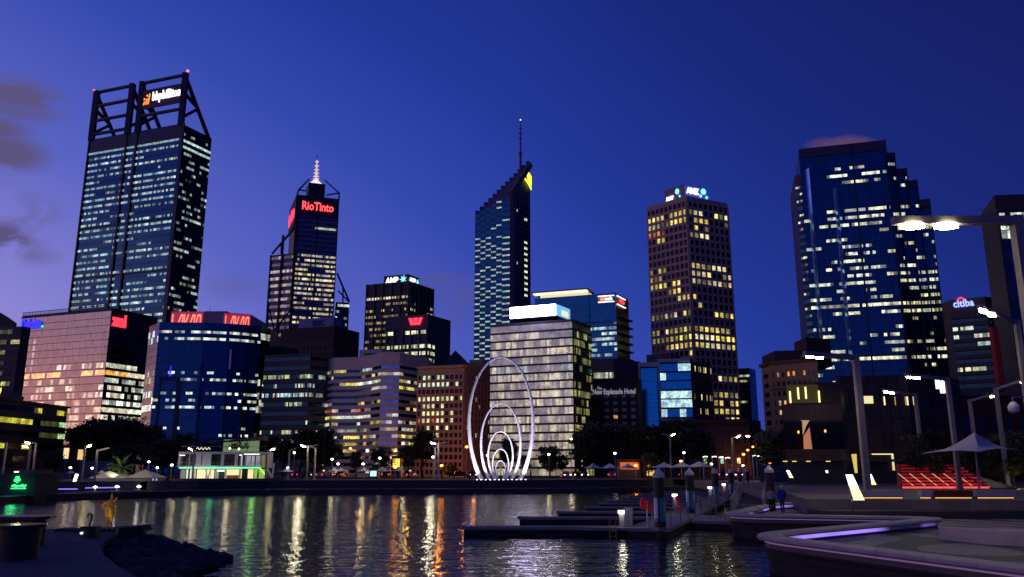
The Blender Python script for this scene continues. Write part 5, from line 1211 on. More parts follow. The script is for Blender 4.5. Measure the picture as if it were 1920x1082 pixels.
# ================================================================ Spanda-like nested rings
RG = empty('ring_sculpture', P(939, 900, 145), 'tall nest of white oval rings rising from the far bank', 'sculpture'); ORG[RG.name] = Vector(RG.location)
ring_m = bpy.data.materials.new('ring_steel'); ring_m.use_nodes = True; b_ = ring_m.node_tree.nodes['Principled BSDF']; b_.inputs['Base Color'].default_value = (.8, .76, .82, 1); b_.inputs['Roughness'].default_value = .4
for k, (xc, hw, top, cy, lw, bw) in enumerate(((939.5, 60, 670, 790, 3.4, 8.5), (939, 37, 756, 830, 2.6, 6), (938.5, 23, 809, 853, 2.0, 4.5), (938.5, 15, 842, 870, 1.7, 3.2), (938.5, 9.5, 864, 882, 1.4, 2.4), (938.5, 6, 878, 889, 1.2, 1.8))):
    Y = 145 + k * .35; c_ = P(xc, cy, Y); tz = P(xc, top, Y).z; a_ = P(xc + hw, cy, Y).x - c_.x; hz = tz - c_.z; ppm = F / (Y * 1.02)
    path = []; rad = []; n = 72
    for i in range(n + 1):
        an = R(-90 + 360 * i / n); s_ = math.sin(an); x_ = a_ * math.cos(an) * (1 if s_ > 0 else (1 - .06 * s_ * s_)); z_ = c_.z + (hz * s_ if s_ > 0 else hz * 1.12 * s_ )
        if z_ < GZ + .02 - .6: continue
        path.append(Vector((c_.x + x_, Y, z_))); tt_ = (s_ + 1) / 2; rad.append(1.08 * ((bw * (1 - tt_) ** 1.3 + lw * (1 - (1 - tt_) ** 1.3))) / ppm / 2)
    # keep one open arc
    start = min(range(len(path)), key=lambda i: (path[i].z, -path[i].x)) if path else 0
    arc = sorted(range(len(path)), key=lambda i: math.atan2(path[i].z - c_.z, path[i].x - c_.x) if math.atan2(path[i].z - c_.z, path[i].x - c_.x) > -math.pi / 2 else math.atan2(path[i].z - c_.z, path[i].x - c_.x) + 2 * math.pi)
    pp = [path[i] for i in arc]; rr = [rad[i] for i in arc]; mb = MB(); rings = []
    for i, p in enumerate(pp):
        d_ = (pp[min(i + 1, len(pp) - 1)] - pp[max(i - 1, 0)]).normalized(); s_ = Vector((d_.z, 0, -d_.x))
        rings.append([p + s_ * (math.cos(2 * math.pi * j / 8) * rr[i]) + Vector((0, 1, 0)) * (math.sin(2 * math.pi * j / 8) * rr[i] * 1.2) for j in range(8)])
    for a, c2_ in zip(rings, rings[1:]):
        for j in range(8): mb.face([a[j], a[(j + 1) % 8], c2_[(j + 1) % 8], c2_[j]])
    mb.build('ring', ring_m, RG, smooth=True)
mb = MB(); q_ = RG.location
for k in range(12): x_ = -4.2 + k * .76; mb.box((q_.x + x_, 144.0, GZ), (q_.x + x_ + .2, 144.2, GZ + .14))
mb.build('uplight', glow('uplight_white', (1, 1, 1), 7), RG)
mb = MB(); mb.box((q_.x - 6.5, 143.7, GZ), (q_.x + 6.5, 148.5, GZ + .06)); mb.build('base', GREYD, RG)
for x_, e in ((-4.6, 1700), (-1.8, 1100), (1.8, 1100), (4.6, 1700)): point('sculpture_uplight', (q_.x + x_, 142.6, GZ + .3), (1, .96, 1), e, .2, 120, (q_.x + x_, 146, 14))
for x_, e in ((-7, 3400), (7, 3400)): point('sculpture_uplight', (q_.x + x_, 138, GZ + .5), (.8, .75, 1), e, .3, 70, (q_.x, 146, 16))

# ================================================================ umbrellas
canvas = mat('white_canvas', (.50, .47, .50), .7, var=.05)
def umbrella_proto():
    o = empty('shade_umbrella', (0, 0, 0), '', 'umbrella'); mb = MB(); n = 8
    def pt_(u, v):
        # square sail pulled up at the centre pole, low sagging edges
        r_ = max(abs(u), abs(v)); h_ = 1.15 * (1 - r_) ** 1.6 + .10 * (abs(u * v)) ; k = 1 - .10 * (1 - abs(min(abs(u), abs(v)) / max(r_, 1e-6))) * r_
        return Vector((u * k * 1.6, v * k * 1.6, 2.35 + h_))
    for i in range(-n, n):
        for j in range(-n, n):
            q = [pt_(a / n, b / n) for a, b in ((i, j), (i + 1, j), (i + 1, j + 1), (i, j + 1))]; mb.face(q); mb.face([p - Vector((0, 0, .03)) for p in q][::-1])
    mb.build('canopy', canvas, o); mb = MB(); mb.bar((0, 0, 0), (0, 0, 3.3), .09, n=8); mb.build('pole', grey, o); mb = MB()
    for sx, sy in ((1, 1), (1, -1), (-1, 1), (-1, -1)): mb.bar((0, 0, 2.4), (sx * 1.5, sy * 1.5, 2.42), .05)
    mb.build('rib', grey, o); return o
for px in (132, 279, 623, 681, 757, 1029, 1071, 1153, 1225, 1282, 1334, 330): point('path_light', P(px, 872, 156), (1, .85, .5), 90, .3)
up_ = umbrella_proto(); first = True
for px, py, s, Y, lb in ((539, 877, 1.15, 150, 'lone white umbrella right of the pavilion'), (627, 876, 1.1, 152, 'first of the pair of umbrellas left of the banded block'), (641, 876, 1.1, 154, 'second of the pair of umbrellas left of the banded block'), (683, 876, 1.1, 153, 'umbrella between the paired umbrellas and the cyan kiosk'),
                      (717, 875, 1.15, 150, 'umbrella right of the cyan kiosk'), (750, 875, 1.0, 152, 'rosy umbrella beside the orange lamp'), (134, 881, 1.0, 140, 'blue grey umbrella behind the marquee, left one'), (191, 881, 1.0, 142, 'blue grey umbrella rising behind the marquee'),
                      (1112, 868, 1.05, 150, 'first of three white umbrellas before the hotel trees'), (1143, 868, 1.05, 152, 'second of three white umbrellas before the hotel trees'), (1176, 868, 1.1, 150, 'third of three white umbrellas, by the orange kiosk'),
                      (1245, 866, 1.3, 148, 'first of three umbrellas behind the mooring piles'), (1278, 865, 1.3, 148, 'second of three umbrellas, lit orange from behind'), (1311, 864, 1.35, 148, 'third of three umbrellas behind the mooring piles')):
    o = up_ if first else copy_tree(up_); first = False; q_ = P(px, py, Y); s_ = (q_.z - GZ) / 3.5
    o.location = (q_.x, Y, GZ); o.scale = (s_ * s, s_ * s, s_); o.rotation_euler = (0, 0, R(45 if px > 1200 else 30)); o['label'] = lb; o['group'] = 'white shade umbrellas of the far promenade'
# big canopy near right
e_ = empty('shade_umbrella', P(1838, 918, 68), 'large pale canopy on one leaning pole in front of the red lit steps', 'umbrella'); B0 = P(1836, 919, 68); B0.z = TZ
top_ = P(1827, 811, 68); L_ = P(1729, 850, 66); R_ = P(1908, 842, 70); F_ = P(1838, 846.5, 63.5); K_ = P(1820, 838, 73)
ORG[e_.name] = Vector(e_.location)
mb = MB(); n = 14
def sail(a, b_, t_, sag=.9):
    rows_ = []
    for i in range(n + 1):
        u = i / n; e1 = a.lerp(b_, u) ; e1 = e1.lerp(t_, .10 * math.sin(math.pi * u)) ; row = []
        for j in range(n + 1):
            v = j / n; p = e1.lerp(t_, v); d_ = sag * math.sin(math.pi * v) ** 1.0 * (1 - v * .35); row.append(p - Vector((0, 0, d_)))
        rows_.append(row)
    for i in range(n):
        for j in range(n):
            q = [rows_[i][j], rows_[i + 1][j], rows_[i + 1][j + 1], rows_[i][j + 1]]
            mb.face(q)
sail(L_, F_, top_, .42); sail(F_, R_, top_, .42); sail(R_, K_, top_, .42); sail(K_, L_, top_, .42)
o = mb.build('canopy', mat('lilac_canvas', (.44, .38, .45), .75, var=.06), e_, smooth=True); md = o.modifiers.new('s', 'SOLIDIFY'); md.thickness = .04
mb = MB(); mb.bar(B0, top_ - Vector((0, 0, .15)), .16, n=10); mb.build('pole', grey, e_)
mb = MB()
for q in (L_, F_, R_, K_): mb.bar(top_ - Vector((0, 0, 1.0)), q - Vector((0, 0, .06)), .06)
mb.build('rib', grey, e_)

# ================================================================ red lit amphitheatre steps
RS = empty('lit_steps', P(1775, 917, 80), 'wide flight of steps glowing red with slanting light lines, under the trees', 'steps')
x0 = XY(1700, 80, TZ).x; x1 = XY(1860, 80, TZ).x; red_d = mat('red_step', (.22, .02, .02), .5); rg = random.Random(3)
redm = mat('red_step_light', (.4, .05, .04), emit=(1, .03, .045), es=.32); redm.cycles.emission_sampling = 'AUTO'
redb = mat('pink_step_light', (.4, .05, .04), emit=(1, .14, .12), es=.8)
for k in range(8):
    z_ = TZ + .02 + k * .30; y_ = 80 + k * .75; sh = .28 * k
    xl = x0 * y_ / 80 - .5; xr = x1 * y_ / 80 - sh * 1.5; mb = MB(); mb.prism([(xl, y_), (xr, y_), (xr, y_ + .77), (xl, y_ + .77)], TZ, z_ + .30); st2 = mb.build('step', red_d, RS)
    mb = MB(); mb.box((xl + .1, y_ - .05, z_ + .05), (xr - .1, y_ - .005, z_ + (.20 if k else .24))); mb.build('riser_light', redb if k == 0 else (redm if k < 4 else mat('dim_red_step_light', (.4, .05, .04), emit=(1, .03, .05), es=.14)), st2)
for k in range(6):
    x_ = x0 + .4 + k * (x1 - x0 - 1.4) / 6; mb = MB(); mb.bar((x_ + .5, 79.9, TZ + .1), (x_ + .15, 82.6, TZ + 1.45), .05, .05); mb.build('light_line', glow('amber_line', (1, .5, .14), .8), RS)
mb = MB(); mb.prism([(x1 - .1, 79.6), (x1 + 2.2, 79.6), (x1 + 1.0, 86), (x1 - 2.6, 86)], TZ, [TZ + .1, TZ + .1, TZ + 1.6, TZ + 2.7]); mb.build('side_wall', CHAR, RS)
point('red_step_light', ((x0 + x1) / 2, 78.8, TZ + .5), (1, .04, .03), 25, .5)

# ================================================================ slanted light pylons
py_top = glow('pylon_cool', (.75, .97, 1), 3.2); py_bot = glow('pylon_lime', (.85, 1, .45), 1.25)
def pylon(base, top, Y, wb, wt, label, lit=True):
    b0 = P(*base, Y); t0 = P(*top, Y - .2); e_ = empty('light_pylon', (b0.x, Y, b0.z), label, 'light', 'slanted glowing light pylons on the terrace'); k = (b0 - t0).length
    m1 = b0.lerp(t0, .52)
    def seg(a, c_, wa, wc, m, nm):
        mb = MB(); d_ = .12
        pa = [(a.x - wa / 2, a.y - d_, a.z), (a.x + wa / 2, a.y - d_, a.z), (a.x + wa / 2, a.y + d_, a.z), (a.x - wa / 2, a.y + d_, a.z)]
        pc = [(c_.x - wc / 2, c_.y - d_, c_.z), (c_.x + wc / 2, c_.y - d_, c_.z), (c_.x + wc / 2, c_.y + d_, c_.z), (c_.x - wc / 2, c_.y + d_, c_.z)]
        mb.face(pa[::-1]); mb.face(pc)
        for i in range(4): j = (i + 1) % 4; mb.face([pa[i], pa[j], pc[j], pc[i]])
        mb.build(nm, m, e_)
    wm = wb + (wt - wb) * .52; seg(b0, m1, wb, wm, py_bot, 'lit_panel'); seg(m1, t0, wm, wt, py_top, 'lit_panel')
    return e_
e_ = pylon((1611, 938), (1592, 890), 49.2, .56, .30, 'nearest slanted glowing pylon standing on the terrace wall')
q_ = P(1598, 938, 49.1); mb = MB(); mb.bar(G(1598, 968, LZ), q_, .09); mb.build('stem', WHITEM, e_)
pylon((1637, 909), (1630, 889), 72, .50, .22, 'slanted pylon half hidden by the lamp post'); pylon((1484, 896), (1477, 882), 98, .40, .26, 'slanted glowing pylon left of the gallery'); pylon((1551, 887), (1550, 882), 96, .22, .15, 'smallest slanted pylon seen before the gallery glass')
point('pylon_light', P(1600, 915, 47.5), (.8, 1, .8), 25, .4); 
for px in (1700, 1860, 1780): point('terrace_wall_light', G(px, 944, TZ) + Vector((0, -1.0, .3)), (1, .5, .2), 7, .2)

# ================================================================ jetties, piles
deck_m = mat('pontoon_deck', (.16, .15, .17), .75, var=.3, vs=2, bump=.3, bs=10); hull_m = mat('pontoon_side', (.012, .011, .016), .6)
MJ = [XY(1225, 45.5, .5), XY(1345, 62, .5), XY(1372, 84, .5), XY(1402, 128, .5)]
e_ = empty('jetty', MJ[0], 'main floating walkway running back along the mooring piles', 'jetty'); ORG[e_.name] = Vector(MJ[0])
pA = XY(1170, 45.6, .5); 
wd = 2.2; c0 = P(1233, 990, 47.5); dline = Vector((.316, .949, 0)); nn_ = Vector((-.949, .316, 0)); O_ = Vector((c0.x + .6, 46.0, .5))
def jl(s_, o_, z_=.5): return O_ + dline * s_ + nn_ * o_ + Vector((0, 0, z_ - .5))
mb = MB(); mb.prism([jl(0, .2)[:2], jl(84, .2)[:2], jl(84, 2.6)[:2], jl(0, 2.6)[:2]], .32, .5); mb.build('deck', deck_m, e_)
mb = MB(); mb.prism([jl(.1, .3)[:2], jl(83.9, .3)[:2], jl(83.9, 2.5)[:2], jl(.1, 2.5)[:2]], -.4, .32); mb.build('float', hull_m, e_)
mb = MB()
for k in range(20): p = jl(1 + k * 4.2, .25); mb.bar(p, p + Vector((0, 0, 1.0)), .05)
mb.bar(jl(1, .25, 1.5), jl(82, .25, 1.5), .05); 
for k in range(60): p = jl(17 + k * .55, .25); mb.bar(p, p + Vector((0, 0, 1.0)), .02)
mb.build('handrail', mat('rail_steel', (.18, .17, .19), .4, .5), e_)
fing = [((865, 1160), 990), ((970, 1185), 972), ((1043, 1250), 959.5), ((1095, 1260), 950.5), ((1122, 1270), 943.5), ((1137, 1280), 938), ((1165, 1290), 933.5), ((1180, 1300), 929.5), ((1202, 1310), 926), ((1222, 1320), 923.5), ((1245, 1330), 921)]
names_ = ['nearest', 'second', 'third', 'fourth', 'fifth', 'sixth', 'seventh', 'eighth', 'ninth', 'tenth', 'farthest']
for k, ((xa, xb), py) in enumerate(fing):
    a = G(xa, py - (1.5 if k < 2 else 0), .5); bb = XY(xb, a.y, .5); w_ = 1.35
    s_ = (a.y - O_.y) / dline.y; xe = jl(max(s_, .2), 2.5).x
    e2 = empty('finger_pontoon', (a.x, a.y, 0), names_[k] + ' finger pontoon of the jetty, counting from the viewer', 'pontoon', 'finger pontoons of the jetty')
    mb = MB(); mb.prism([(a.x, a.y), (xe, a.y), (xe, a.y + w_), (a.x + .1, a.y + w_)], .36, .5)
    if k == 0: mb.prism([(xe - 2.4, a.y - .45), (xe - .01, a.y - .45), (xe - .01, a.y - .01), (xe - 3.4, a.y - .01)], .35, .49)
    mb.build('deck', deck_m, e2); mb = MB(); mb.prism([(a.x + .15, a.y + .08), (xe - .1, a.y + .08), (xe - .1, a.y + w_ - .1), (a.x + .2, a.y + w_ - .1)], -.35, .36); mb.build('float', hull_m, e2)
    mb = MB(); mb.bar((a.x + .12, a.y + .12, .5), (a.x + .12, a.y + .12, .62), .22, n=8); mb.build('end_fender', grey, e2)
# mooring piles
pile_m = mat('pile_sleeve', (.016, .012, .012), .5, vs=3); cap_m = mat('pile_cap', (.50, .44, .46), .5, var=.08); ban_m = mat('banner_blue', (.02, .17, .30), .5, var=.1); ban_w = mat('banner_white', (.38, .36, .50), .5, var=.1); ban_y = mat('banner_cream', (.30, .30, .22), .6, vs=9, var=.6)
for k, (px, Y, r, lb, ban) in enumerate(((1234, 46.5, .31, 'nearest mooring pile with white cone cap and blue banners', 1), (1292, 62, .31, 'second mooring pile from the front, white cone cap', 1), (1340, 80, .31, 'third mooring pile from the front, white cone cap', 1), (1369.5, 96, .30, 'fourth mooring pile, seen left of the side street lamp', 1), (1386.5, 113, .30, 'fifth mooring pile, a slim one right of the side street lamp', 1), (1400, 126, .30, 'sixth and farthest mooring pile in the row', 1), (1441.5, 58.5, .30, 'stout mooring pile without banner behind the two walkers', 0))):
    c_ = XY(px, Y, 3.7); c_.z = 0; e2 = empty('mooring_pile', c_, lb, 'pile', 'mooring piles with white cone caps'); tz = P(px, 877.5 if px != 1441.5 else 872, Y).z
    mb = MB(); mb.lathe(c_, [(r, -.5), (r, tz - .52)], 18); mb.build('sleeve', pile_m, e2)
    mb = MB(); mb.lathe(c_, [(r + .02, tz - .52), (r + .02, tz - .34), (r * .55, tz - .16), (.05, tz)], 18); mb.build('cone_cap', cap_m, e2)
    if ban:
        def arcp(a0, a1, z0, z1, m, nm, off=.02):
            mb = MB(); n = 6
            for i in range(n):
                a_, b2 = R(a0 + (a1 - a0) * i / n), R(a0 + (a1 - a0) * (i + 1) / n); rr_ = r + off
                mb.face([(c_.x + rr_ * math.cos(a_), c_.y + rr_ * math.sin(a_), z0), (c_.x + rr_ * math.cos(b2), c_.y + rr_ * math.sin(b2), z0), (c_.x + rr_ * math.cos(b2), c_.y + rr_ * math.sin(b2), z1), (c_.x + rr_ * math.cos(a_), c_.y + rr_ * math.sin(a_), z1)])
            mb.build(nm, m, e2)
        arcp(188, 244, 1.00, 2.12, ban_w, 'banner'); arcp(188, 244, .86, 1.02, ban_m, 'banner', .025); arcp(262, 350, .86, 2.12, ban_m, 'banner'); arcp(300, 345, 1.12, 1.95, ban_y, 'banner_picture', .03)
        mb = MB(); mb.lathe(c_, [(r + .14, .40), (r + .14, .56)], 18); mb.build('guide_collar', grey, e2)
# bollard lights
bol = glow('bollard_white', (1, .98, .75), 6)
for k, (px, py, Y, lb) in enumerate(((1165, 963, 47.6, 'lit bollard on the nearest finger pontoon'), (1265, 931, 63, 'lit bollard between the first two mooring piles'), (1331, 916, 82, 'lit bollard just left of the third mooring pile'), (1357, 910, 98, 'lit bollard between the third and fourth piles'))):
    q_ = P(px, py, Y); e2 = empty('light_bollard', (q_.x, Y, .5), lb, 'bollard', 'lit bollards on the jetty'); mb = MB(); mb.box((q_.x - .14, Y - .14, .5), (q_.x + .14, Y + .14, q_.z)); mb.build('post', mat('bollard_grey', (.20, .18, .24), .6), e2)
    mb = MB(); mb.box((q_.x - .16, Y - .16, q_.z), (q_.x + .16, Y + .16, q_.z + .17)); mb.build('lamp_head', bol, e2); point('bollard_light', (q_.x, Y - .4, q_.z + .1), (1, .95, .7), 14, .15)
for px, Y, lb in ((1179, 48.5, 'grey twin service pedestal beside the nearest lit bollard'), (1313, 72, 'thin grey service pedestal between the second and third piles')):
    q_ = XY(px, Y, .5); mb = MB(); mb.box((q_.x - .22, Y - .12, .5), (q_.x - .02, Y + .12, 1.42)); mb.box((q_.x + .02, Y - .12, .5), (q_.x + .22, Y + .12, 1.42)); mb.box((q_.x - .25, Y - .15, 1.425), (q_.x + .25, Y + .15, 1.5)); o = mb.build('service_pedestal', MATS['bollard_grey'], org=Vector((q_.x, Y, .5))); tag(o, lb, 'pedestal')
# life rings on posts
red_m = mat('rescue_red', (.55, .015, .02), .5, emit=(1, .02, .02), es=.05)
for px, Y, py, lb in ((1206, 47.0, 944, 'red rescue ring cover with its post beside the nearest pile, left one'), (1216, 47.4, 950, 'red rescue ring cover hung against the nearest pile'), ):
    c_ = P(px, py, Y); e2 = empty('rescue_ring', (c_.x, Y, .5), lb, 'life ring', 'red rescue ring covers on the jetty'); mb = MB(); n = 20
    for yy, rr_ in ((-.07, 1), (.07, 1)): mb.face([(c_.x + math.cos(2 * math.pi * i / n) * .17, Y + yy, c_.z + math.sin(2 * math.pi * i / n) * .34) for i in range(n)][::(1 if yy < 0 else -1)])
    for i in range(n): a_, b2 = 2 * math.pi * i / n, 2 * math.pi * (i + 1) / n; mb.face([(c_.x + math.cos(a_) * .17, Y - .07, c_.z + math.sin(a_) * .34), (c_.x + math.cos(a_) * .17, Y + .07, c_.z + math.sin(a_) * .34), (c_.x + math.cos(b2) * .17, Y + .07, c_.z + math.sin(b2) * .34), (c_.x + math.cos(b2) * .17, Y - .07, c_.z + math.sin(b2) * .34)])
    mb.build('cover', red_m, e2); mb = MB(); mb.bar((c_.x + .2, Y, .5), (c_.x + .2, Y, c_.z + .1), .07); mb.bar((c_.x + .2, Y, .5 + .6), (c_.x + .55, Y + .1, .5), .05); mb.build('post', WHITEM, e2)
c_ = P(1271, 948, 62.5); mb = MB(); mb.bar((c_.x - .1, 62.5, 1.75), (c_.x + .25, 62.5, .55), .2, .1); o = mb.build('hose_box', red_m, org=Vector((c_.x, 62.5, .5))); tag(o, 'slanting red hose cover beside the second lit bollard', 'hose')
# ladder
c_ = G(1148, 1000, .2); c_ = XY(1148, 45.7, .9); e2 = empty('ladder', (c_.x, 45.6, 0), 'small yellow ladder on the end of the nearest pontoon', 'ladder'); mb = MB()
for dx in (-.17, .17): mb.bar((c_.x + dx, 45.55, -.3), (c_.x + dx, 45.55, 1.15), .045); 
mb.build('rail', mat('ladder_yellow', (.30, .17, .02), .5), e2); mb = MB()
for h_ in (-.1, .15, .42): mb.bar((c_.x - .17, 45.55, h_), (c_.x + .17, 45.55, h_), .04)
mb.build('rung', MATS['ladder_yellow'], e2)
# gangway from the jetty up to the promenade
e2 = empty('gangway', XY(1395, 62, .5), 'sloping gangway with tall side rails rising between the piles', 'gangway'); a0, a1 = XY(1372, 57, .6), XY(1432, 57, .6); b0, b1 = XY(1396, 98, 1.9), XY(1436, 98, 1.9); a0.z = a1.z = .6; b0.z = b1.z = 1.5
mb = MB(); mb.face([a0, a1, b1, b0]); mb.face([p - Vector((0, 0, .15)) for p in (a0, a1, b1, b0)][::-1]); mb.face([a0 - Vector((0, 0, .15)), a1 - Vector((0, 0, .15)), a1, a0]); mb.build('deck', mat('gangway_deck', (.045, .035, .035), .8), e2)
for p, q in ((a0, b0), (a1, b1)):
    mb = MB(); mb.bar(p + Vector((0, 0, 1.1)), q + Vector((0, 0, 1.1)), .14, .16)
    for i in range(32): s_ = p.lerp(q, i / 31); mb.bar(s_, s_ + Vector((0, 0, 1.1)), .05)
    mb.bar(p + Vector((0, 0, .08)), q + Vector((0, 0, .08)), .12, .14); mb.build('side_rail', mat('gangway_rail', (.22, .19, .21), .6), e2)
# landing stage by the gangway
a = XY(1300, 52.5, .5); e2 = empty('landing_stage', a, 'flat floating stage with thin rails joining the jetty to the near quay', 'jetty'); mb = MB(); pts = [XY(1296, 53.5, .5), XY(1385, 52, .5), XY(1430, 56, .5), XY(1432, 60, .5), XY(1312, 60, .5)]
mb.prism([p[:2] for p in pts], .34, .5); mb.build('deck', deck_m, e2); mb = MB(); mb.prism([(p.x, p.y + .05) for p in pts], -.4, .34); mb.build('float', hull_m, e2)
mb = MB(); rl = [XY(px, 53.2, .5) for px in (1332, 1344, 1360, 1378, 1398, 1420)]
for p in rl: mb.bar(p, p + Vector((0, 0, 1.0)), .045)
mb.bar(rl[0] + Vector((0, 0, 1)), rl[-1] + Vector((0, 0, 1)), .045); mb.bar(rl[0] + Vector((0, 0, .5)), rl[-1] + Vector((0, 0, .5)), .03); mb.build('handrail', MATS['rail_steel'], e2)
# ================================================================ trees
bark = mat('bark', (.035, .025, .018), .9)
leafm = bpy.data.materials.new('dark_leaf'); leafm.use_nodes = True; t = leafm.node_tree; b_ = t.nodes['Principled BSDF']; b_.inputs['Roughness'].default_value = .7
gp = nd(t, 'ShaderNodeNewGeometry'); wn = nd(t, 'ShaderNodeTexNoise'); wn.inputs['Scale'].default_value = .7; wn.inputs['Detail'].default_value = 3; t.links.new(gp.outputs['Position'], wn.inputs['Vector'])
cr2 = nd(t, 'ShaderNodeValToRGB'); cr2.color_ramp.elements[0].position = .35; cr2.color_ramp.elements[0].color = (.010, .014, .006, 1); cr2.color_ramp.elements[1].position = .7; cr2.color_ramp.elements[1].color = (.045, .055, .018, 1)
t.links.new(wn.outputs['Fac'], cr2.inputs[0]); t.links.new(cr2.outputs[0], b_.inputs['Base Color'])
def tree_proto(seed, H=10.0, Wd=7.0, nleaf=3600, low=.26, name='tree'):
    rg = random.Random(seed); o = empty(name, (0, 0, 0), '', 'tree'); mb = MB(); tips = []
    def limb(p, d_, ln, r, lev):
        q = p + d_ * ln; mid = p.lerp(q, .5) + Vector((rg.uniform(-.1, .1), rg.uniform(-.1, .1), 0)) * ln; mb.bar(p, mid, r * 2, n=6, w2=r * 1.7); mb.bar(mid, q, r * 1.7, n=6, w2=r * 1.2)
        if lev >= 2: tips.append(q); tips.append(mid); return
        for _ in range(4 if lev == 0 else 3):
            nd_ = (d_ * .7 + Vector((rg.uniform(-1, 1), rg.uniform(-1, 1), rg.uniform(.05, .9)))).normalized(); limb(q if rg.random() < .6 else mid, nd_, ln * rg.uniform(.55, .8), r * .55, lev + 1)
    limb(Vector((0, 0, 0)), Vector((.04, 0, 1)), H * .36, H * .026, 0); mb.build('trunk', bark, o)
    lf = MB(); clumps = []
    for k in range(46):
        if k < len(tips): c_ = tips[k]
        else: c_ = Vector((0, 0, H * .6))
        th = rg.uniform(0, 6.283); rr_ = Wd / 2 * math.sqrt(rg.random()) * .85; hz = H * rg.uniform(low + .12, .93); k2 = (math.sin(math.pi * min(1, max(0.05, (hz / H - low) / (1.02 - low)))) ** .6) * rg.uniform(.7, 1.3)
        c2_ = Vector((math.cos(th) * rr_ * k2, math.sin(th) * rr_ * k2, hz)); clumps.append((c_.lerp(c2_, .8), rg.uniform(.5, 1.25) * Wd / 7))
    for i in range(nleaf):
        c_, r_ = rg.choice(clumps); v = Vector((rg.gauss(0, 1), rg.gauss(0, 1), rg.gauss(0, .8))); p = c_ + v * r_ * .52
        a_ = Vector((rg.uniform(-1, 1), rg.uniform(-1, 1), rg.uniform(-1, 1))).normalized(); b2 = a_.orthogonal().normalized(); s_ = rg.uniform(.16, .36) * Wd / 7
        lf.face([p - a_ * s_, p + b2 * s_ * .6, p + a_ * s_, p - b2 * s_ * .6])
    lf.build('crown', leafm, o); return o
TP = [tree_proto(1), tree_proto(2, 10, 6, 4000), tree_proto(3, 10, 8.2, 4600, .15)]
used = [False] * 3; tg = 'dark trees between the promenade and the office blocks'
TL = [(10, 838, 150, 'dark tree at the left edge behind the street lamp'), (60, 850, 160, 'low dark tree behind the green sign'), (100, 842, 172, 'dark tree left of the amber shop window'), (138, 862, 165, 'small dark tree in front of the amber shop windows'), (150, 790, 215, 'broad dark tree under the orange foot of the rose glass block'), (195, 778, 205, 'tall dark tree right of the orange foot of the rose glass block'),
      (240, 774, 205, 'tall dark tree before the black side of the rose glass block'), (285, 790, 200, 'dark tree at the left foot of the blue faceted block'), (180, 835, 172, 'dark tree over the white marquee'), (225, 830, 170, 'dark tree behind the palm'), (268, 828, 170, 'dark tree right of the palm'), (312, 815, 180, 'dark tree left of the pavilion roof'), (350, 808, 190, 'dark tree behind the left end of the pavilion'), (385, 822, 185, 'dark tree top showing over the pavilion terrace'),
      (500, 812, 200, 'dark tree behind the right end of the pavilion'), (535, 818, 195, 'dark tree beneath the dark banded block, left one'), (570, 806, 195, 'dark tree beneath the dark banded block, middle one'), (602, 796, 190, 'dark tree at the corner of the banded office block'), (622, 830, 180, 'dark tree behind the first umbrella pair'),
      (668, 842, 175, 'narrow dark tree before the banded block, left one'), (716, 832, 175, 'narrow dark tree before the banded block, right one'), (768, 832, 178, 'dark tree left of the glaring lamp'), (795, 800, 180, 'tall dark tree between banded block and brown stone block'), (843, 868, 170, 'small dark tree before the orange lit stone wall'),
      (952, 818, 176, 'dark tree seen inside the second ring'), (985, 850, 176, 'low dark tree inside the largest ring'), (1030, 832, 176, 'dark tree right of the rings'), (1055, 850, 180, 'low dark tree at the right foot of the pale glass block'), (1092, 800, 185, 'dark tree left of the hotel'), (1120, 785, 188, 'big dark tree in front of the hotel, left one'), (1160, 790, 186, 'big dark tree in front of the hotel, right one'), (1200, 800, 184, 'dark tree between hotel and blue glass building'),
      (1235, 790, 184, 'dark tree in front of the blue glass building'), (1272, 778, 186, 'tall dark tree over the right umbrellas'), (1310, 796, 184, 'dark tree before the black side of the blue glass building'), (1215, 845, 172, 'low dark tree by the yellow kiosk'), (1250, 850, 174, 'low dark tree behind the right umbrellas'), (1334, 850, 178, 'low dark tree left of the curved street lights'),
      (1448, 800, 150, 'dark tree before the tan brick building'), (1452, 850, 135, 'low dark tree left of the gallery'), (1712, 808, 84, 'dark tree over the left part of the red lit steps'), (1765, 800, 86, 'dark tree over the middle of the red lit steps'), (1752, 838, 83, 'low dark tree between the two over the red lit steps'), (1822, 822, 92, 'dark tree behind the big canopy'), (1868, 806, 90, 'dark tree right of the big canopy peak'), (1912, 800, 86, 'tall dark tree at the right edge'), (1895, 850, 84, 'low dark tree at the right edge, lit yellow from below')]
for k, (px, py, Y, lb) in enumerate(TL):
    v = k % 3; o = TP[v] if not used[v] else copy_tree(TP[v]); used[v] = True; q_ = P(px, py, Y); gz = GZ if Y > 100 else TZ; H = q_.z - gz
    o.location = (q_.x, Y, gz); s_ = H / 10; wd_ = max(s_, .45) * (1.15 if H > 9 else 1.0); o.scale = (wd_, wd_, s_); o.rotation_euler = (0, 0, k * 1.3); o['label'] = lb; o['group'] = tg if Y > 100 else 'dark trees round the red lit steps'
point('tree_uplight', P(1906, 905, 82), (1, .9, .2), 60, .3); point('tree_uplight', P(1856, 905, 88), (1, .6, .15), 25, .3); point('tree_uplight', P(1440, 868, 140), (1, .6, .1), 60, .3)
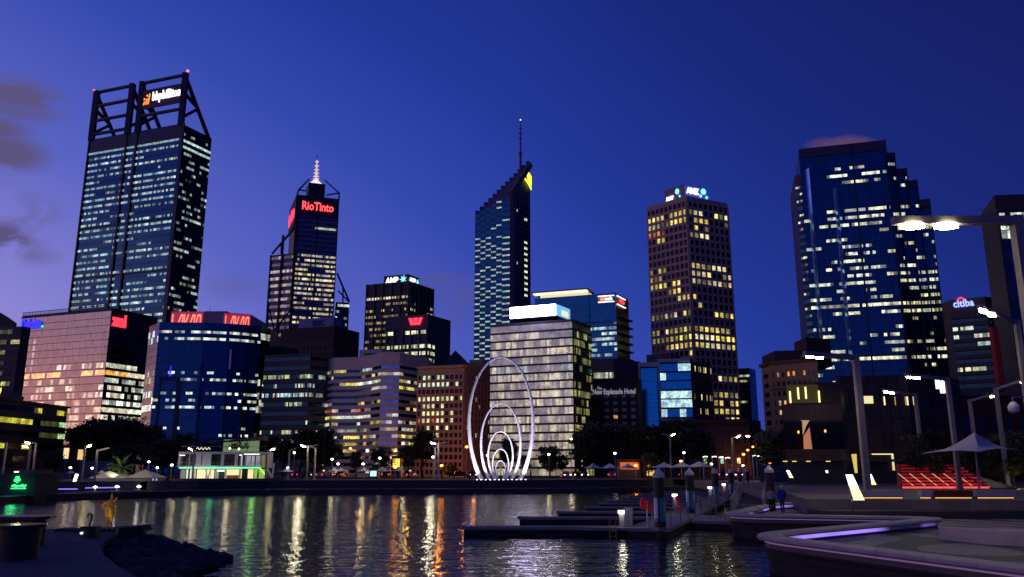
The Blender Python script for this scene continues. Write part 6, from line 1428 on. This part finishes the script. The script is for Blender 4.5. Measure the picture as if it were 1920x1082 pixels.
# date palm
pe = empty('palm_tree', P(225, 899, 138), 'date palm in front of the white marquee', 'palm'); pe.location.z = GZ; ORG[pe.name] = Vector(pe.location); b0 = Vector(pe.location); h_ = P(225, 880, 138).z
mb = MB(); mb.bar(b0, (b0.x, b0.y, h_), .6, n=8, w2=.45); mb.build('trunk', bark, pe)
mb = MB(); rg = random.Random(9)
for i in range(46):
    a_ = rg.uniform(0, 6.28); el = rg.uniform(-.1, 1.35); ln = rg.uniform(2.2, 3.1); prev = Vector((b0.x, b0.y, h_)); d_ = Vector((math.cos(a_) * math.cos(el), math.sin(a_) * math.cos(el), math.sin(el)))
    side = Vector((-math.sin(a_), math.cos(a_), 0))
    for j in range(6):
        nx = prev + d_ * ln / 6; w_ = .42 * math.sin(math.pi * (j + .6) / 6.4)
        mb.face([prev, nx, nx + side * w_ - Vector((0, 0, .16)) + d_ * .15]); mb.face([nx, prev, nx - side * w_ - Vector((0, 0, .16)) + d_ * .15]); prev = nx; d_ = (d_ - Vector((0, 0, .20))).normalized()
mb.build('frond', mat('palm_leaf', (.05, .075, .02), .6), pe); point('palm_fill', (b0.x + 1, b0.y - 5.5, GZ + 1.0), (.9, 1, .5), 1500, .3, 70, (b0.x, b0.y, h_ + .5))  # the spot is added to make the palm visible

# ================================================================ white pavilion
Yp = 147; pv = empty('pavilion', P(420, 900, Yp), 'white two storey waterside pavilion with green light band and lit ground floor', 'building'); ORG[pv.name] = Vector(pv.location)
X = lambda px, Y=Yp: XY(px, Y, 4).x
Zr = lambda py, Y=Yp: P(420, py, Y).z
x0, x1 = X(333), X(500); zA, zB, zC = Zr(877), Zr(847), Zr(823)
wmat = mat('pavilion_white', (.36, .33, .40), .6, var=.06); glassd = BLACKG
mb = MB(); mb.box((x0 + 1, Yp + 1.2, GZ), (x1 - .5, Yp + 3.6, zA)); mb.build('core', DARK, pv)
mb = MB(); mb.box((x0, Yp, zA), (x1, Yp + 3.6, zA + .35)); mb.box((x0, Yp, zB - .4), (x1, Yp + 3.6, zB)); mb.box((x0, Yp, zA + .35), (x0 + .35, Yp + 3.6, zB - .4)); mb.box((x1 - .35, Yp, zA + .35), (x1, Yp + 3.6, zB - .4))
for a_, c_ in ((366, 376), (378, 394), (413, 418), (439, 444)): mb.box((X(a_), Yp + .02, zA + .35), (X(c_), Yp + .3, zB - .4))
for a_ in (353, 449, 458, 486): mb.box((X(a_), Yp + .02, zA + .35), (X(a_ + 1.2), Yp + .3, zB - .4))
mb.build('frame', wmat, pv)
mb = MB(); mb.box((x0 + .3, Yp + 1.4, zA + .3), (x1 - .3, Yp + 3.3, zB - .3)); mb.build('upper_wall', mat('plum_interior', (.05, .025, .04), .6), pv)
for a_, c_, zz0, zz1, m_ in ((335, 345, Zr(854.5), Zr(853), glow('cool_strip', (1, 1, .95), 2.0)), (456, 485, Zr(852.5), Zr(851), glow('cool_strip', (1, 1, .95), 2.0)), (447, 452, Zr(854), Zr(852.6), glow('cool_strip', (1, 1, .95), 2.0))):
    mb = MB(); mb.box((X(a_), Yp - .06, zz0), (X(c_), Yp - .01, zz1)); mb.build('strip_light', m_, pv)
for a_, c_, m_ in ((457, 465, .30), (467, 472, .35), (475, 485, .25), (446, 449, .6)):
    mb = MB(); mb.box((X(a_), Yp + 1.1, Zr(874)), (X(c_), Yp + 1.3, Zr(854))); mb.build('lit_panel', mat('grey_lit_%d' % int(m_ * 100), (.3, .3, .3), emit=(.75, .72, .85), es=m_), pv)
mb = MB(); mb.box((X(487), Yp + 1.1, Zr(874)), (X(492), Yp + 1.3, Zr(853))); mb.build('lit_panel', glow('olive_lit', (.45, .35, .03), .35), pv)
mb = MB(); mb.box((x0, Yp - .3, Zr(868)), (x1, Yp - .26, Zr(867.4)));
for i in range(20): mb.box((x0 + i * (x1 - x0) / 20, Yp - .3, zA + .3), (x0 + i * (x1 - x0) / 20 + .05, Yp - .26, Zr(867.4)))
mb.build('balustrade', MATS['rail_steel'], pv)
gr = glow('green_led', (.10, 1, .40), 1.7); mb = MB(); mb.box((X(336), Yp - .12, zA - .12), (X(486), Yp - .02, zA + .06)); mb.build('led_strip', gr, pv)
mb = MB(); mb.bar((X(487), Yp - .05, zA), (X(498), Yp - .05, Zr(890)), .22, .15); mb.build('led_strip', glow('lime_led', (.35, 1, .08), 1.6), pv)
mb = MB(); mb.bar((x1 - .1, Yp - .2, zA + .2), (X(512), Yp - .2, Zr(896)), .35, .3); mb.bar((X(512), Yp - .2, Zr(896)), (X(514), Yp - .2, Zr(868)), .2); mb.build('stair', wmat, pv)
cols = {'c': glow('cream_room', (1, .78, .38), .9), 'w': glow('cool_room', (.9, .9, .8), .75), 'g': mat('dim_room', (.2, .2, .2), emit=(.35, .32, .28), es=.35), 'l': glow('lime_room', (.35, .55, .03), .55)}
for a_, c_, k in ((335, 344, 'g'), (346, 349, 'w'), (353, 356, 'w'), (360, 363, 'w'), (366, 382, 'c'), (384, 391, 'c'), (392, 398, 'c'), (400, 407, 'g'), (422, 450, 'c'), (462, 472, 'c'), (474, 495, 'l')):
    mb = MB(); mb.box((X(a_), Yp + 1.0, Zr(898)), (X(c_), Yp + 1.15, Zr(880))); mb.build('lit_panel', cols[k], pv)
mb = MB(); mb.box((X(406), Yp + .4, Zr(884)), (X(418), Yp + .9, Zr(881))); mb.build('ceiling_light', glow('ceiling_white', (.95, 1, 1), 1.6), pv)
mb = MB(); mb.bar((X(384), Yp + .6, Zr(880)), (X(388), Yp + .6, Zr(899)), .18); mb.bar((X(393), Yp + .6, Zr(880)), (X(388.5), Yp + .6, Zr(899)), .18)
for a_ in (362, 448, 421): mb.box((X(a_), Yp + .2, GZ), (X(a_) + .25, Yp + .45, zA))
mb.build('column', wmat, pv)
mb = MB(); mb.box((X(425), Yp + .3, GZ), (X(448), Yp + .7, Zr(891))); mb.build('counter', mat('bar_wood', (.12, .05, .02), .6), pv)
# roof terrace room
mb = MB(); mb.prism([(X(380), Yp + 2), (X(484), Yp + 2), (X(484), Yp + 5), (X(380), Yp + 5)], zC - .2, [Zr(830), Zr(816), Zr(816), Zr(830)]); mb.build('roof', mat('plum_roof', (.09, .045, .055), .7), pv)
mb = MB(); mb.box((X(404), Yp + 3.1, zB), (X(472), Yp + 3.5, zC)); mb.build('roof_room', mat('green_room', (.1, .1, .1), emit=(.42, .70, .30), es=.28, vs=.9, var=.5), pv)
mb = MB()
for a_ in (420, 436, 450): mb.box((X(a_), Yp + 2.9, zB), (X(a_) + .12, Yp + 3.0, zC))
mb.box((x0 + .2, Yp + .3, zB + .9), (x1 - .2, Yp + .36, zB + .96)); mb.build('balustrade', MATS['rail_steel'], pv)
mb = MB(); rg = random.Random(6)
for i in range(240):
    c_ = Vector((X(rg.choice([425, 430, 436, 441, 452])) + rg.gauss(0, .35), Yp + 2.2 + rg.gauss(0, .3), zB + .6 + abs(rg.gauss(0, .55)))); a_ = Vector((rg.uniform(-1, 1), rg.uniform(-1, 1), rg.uniform(-1, 1))).normalized(); b2 = a_.orthogonal() * .1; mb.face([c_ - a_ * .18, c_ + b2, c_ + a_ * .18, c_ - b2])
tag(mb.build('potted_shrubs', leafm, org=Vector((X(436), Yp + 2, zB))), 'row of small shrubs on the roof terrace of the pavilion', 'shrub')
mb = MB()
for i in range(22): x_ = X(364) + i * (X(390) - X(364)) / 21; zz_ = Zr(841) + .15 * math.sin(i * 1.1); mb.lathe((x_, Yp + .4, zz_), [(.02, -.05), (.05, 0), (.02, .05)], 5)
mb.build('string_lights', glow('fairy', (.9, 1, .7), 3), pv)
for px, py in ((431, 841), (448, 842)): q_ = P(px, py, Yp + .8); mb = MB(); mb.lathe(q_, [(.05, -.2), (.22, 0), (.05, .2)], 8); mb.build('globe_light', glow('amber_globe', (1, .75, .35), 5), pv)
point('pavilion_light', (X(375), Yp - 1.5, Zr(886)), (1, .85, .55), 120, .5); point('pavilion_light', (X(435), Yp - 1.5, Zr(886)), (1, .8, .5), 120, .5); point('green_band_light', (X(480), Yp - 1.2, Zr(884)), (.3, 1, .1), 80, .4); point('green_band_light', (X(400), Yp - .8, Zr(878)), (.1, 1, .5), 40, .4)
# low white wall + planter strip on the promenade in front
mb = MB(); mb.box((X(330), 138.2, GZ), (X(560), 138.6, GZ + .35)); tag(mb.build('low_wall', mat('lawn_edge', (.06, .05, .03), .8), org=Vector((X(330), 138.2, GZ))), 'long low kerb wall on the promenade before the pavilion', 'wall')

# marquee
Ym = 133; mq = empty('marquee', P(228, 905, Ym), 'white marquee with low peaked roofs beside the palm', 'tent'); mq.location.z = GZ; ORG[mq.name] = Vector(mq.location); X = lambda px: XY(px, Ym, 3).x; Zr = lambda py: P(228, py, Ym).z
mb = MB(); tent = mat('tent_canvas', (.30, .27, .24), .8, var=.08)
for a_, c_, pk, top_, ev in ((165, 240, 190, 883, 897), (236, 290, 258, 880, 896)):
    e0, e1 = X(a_), X(c_); mb2 = [(e0, Ym), (e1, Ym), (e1, Ym + 5), (e0, Ym + 5)]; ap = (X(pk), Ym + 2.5, Zr(top_)); zz_ = Zr(ev)
    for i in range(4):
        p, q = mb2[i], mb2[(i + 1) % 4]; mb.face([(p[0], p[1], zz_), (q[0], q[1], zz_), ap])
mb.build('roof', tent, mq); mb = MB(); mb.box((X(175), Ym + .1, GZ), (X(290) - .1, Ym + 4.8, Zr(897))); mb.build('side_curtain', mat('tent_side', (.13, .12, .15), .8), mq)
mb = MB(); mb.box((X(287), Ym - .05, GZ), (X(289), Ym + .05, Zr(897))); mb.box((X(293), Ym - .05, GZ), (X(295.5), Ym + .05, Zr(897))); mb.build('corner_post', mat('lit_post', (.5, .5, .5), emit=(.6, .65, 1), es=.5), mq)
point('marquee_fill', (X(215), Ym - 9, GZ + 9), (1, .85, .6), 4200, .5, 60, (X(228), Ym + 2.5, GZ + 2))  # added spot high in front, brightens the tent roofs
# white ticket figure light + grey walls at far left
q_ = P(141, 906, 128); mb = MB(); mb.bar((q_.x - .25, 128, q_.z - .1), (q_.x + .12, 128, q_.z + 1.35), .42, .3, n=8, w2=.5); o = mb.build('light_totem', glow('totem_white', (1, 1, .9), 2.4), org=Vector((q_.x, 128, GZ))); tag(o, 'glowing white leaning totem left of the marquee', 'light')
for k, (a_, c_, py0, py1, Yk, lb) in enumerate(((95, 118, 886, 896, 142, 'blue grey hoarding panel left of the round dark tree'), (118, 215, 864, 885, 168, 'long blue grey hoarding behind the marquee'))):
    A = P(a_, py1, Yk); B = P(c_, py0, Yk); mb = MB(); mb.box((A.x, Yk, GZ), (B.x, Yk + .2, B.z)); tag(mb.build('hoarding', mat('blue_hoarding', (.045, .055, .12), .8), org=Vector((A.x, Yk, GZ))), lb, 'fence')
q_ = P(1465, 884, 118); r_ = P(1516, 872, 118); mb = MB(); mb.box((q_.x - 3, 118, GZ), (r_.x, 118.2, r_.z)); tag(mb.build('hoarding', MATS['blue_hoarding'], org=Vector((q_.x, 118, GZ))), 'blue hoarding in front of the gallery at the end of the promenade', 'fence')
# kiosk with the green sign
Yk = 98; kx0, kx1 = XY(-20, Yk, 2).x, XY(66, Yk, 2).x; ks = empty('kiosk', (kx0, Yk, .75), 'dark waterside kiosk bearing a green lit leaf emblem', 'kiosk'); mb = MB(); zt2 = P(40, 889, Yk).z
mb.box((kx0, Yk, -.5), (kx1, Yk + 5, zt2)); mb.build('wall', mat('kiosk_blue_black', (.012, .016, .03), .7), ks); mb = MB(); mb.box((XY(42, Yk, 3).x, Yk - .8, zt2), (XY(72, Yk, 3).x, Yk + 3, zt2 + .5)); mb.build('roof', mat('kiosk_roof', (.09, .06, .10), .7), ks)
A, B = Vector((XY(18, Yk, 2).x, Yk, 0)), Vector((XY(52, Yk, 2).x, Yk, 0)); h1, h2 = P(32, 906, Yk).z, P(32, 892.5, Yk).z
shape2d('sign_emblem', [circ(.42, .78, .21, 10), circ(.30, .40, .24, 10), circ(.68, .46, .24, 10), circ(.52, .12, .12, 8), circ(.63, .86, .13, 8)], A, B, .20, .64, h1, h2, .05, GRN_E, ks, .08)
for z0_, z1_, u0 in ((P(32, 917, Yk).z, P(32, 913.4, Yk).z, .12), (P(32, 912.4, Yk).z, P(32, 908, Yk).z, .15)):
    rg = random.Random(int(z0_ * 100)); pl = []; x_ = 0
    while x_ < .97:
        w_ = rg.uniform(.05, .10); hh_ = rg.choice([.65, .7, 1.0]); pl.append([(x_, 0), (min(1, x_ + w_), 0), (min(1, x_ + w_), hh_), (x_, hh_)]); x_ += w_ + .015
    shape2d('sign_strokes', pl, A, B, u0, .95, z0_, z1_, .05, GRN_E, ks, .08)
mb = MB(); q_ = P(34, 885, Yk); mb.box((q_.x - .25, Yk - .4, q_.z - .05), (q_.x + .3, Yk - .2, q_.z + .08)); mb.build('wall_light', glow('cool_strip', (1, 1, .95), 2.0), ks)
point('green_sign_light', ((A.x + B.x) / 2, Yk - 1.2, h1 - .3), (.05, 1, .3), 60, .5)

# ================================================================ left foreground terrace
LP = [G(-900, 1003, LZ), G(-200, 993, LZ), G(100, 992, LZ), G(268, 992.5, LZ), G(269, 997, LZ), G(225, 1002, LZ), G(200, 1010, LZ), G(188, 1024, LZ), G(196, 1042, LZ), G(222, 1062, LZ), G(262, 1085, LZ), G(320, 1130, LZ), G(360, 1200, LZ), G(-900, 1200, LZ)]
mb = MB(); mb.prism([(p.x, p.y) for p in LP][::-1] if False else [(p.x, p.y) for p in LP], -1.2, LZ); lt = mb.build('left_terrace', mat('blue_grey_path', (.045, .05, .085), .85, var=.6, vs=3, bump=.4, bs=30, jt=(2.4, -2.4))); tag(lt, kind='structure')
bm = bmesh.new(); bm.from_mesh(lt.data); bmesh.ops.recalc_face_normals(bm, faces=bm.faces); bmesh.ops.triangulate(bm, faces=[f for f in bm.faces if len(f.verts) > 4]); bm.to_mesh(lt.data); bm.free()
mb = MB(); A, B = G(100, 997, LZ), G(267, 997, LZ); mb.prism([(A.x, A.y), (B.x, B.y), (B.x, B.y + 1.1), (A.x, A.y + 1.2)], LZ, LZ + .12); mb.prism([G(222, 1003, LZ)[:2], G(266, 998, LZ)[:2], (B.x, B.y + .8), G(215, 999, LZ)[:2]], LZ, LZ + .28); tag(mb.build('low_wall', mat('dark_wall', (.03, .026, .04), .8), org=Vector((A.x, A.y, LZ))), 'low dark kerb wall under the golden figure', 'wall')
# rocks
rg = random.Random(21); mb = MB(); rk = [(205, 1012), (262, 1006), (330, 1020), (385, 1036), (425, 1048), (380, 1070), (330, 1100), (280, 1120), (225, 1060), (200, 1030)]
def inpoly(x, y, pl):
    c_ = False
    for i in range(len(pl)):
        (x1_, y1_), (x2_, y2_) = pl[i], pl[i - 1]
        if (y1_ > y) != (y2_ > y) and x < (x2_ - x1_) * (y - y1_) / (y2_ - y1_) + x1_: c_ = not c_
    return c_
n = 0
while n < 420:
    px, py = rg.uniform(190, 425), rg.uniform(1004, 1120)
    if not inpoly(px, py, rk): continue
    n += 1; dist_edge = min(1, (425 - px) / 230); zb = .05 + .5 * dist_edge; p = G(px, py, zb); r_ = rg.uniform(.14, .42)
    bm = bmesh.new(); bmesh.ops.create_icosphere(bm, subdivisions=1, radius=r_)
    for v in bm.verts: v.co = Vector((v.co.x * 1.2, v.co.y, v.co.z * .75)) * rg.uniform(.75, 1.2)
    k = len(mb.v); bm.verts.ensure_lookup_table(); mb.v += [tuple(v.co + p) for v in bm.verts]
    for f in bm.faces: mb.f.append(tuple(k + v.index for v in f.verts)); mb.m.append(0); mb.uv += [(0, 0)] * 3; mb.lit += [(0, 0, 0)] * 3
    bm.free()
tag(mb.build('rubble', mat('wet_rock', (.028, .026, .034), .75, var=.5, vs=3, bump=.5, bs=8)), 'bank of dark rubble rocks running into the water at lower left', 'rubble', kind='stuff')
# golden statue: slender bird-like figure with a swollen body
def skin(name, verts, edges, radii, mats, parent=None, loc=(0, 0, 0), sub=2, matfn=None, root=0):
    me = bpy.data.meshes.new(name); me.from_pydata(verts, edges, []); o = bpy.data.objects.new(name, me); COL.objects.link(o)
    md = o.modifiers.new('s', 'SKIN')
    for i, r_ in enumerate(radii): me.skin_vertices[0].data[i].radius = (r_, r_) if isinstance(r_, (int, float)) else r_
    me.skin_vertices[0].data[root].use_root = True; o.modifiers.new('u', 'SUBSURF').levels = sub
    o.modifiers['u'].render_levels = sub
    dg = bpy.context.evaluated_depsgraph_get(); nm = bpy.data.meshes.new_from_object(o.evaluated_get(dg)); bpy.data.objects.remove(o); bpy.data.meshes.remove(me); nm.name = name
    nm.materials.clear()
    for m_ in mats: nm.materials.append(m_)
    if matfn:
        for p in nm.polygons: p.material_index = matfn(p.center)
    nm.polygons.foreach_set('use_smooth', [True] * len(nm.polygons)); o = bpy.data.objects.new(name, nm); COL.objects.link(o); o.location = loc
    if parent: o.parent = parent
    return o
gold = mat('gilded_metal', (.55, .34, .05), .35, .55, var=.9, vs=7, bump=.6, bs=9, emit=(1, .5, .02), es=.015)  # weak emission paints some of the floodlight into the gold
q_ = G(203, 993, LZ + .1); ge = empty('statue', q_, 'golden floodlit figure with raised crest standing on the dark wall at lower left', 'statue')
k_ = 2.12 / 2.12
skin('body', [(0, 0, .95), (0, 0, 1.22), (.02, 0, .72), (0, 0, 1.45), (.01, 0, 1.62), (.02, 0, 1.76), (.01, 0, 1.93), (-.24, 0, 1.46), (-.42, 0, 1.30), (-.54, 0, 1.22), (.20, 0, 1.52), (.26, 0, 1.68), (.36, 0, 1.72), (-.07, 0, .45), (-.10, 0, 0), (.12, 0, .45), (.20, 0, 0), (-.30, .0, 1.05)],
     [(0, 1), (0, 2), (1, 3), (3, 4), (4, 5), (5, 6), (3, 7), (7, 8), (8, 9), (3, 10), (10, 11), (11, 12), (2, 13), (13, 14), (2, 15), (15, 16), (8, 17)], [.27, .22, .20, .12, .06, .075, .02, .06, .08, .04, .06, .05, .015, .06, .035, .06, .035, .05], [gold], ge, sub=2).scale = (.86, .86, .84)
point('statue_light', Vector((q_.x + .4, q_.y - 1.5, LZ + .15)), (1, .70, .18), 45, .08, 60, q_ + Vector((0, 0, 1.25)))
# hooked pipe on its box
q_ = G(160, 1010, LZ); he = empty('hooked_pipe', q_, 'dark hooked pipe on a low box with one white light', 'fountain'); ORG[he.name] = Vector(q_)
mb = MB(); mb.prism([(q_.x - .28, q_.y), (q_.x + .40, q_.y), (q_.x + .36, q_.y + .5), (q_.x - .22, q_.y + .5)], LZ, LZ + .48); mb.build('box', DARK, he)
pth = [(-.02, .46), (.04, .70), (.05, .86), (.01, .97), (-.06, 1.0), (-.11, .95), (-.12, .86)]; mb = MB()
for a, c_ in zip(pth, pth[1:]): mb.bar((q_.x + a[0], q_.y + .25, LZ + a[1]), (q_.x + c_[0], q_.y + .25, LZ + c_[1]), .085, n=8)
mb.build('pipe', DARK, he); mb = MB(); mb.lathe((q_.x - .17, q_.y - .03, LZ + .22), [(.02, -.035), (.06, 0), (.02, .035)], 8); mb.build('lamp_head', glow('tiny_white', (1, 1, 1), 6), he)
# bar counters at far left
for lb, pts, zt_, zb_ in (('dark bar counter with overhanging top at the left edge, rear one', [(-60, 967), (100, 967), (104, 965), (-60, 963)], 1.92, LZ), ):
    a = G(-40, 970, 1.9); c_ = G(103, 968, 1.9); e2 = empty('bar_counter', (a.x, a.y, LZ), lb, 'counter'); mb = MB(); mb.prism([(a.x, a.y), (c_.x - .3, a.y), (c_.x, a.y + .4), (c_.x - .2, a.y + 1.2), (a.x, a.y + 1.2)], 1.82, 1.92); mb.build('top', mat('counter_top', (.045, .035, .035), .35), e2)
    mb = MB(); mb.prism([(a.x, a.y + .2), (c_.x - .55, a.y + .2), (c_.x - .45, a.y + 1.0), (a.x, a.y + 1.0)], LZ, 1.82); mb.build('base', DARK, e2)
c_ = G(38, 984, 1.9); e2 = empty('round_table', (c_.x, c_.y, LZ), 'round dark bar table with a shiny top at the left edge, front one', 'table'); mb = MB(); R0 = abs(G(82, 984, 1.9).x - c_.x)
mb.lathe((c_.x, c_.y, 1.84), [(R0, 0), (R0 + .02, .04), (R0, .08)], 36); mb.build('top', mat('shiny_top', (.05, .05, .055), .12), e2); mb = MB(); mb.lathe((c_.x, c_.y, LZ), [(R0 * .8, 0), (R0 * .85, .98)], 28); mb.build('base', DARK, e2)
mb = MB(); a = G(-400, 1040, 1.6); 
# ================================================================ people
skinm = mat('skin', (.35, .20, .14), .6); hairg = mat('grey_hair', (.33, .30, .30), .7); hairb = mat('brown_hair', (.04, .025, .02), .7)
def person(loc, H, label, top, legs, hair, yaw=0, stride=.18, coat=.45, longhair=False, bulk=1.0, carry=None):
    k = H / 1.75; e_ = empty('person', loc, label, 'person'); e_.rotation_euler = (0, 0, yaw)
    V = [(0, 0, .95), (0, 0, 1.15), (0, 0, 1.35), (0, 0, 1.46), (0, .01, 1.54), (0, .02, 1.64), (0, .01, 1.73),
         (.19, 0, 1.40), (.25, -.02, 1.13), (.24, .06, .90), (.235, .09, .80), (-.19, 0, 1.40), (-.25, .03, 1.13), (-.24, .0, .90), (-.235, 0, .80),
         (.09, 0, .88), (.10, stride * .5, .48), (.10, stride * .3, .09), (.11, stride * .3 + .14, .03), (-.09, 0, .88), (-.10, -stride * .3, .48), (-.10, -stride * .9, .10), (-.11, -stride * .9 + .14, .03)]
    E = [(0, 1), (1, 2), (2, 3), (3, 4), (4, 5), (5, 6), (3, 7), (7, 8), (8, 9), (9, 10), (3, 11), (11, 12), (12, 13), (13, 14), (0, 15), (15, 16), (16, 17), (17, 18), (0, 19), (19, 20), (20, 21), (21, 22)]
    Rr = [(.15 * bulk, .12), (.15 * bulk, .12), (.17 * bulk, .12), .09, .055, .085, .075, .07, .055, .045, .035, .07, .055, .045, .035, .095, .065, .045, .035, .095, .065, .045, .035]
    def mf(c_):
        if c_.z > 1.50 * k or (abs(c_.x) > .2 * k and c_.z < .86 * k): return 2
        if c_.z > (.80 if coat > .4 else .95) * k: return 0
        return 1 if c_.z > .10 * k else 3
    o = skin('body', [tuple(c_ * k for c_ in v) for v in V], E, [(r_[0] * k, r_[1] * k) if isinstance(r_, tuple) else r_ * k for r_ in Rr], [top, legs, skinm, DARK], e_, sub=2, matfn=mf)
    mb = MB(); mb.lathe((0, -.005 * k, 1.60 * k), [(.075 * k, -.04 * k), (.10 * k, .03 * k), (.095 * k, .10 * k), (.06 * k, .155 * k), (.01, .17 * k)], 14)
    if longhair: mb.lathe((0, -.05 * k, 1.42 * k), [(.05, 0), (.09 * k, .1 * k), (.08 * k, .2 * k)], 10)
    h_ = mb.build('hair', hair, e_, smooth=True, org=Vector((0, 0, 0))); h_.parent = e_; h_.location = (0, 0, 0)
    # face: nose and eyes so the head also reads from the other side
    mb = MB(); mb.lathe((0, .105 * k, 1.62 * k), [(.004, -.02), (.014, 0), (.006, .03)], 6); f_ = mb.build('nose', skinm, e_, org=Vector((0, 0, 0))); f_.location = (0, 0, 0)
    for sx in (-1, 1): mb = MB(); mb.lathe((sx * .034 * k, .095 * k, 1.65 * k), [(.002, -.008), (.009, 0), (.002, .008)], 6); f_ = mb.build('eye', DARK, e_, org=Vector((0, 0, 0))); f_.location = (0, 0, 0)
    return e_
cl = lambda n_, c_: mat(n_, c_, .8, var=.1)
p = G(1446, 961, LZ); person(p, 1.62, 'person in pale grey top and dark trousers walking away, left of the pair', cl('pale_grey_top', (.26, .25, .28)), cl('dark_trousers', (.02, .015, .015)), hairb, 0, .22, .3, bulk=1.05)
p = G(1468, 962.5, LZ); e_ = person(p, 1.78, 'person in a long blue coat with light hair walking away, right of the pair', cl('blue_coat', (.008, .02, .22)), cl('navy_trousers', (.01, .012, .035)), hairg, 0, .20, .5, bulk=1.4)
for px, py, Hh, lb, c1, yw in ((1491, 918, 1.65, 'distant person in pale jacket near the third quay bench', (.20, .17, .13), 1.2), (1508, 919, 1.5, 'distant person in a pink top', (.45, .10, .13), 2.2), (1514, 919, 1.75, 'distant person in dark clothes beside the one in pink', (.015, .02, .02), 2.6)):
    p = G(px, py, LZ); person(p, Hh, lb, cl('top_%d' % px, c1), cl('dark_trousers', (.02, .015, .015)), hairb, yw)
for k, (px, Yq, lb) in enumerate(((89, 118, 'distant person standing right of the green sign kiosk'), (828, 141, 'distant person on the far promenade below the glaring lamp'), (880, 141, 'distant person left of the rings'), (995, 141, 'distant person right of the rings'), (1315, 141, 'distant person seated height among the right umbrellas'), (483, 141, 'distant person before the pavilion stair'), (566, 141, 'distant person right of the pavilion'), (1458, 112, 'distant person before the blue hoarding'))):
    q_ = XY(px, Yq, GZ); person((q_.x, Yq, GZ if k else .75), 1.7, lb, cl('far_top_%d' % (k % 3), [(.05, .07, .08), (.03, .03, .04), (.10, .08, .10)][k % 3]), cl('dark_trousers', (.02, .015, .015)), hairb, k * 1.7)
# ================================================================ cars
tail = glow('tail_light', (1, .02, .03), 6); head = glow('head_light', (1, .95, .8), 9)
def car_proto(col, name):
    o = empty('parked_car', (0, 0, 0), '', 'car'); body = mat(name, col, .25, .3, var=.05); mb = MB()
    prof = [(-2.1, .35), (-2.15, .75), (-1.95, .92), (-1.45, .98), (-.95, 1.42), (.75, 1.45), (1.25, 1.02), (2.0, .88), (2.15, .6), (2.1, .33)]
    for sgn in (-1, 1):
        f_ = [(x_, sgn * (.86 if z_ < 1 else .70), z_) for x_, z_ in prof]; mb.face(f_ if sgn < 0 else f_[::-1])
    for i in range(len(prof)):
        a, c_ = prof[i], prof[(i + 1) % len(prof)]; ya, yc = (.86 if a[1] < 1 else .70), (.86 if c_[1] < 1 else .70); mb.face([(a[0], -ya, a[1]), (a[0], ya, a[1]), (c_[0], yc, c_[1]), (c_[0], -yc, c_[1])])
    mb.build('body', body, o); mb = MB()
    mb.face([(-1.2, -.79, 1.02), (1.1, -.80, 1.04), (.7, -.715, 1.38), (-.9, -.715, 1.36)]); mb.face([(1.1, .80, 1.04), (-1.2, .79, 1.02), (-.9, .715, 1.36), (.7, .715, 1.38)]); mb.build('side_window', BLACKG, o)
    for x_ in (-1.3, 1.35):
        for sgn in (-1, 1):
            mb = MB(); mb.bar((x_, sgn * .70, .33), (x_, sgn * .88, .33), .64, n=16); wl_ = mb.build('wheel', mat('tyre', (.015, .015, .015), .9), o); mb = MB(); mb.bar((x_, sgn * .881, .33), (x_, sgn * .89, .33), .36, n=12); r_ = mb.build('rim', grey, wl_, org=Vector((0, 0, 0))); r_.location = (0, 0, 0)
    for sgn in (-1, 1):
        mb = MB(); mb.box((-2.19, sgn * .75 - .12, .70), (-2.12, sgn * .75 + .12, .84)); mb.build('tail_light', tail, o); mb = MB(); mb.box((2.08, sgn * .7 - .13, .66), (2.19, sgn * .7 + .13, .80)); mb.build('head_light', head, o)
    return o
cars = [car_proto((.02, .02, .025), 'car_black'), car_proto((.30, .30, .32), 'car_silver'), car_proto((.10, .015, .02), 'car_red')]; us = [0, 0, 0]
for k, (px, Y, yw, lb) in enumerate(((565, 186, 60, 'car showing red tail lights left of the tall double lamp'), (608, 187, 70, 'car with red tail lights left of the first umbrella pair'), (640, 188, 80, 'car with red tail lights below the umbrella pair'), (728, 186, 80, 'car with red tail lights right of the cyan kiosk'), (772, 184, 90, 'car with bright red tail lights left of the glaring lamp'), (862, 187, 185, 'pale car with headlights before the orange stone wall'), (885, 188, -80, 'car with headlights facing the water behind the rings'),
                                      (1060, 186, -80, 'car with headlights at the foot of the pale glass block, left one'), (1078, 190, -75, 'car with headlights at the foot of the pale glass block, middle one'), (1094, 187, -85, 'car with headlights at the foot of the pale glass block, right one'), (1150, 187, 75, 'car with tail lights behind the middle umbrellas'), (1254, 187, 180, 'car with headlights behind the right umbrellas'), (1352, 186, 85, 'car with red tail lights at the street corner'), (1362, 192, -85, 'car with headlights at the street corner'), (1381, 190, -90, 'car with headlights at the lane mouth'))):
    v = k % 3; o = cars[v] if not us[v] else copy_tree(cars[v]); us[v] = 1; q_ = XY(px, Y, GZ); o.location = (q_.x, Y, GZ + .01); o.rotation_euler = (0, 0, R(yw)); o['label'] = lb; o['group'] = 'cars along the street behind the promenade'
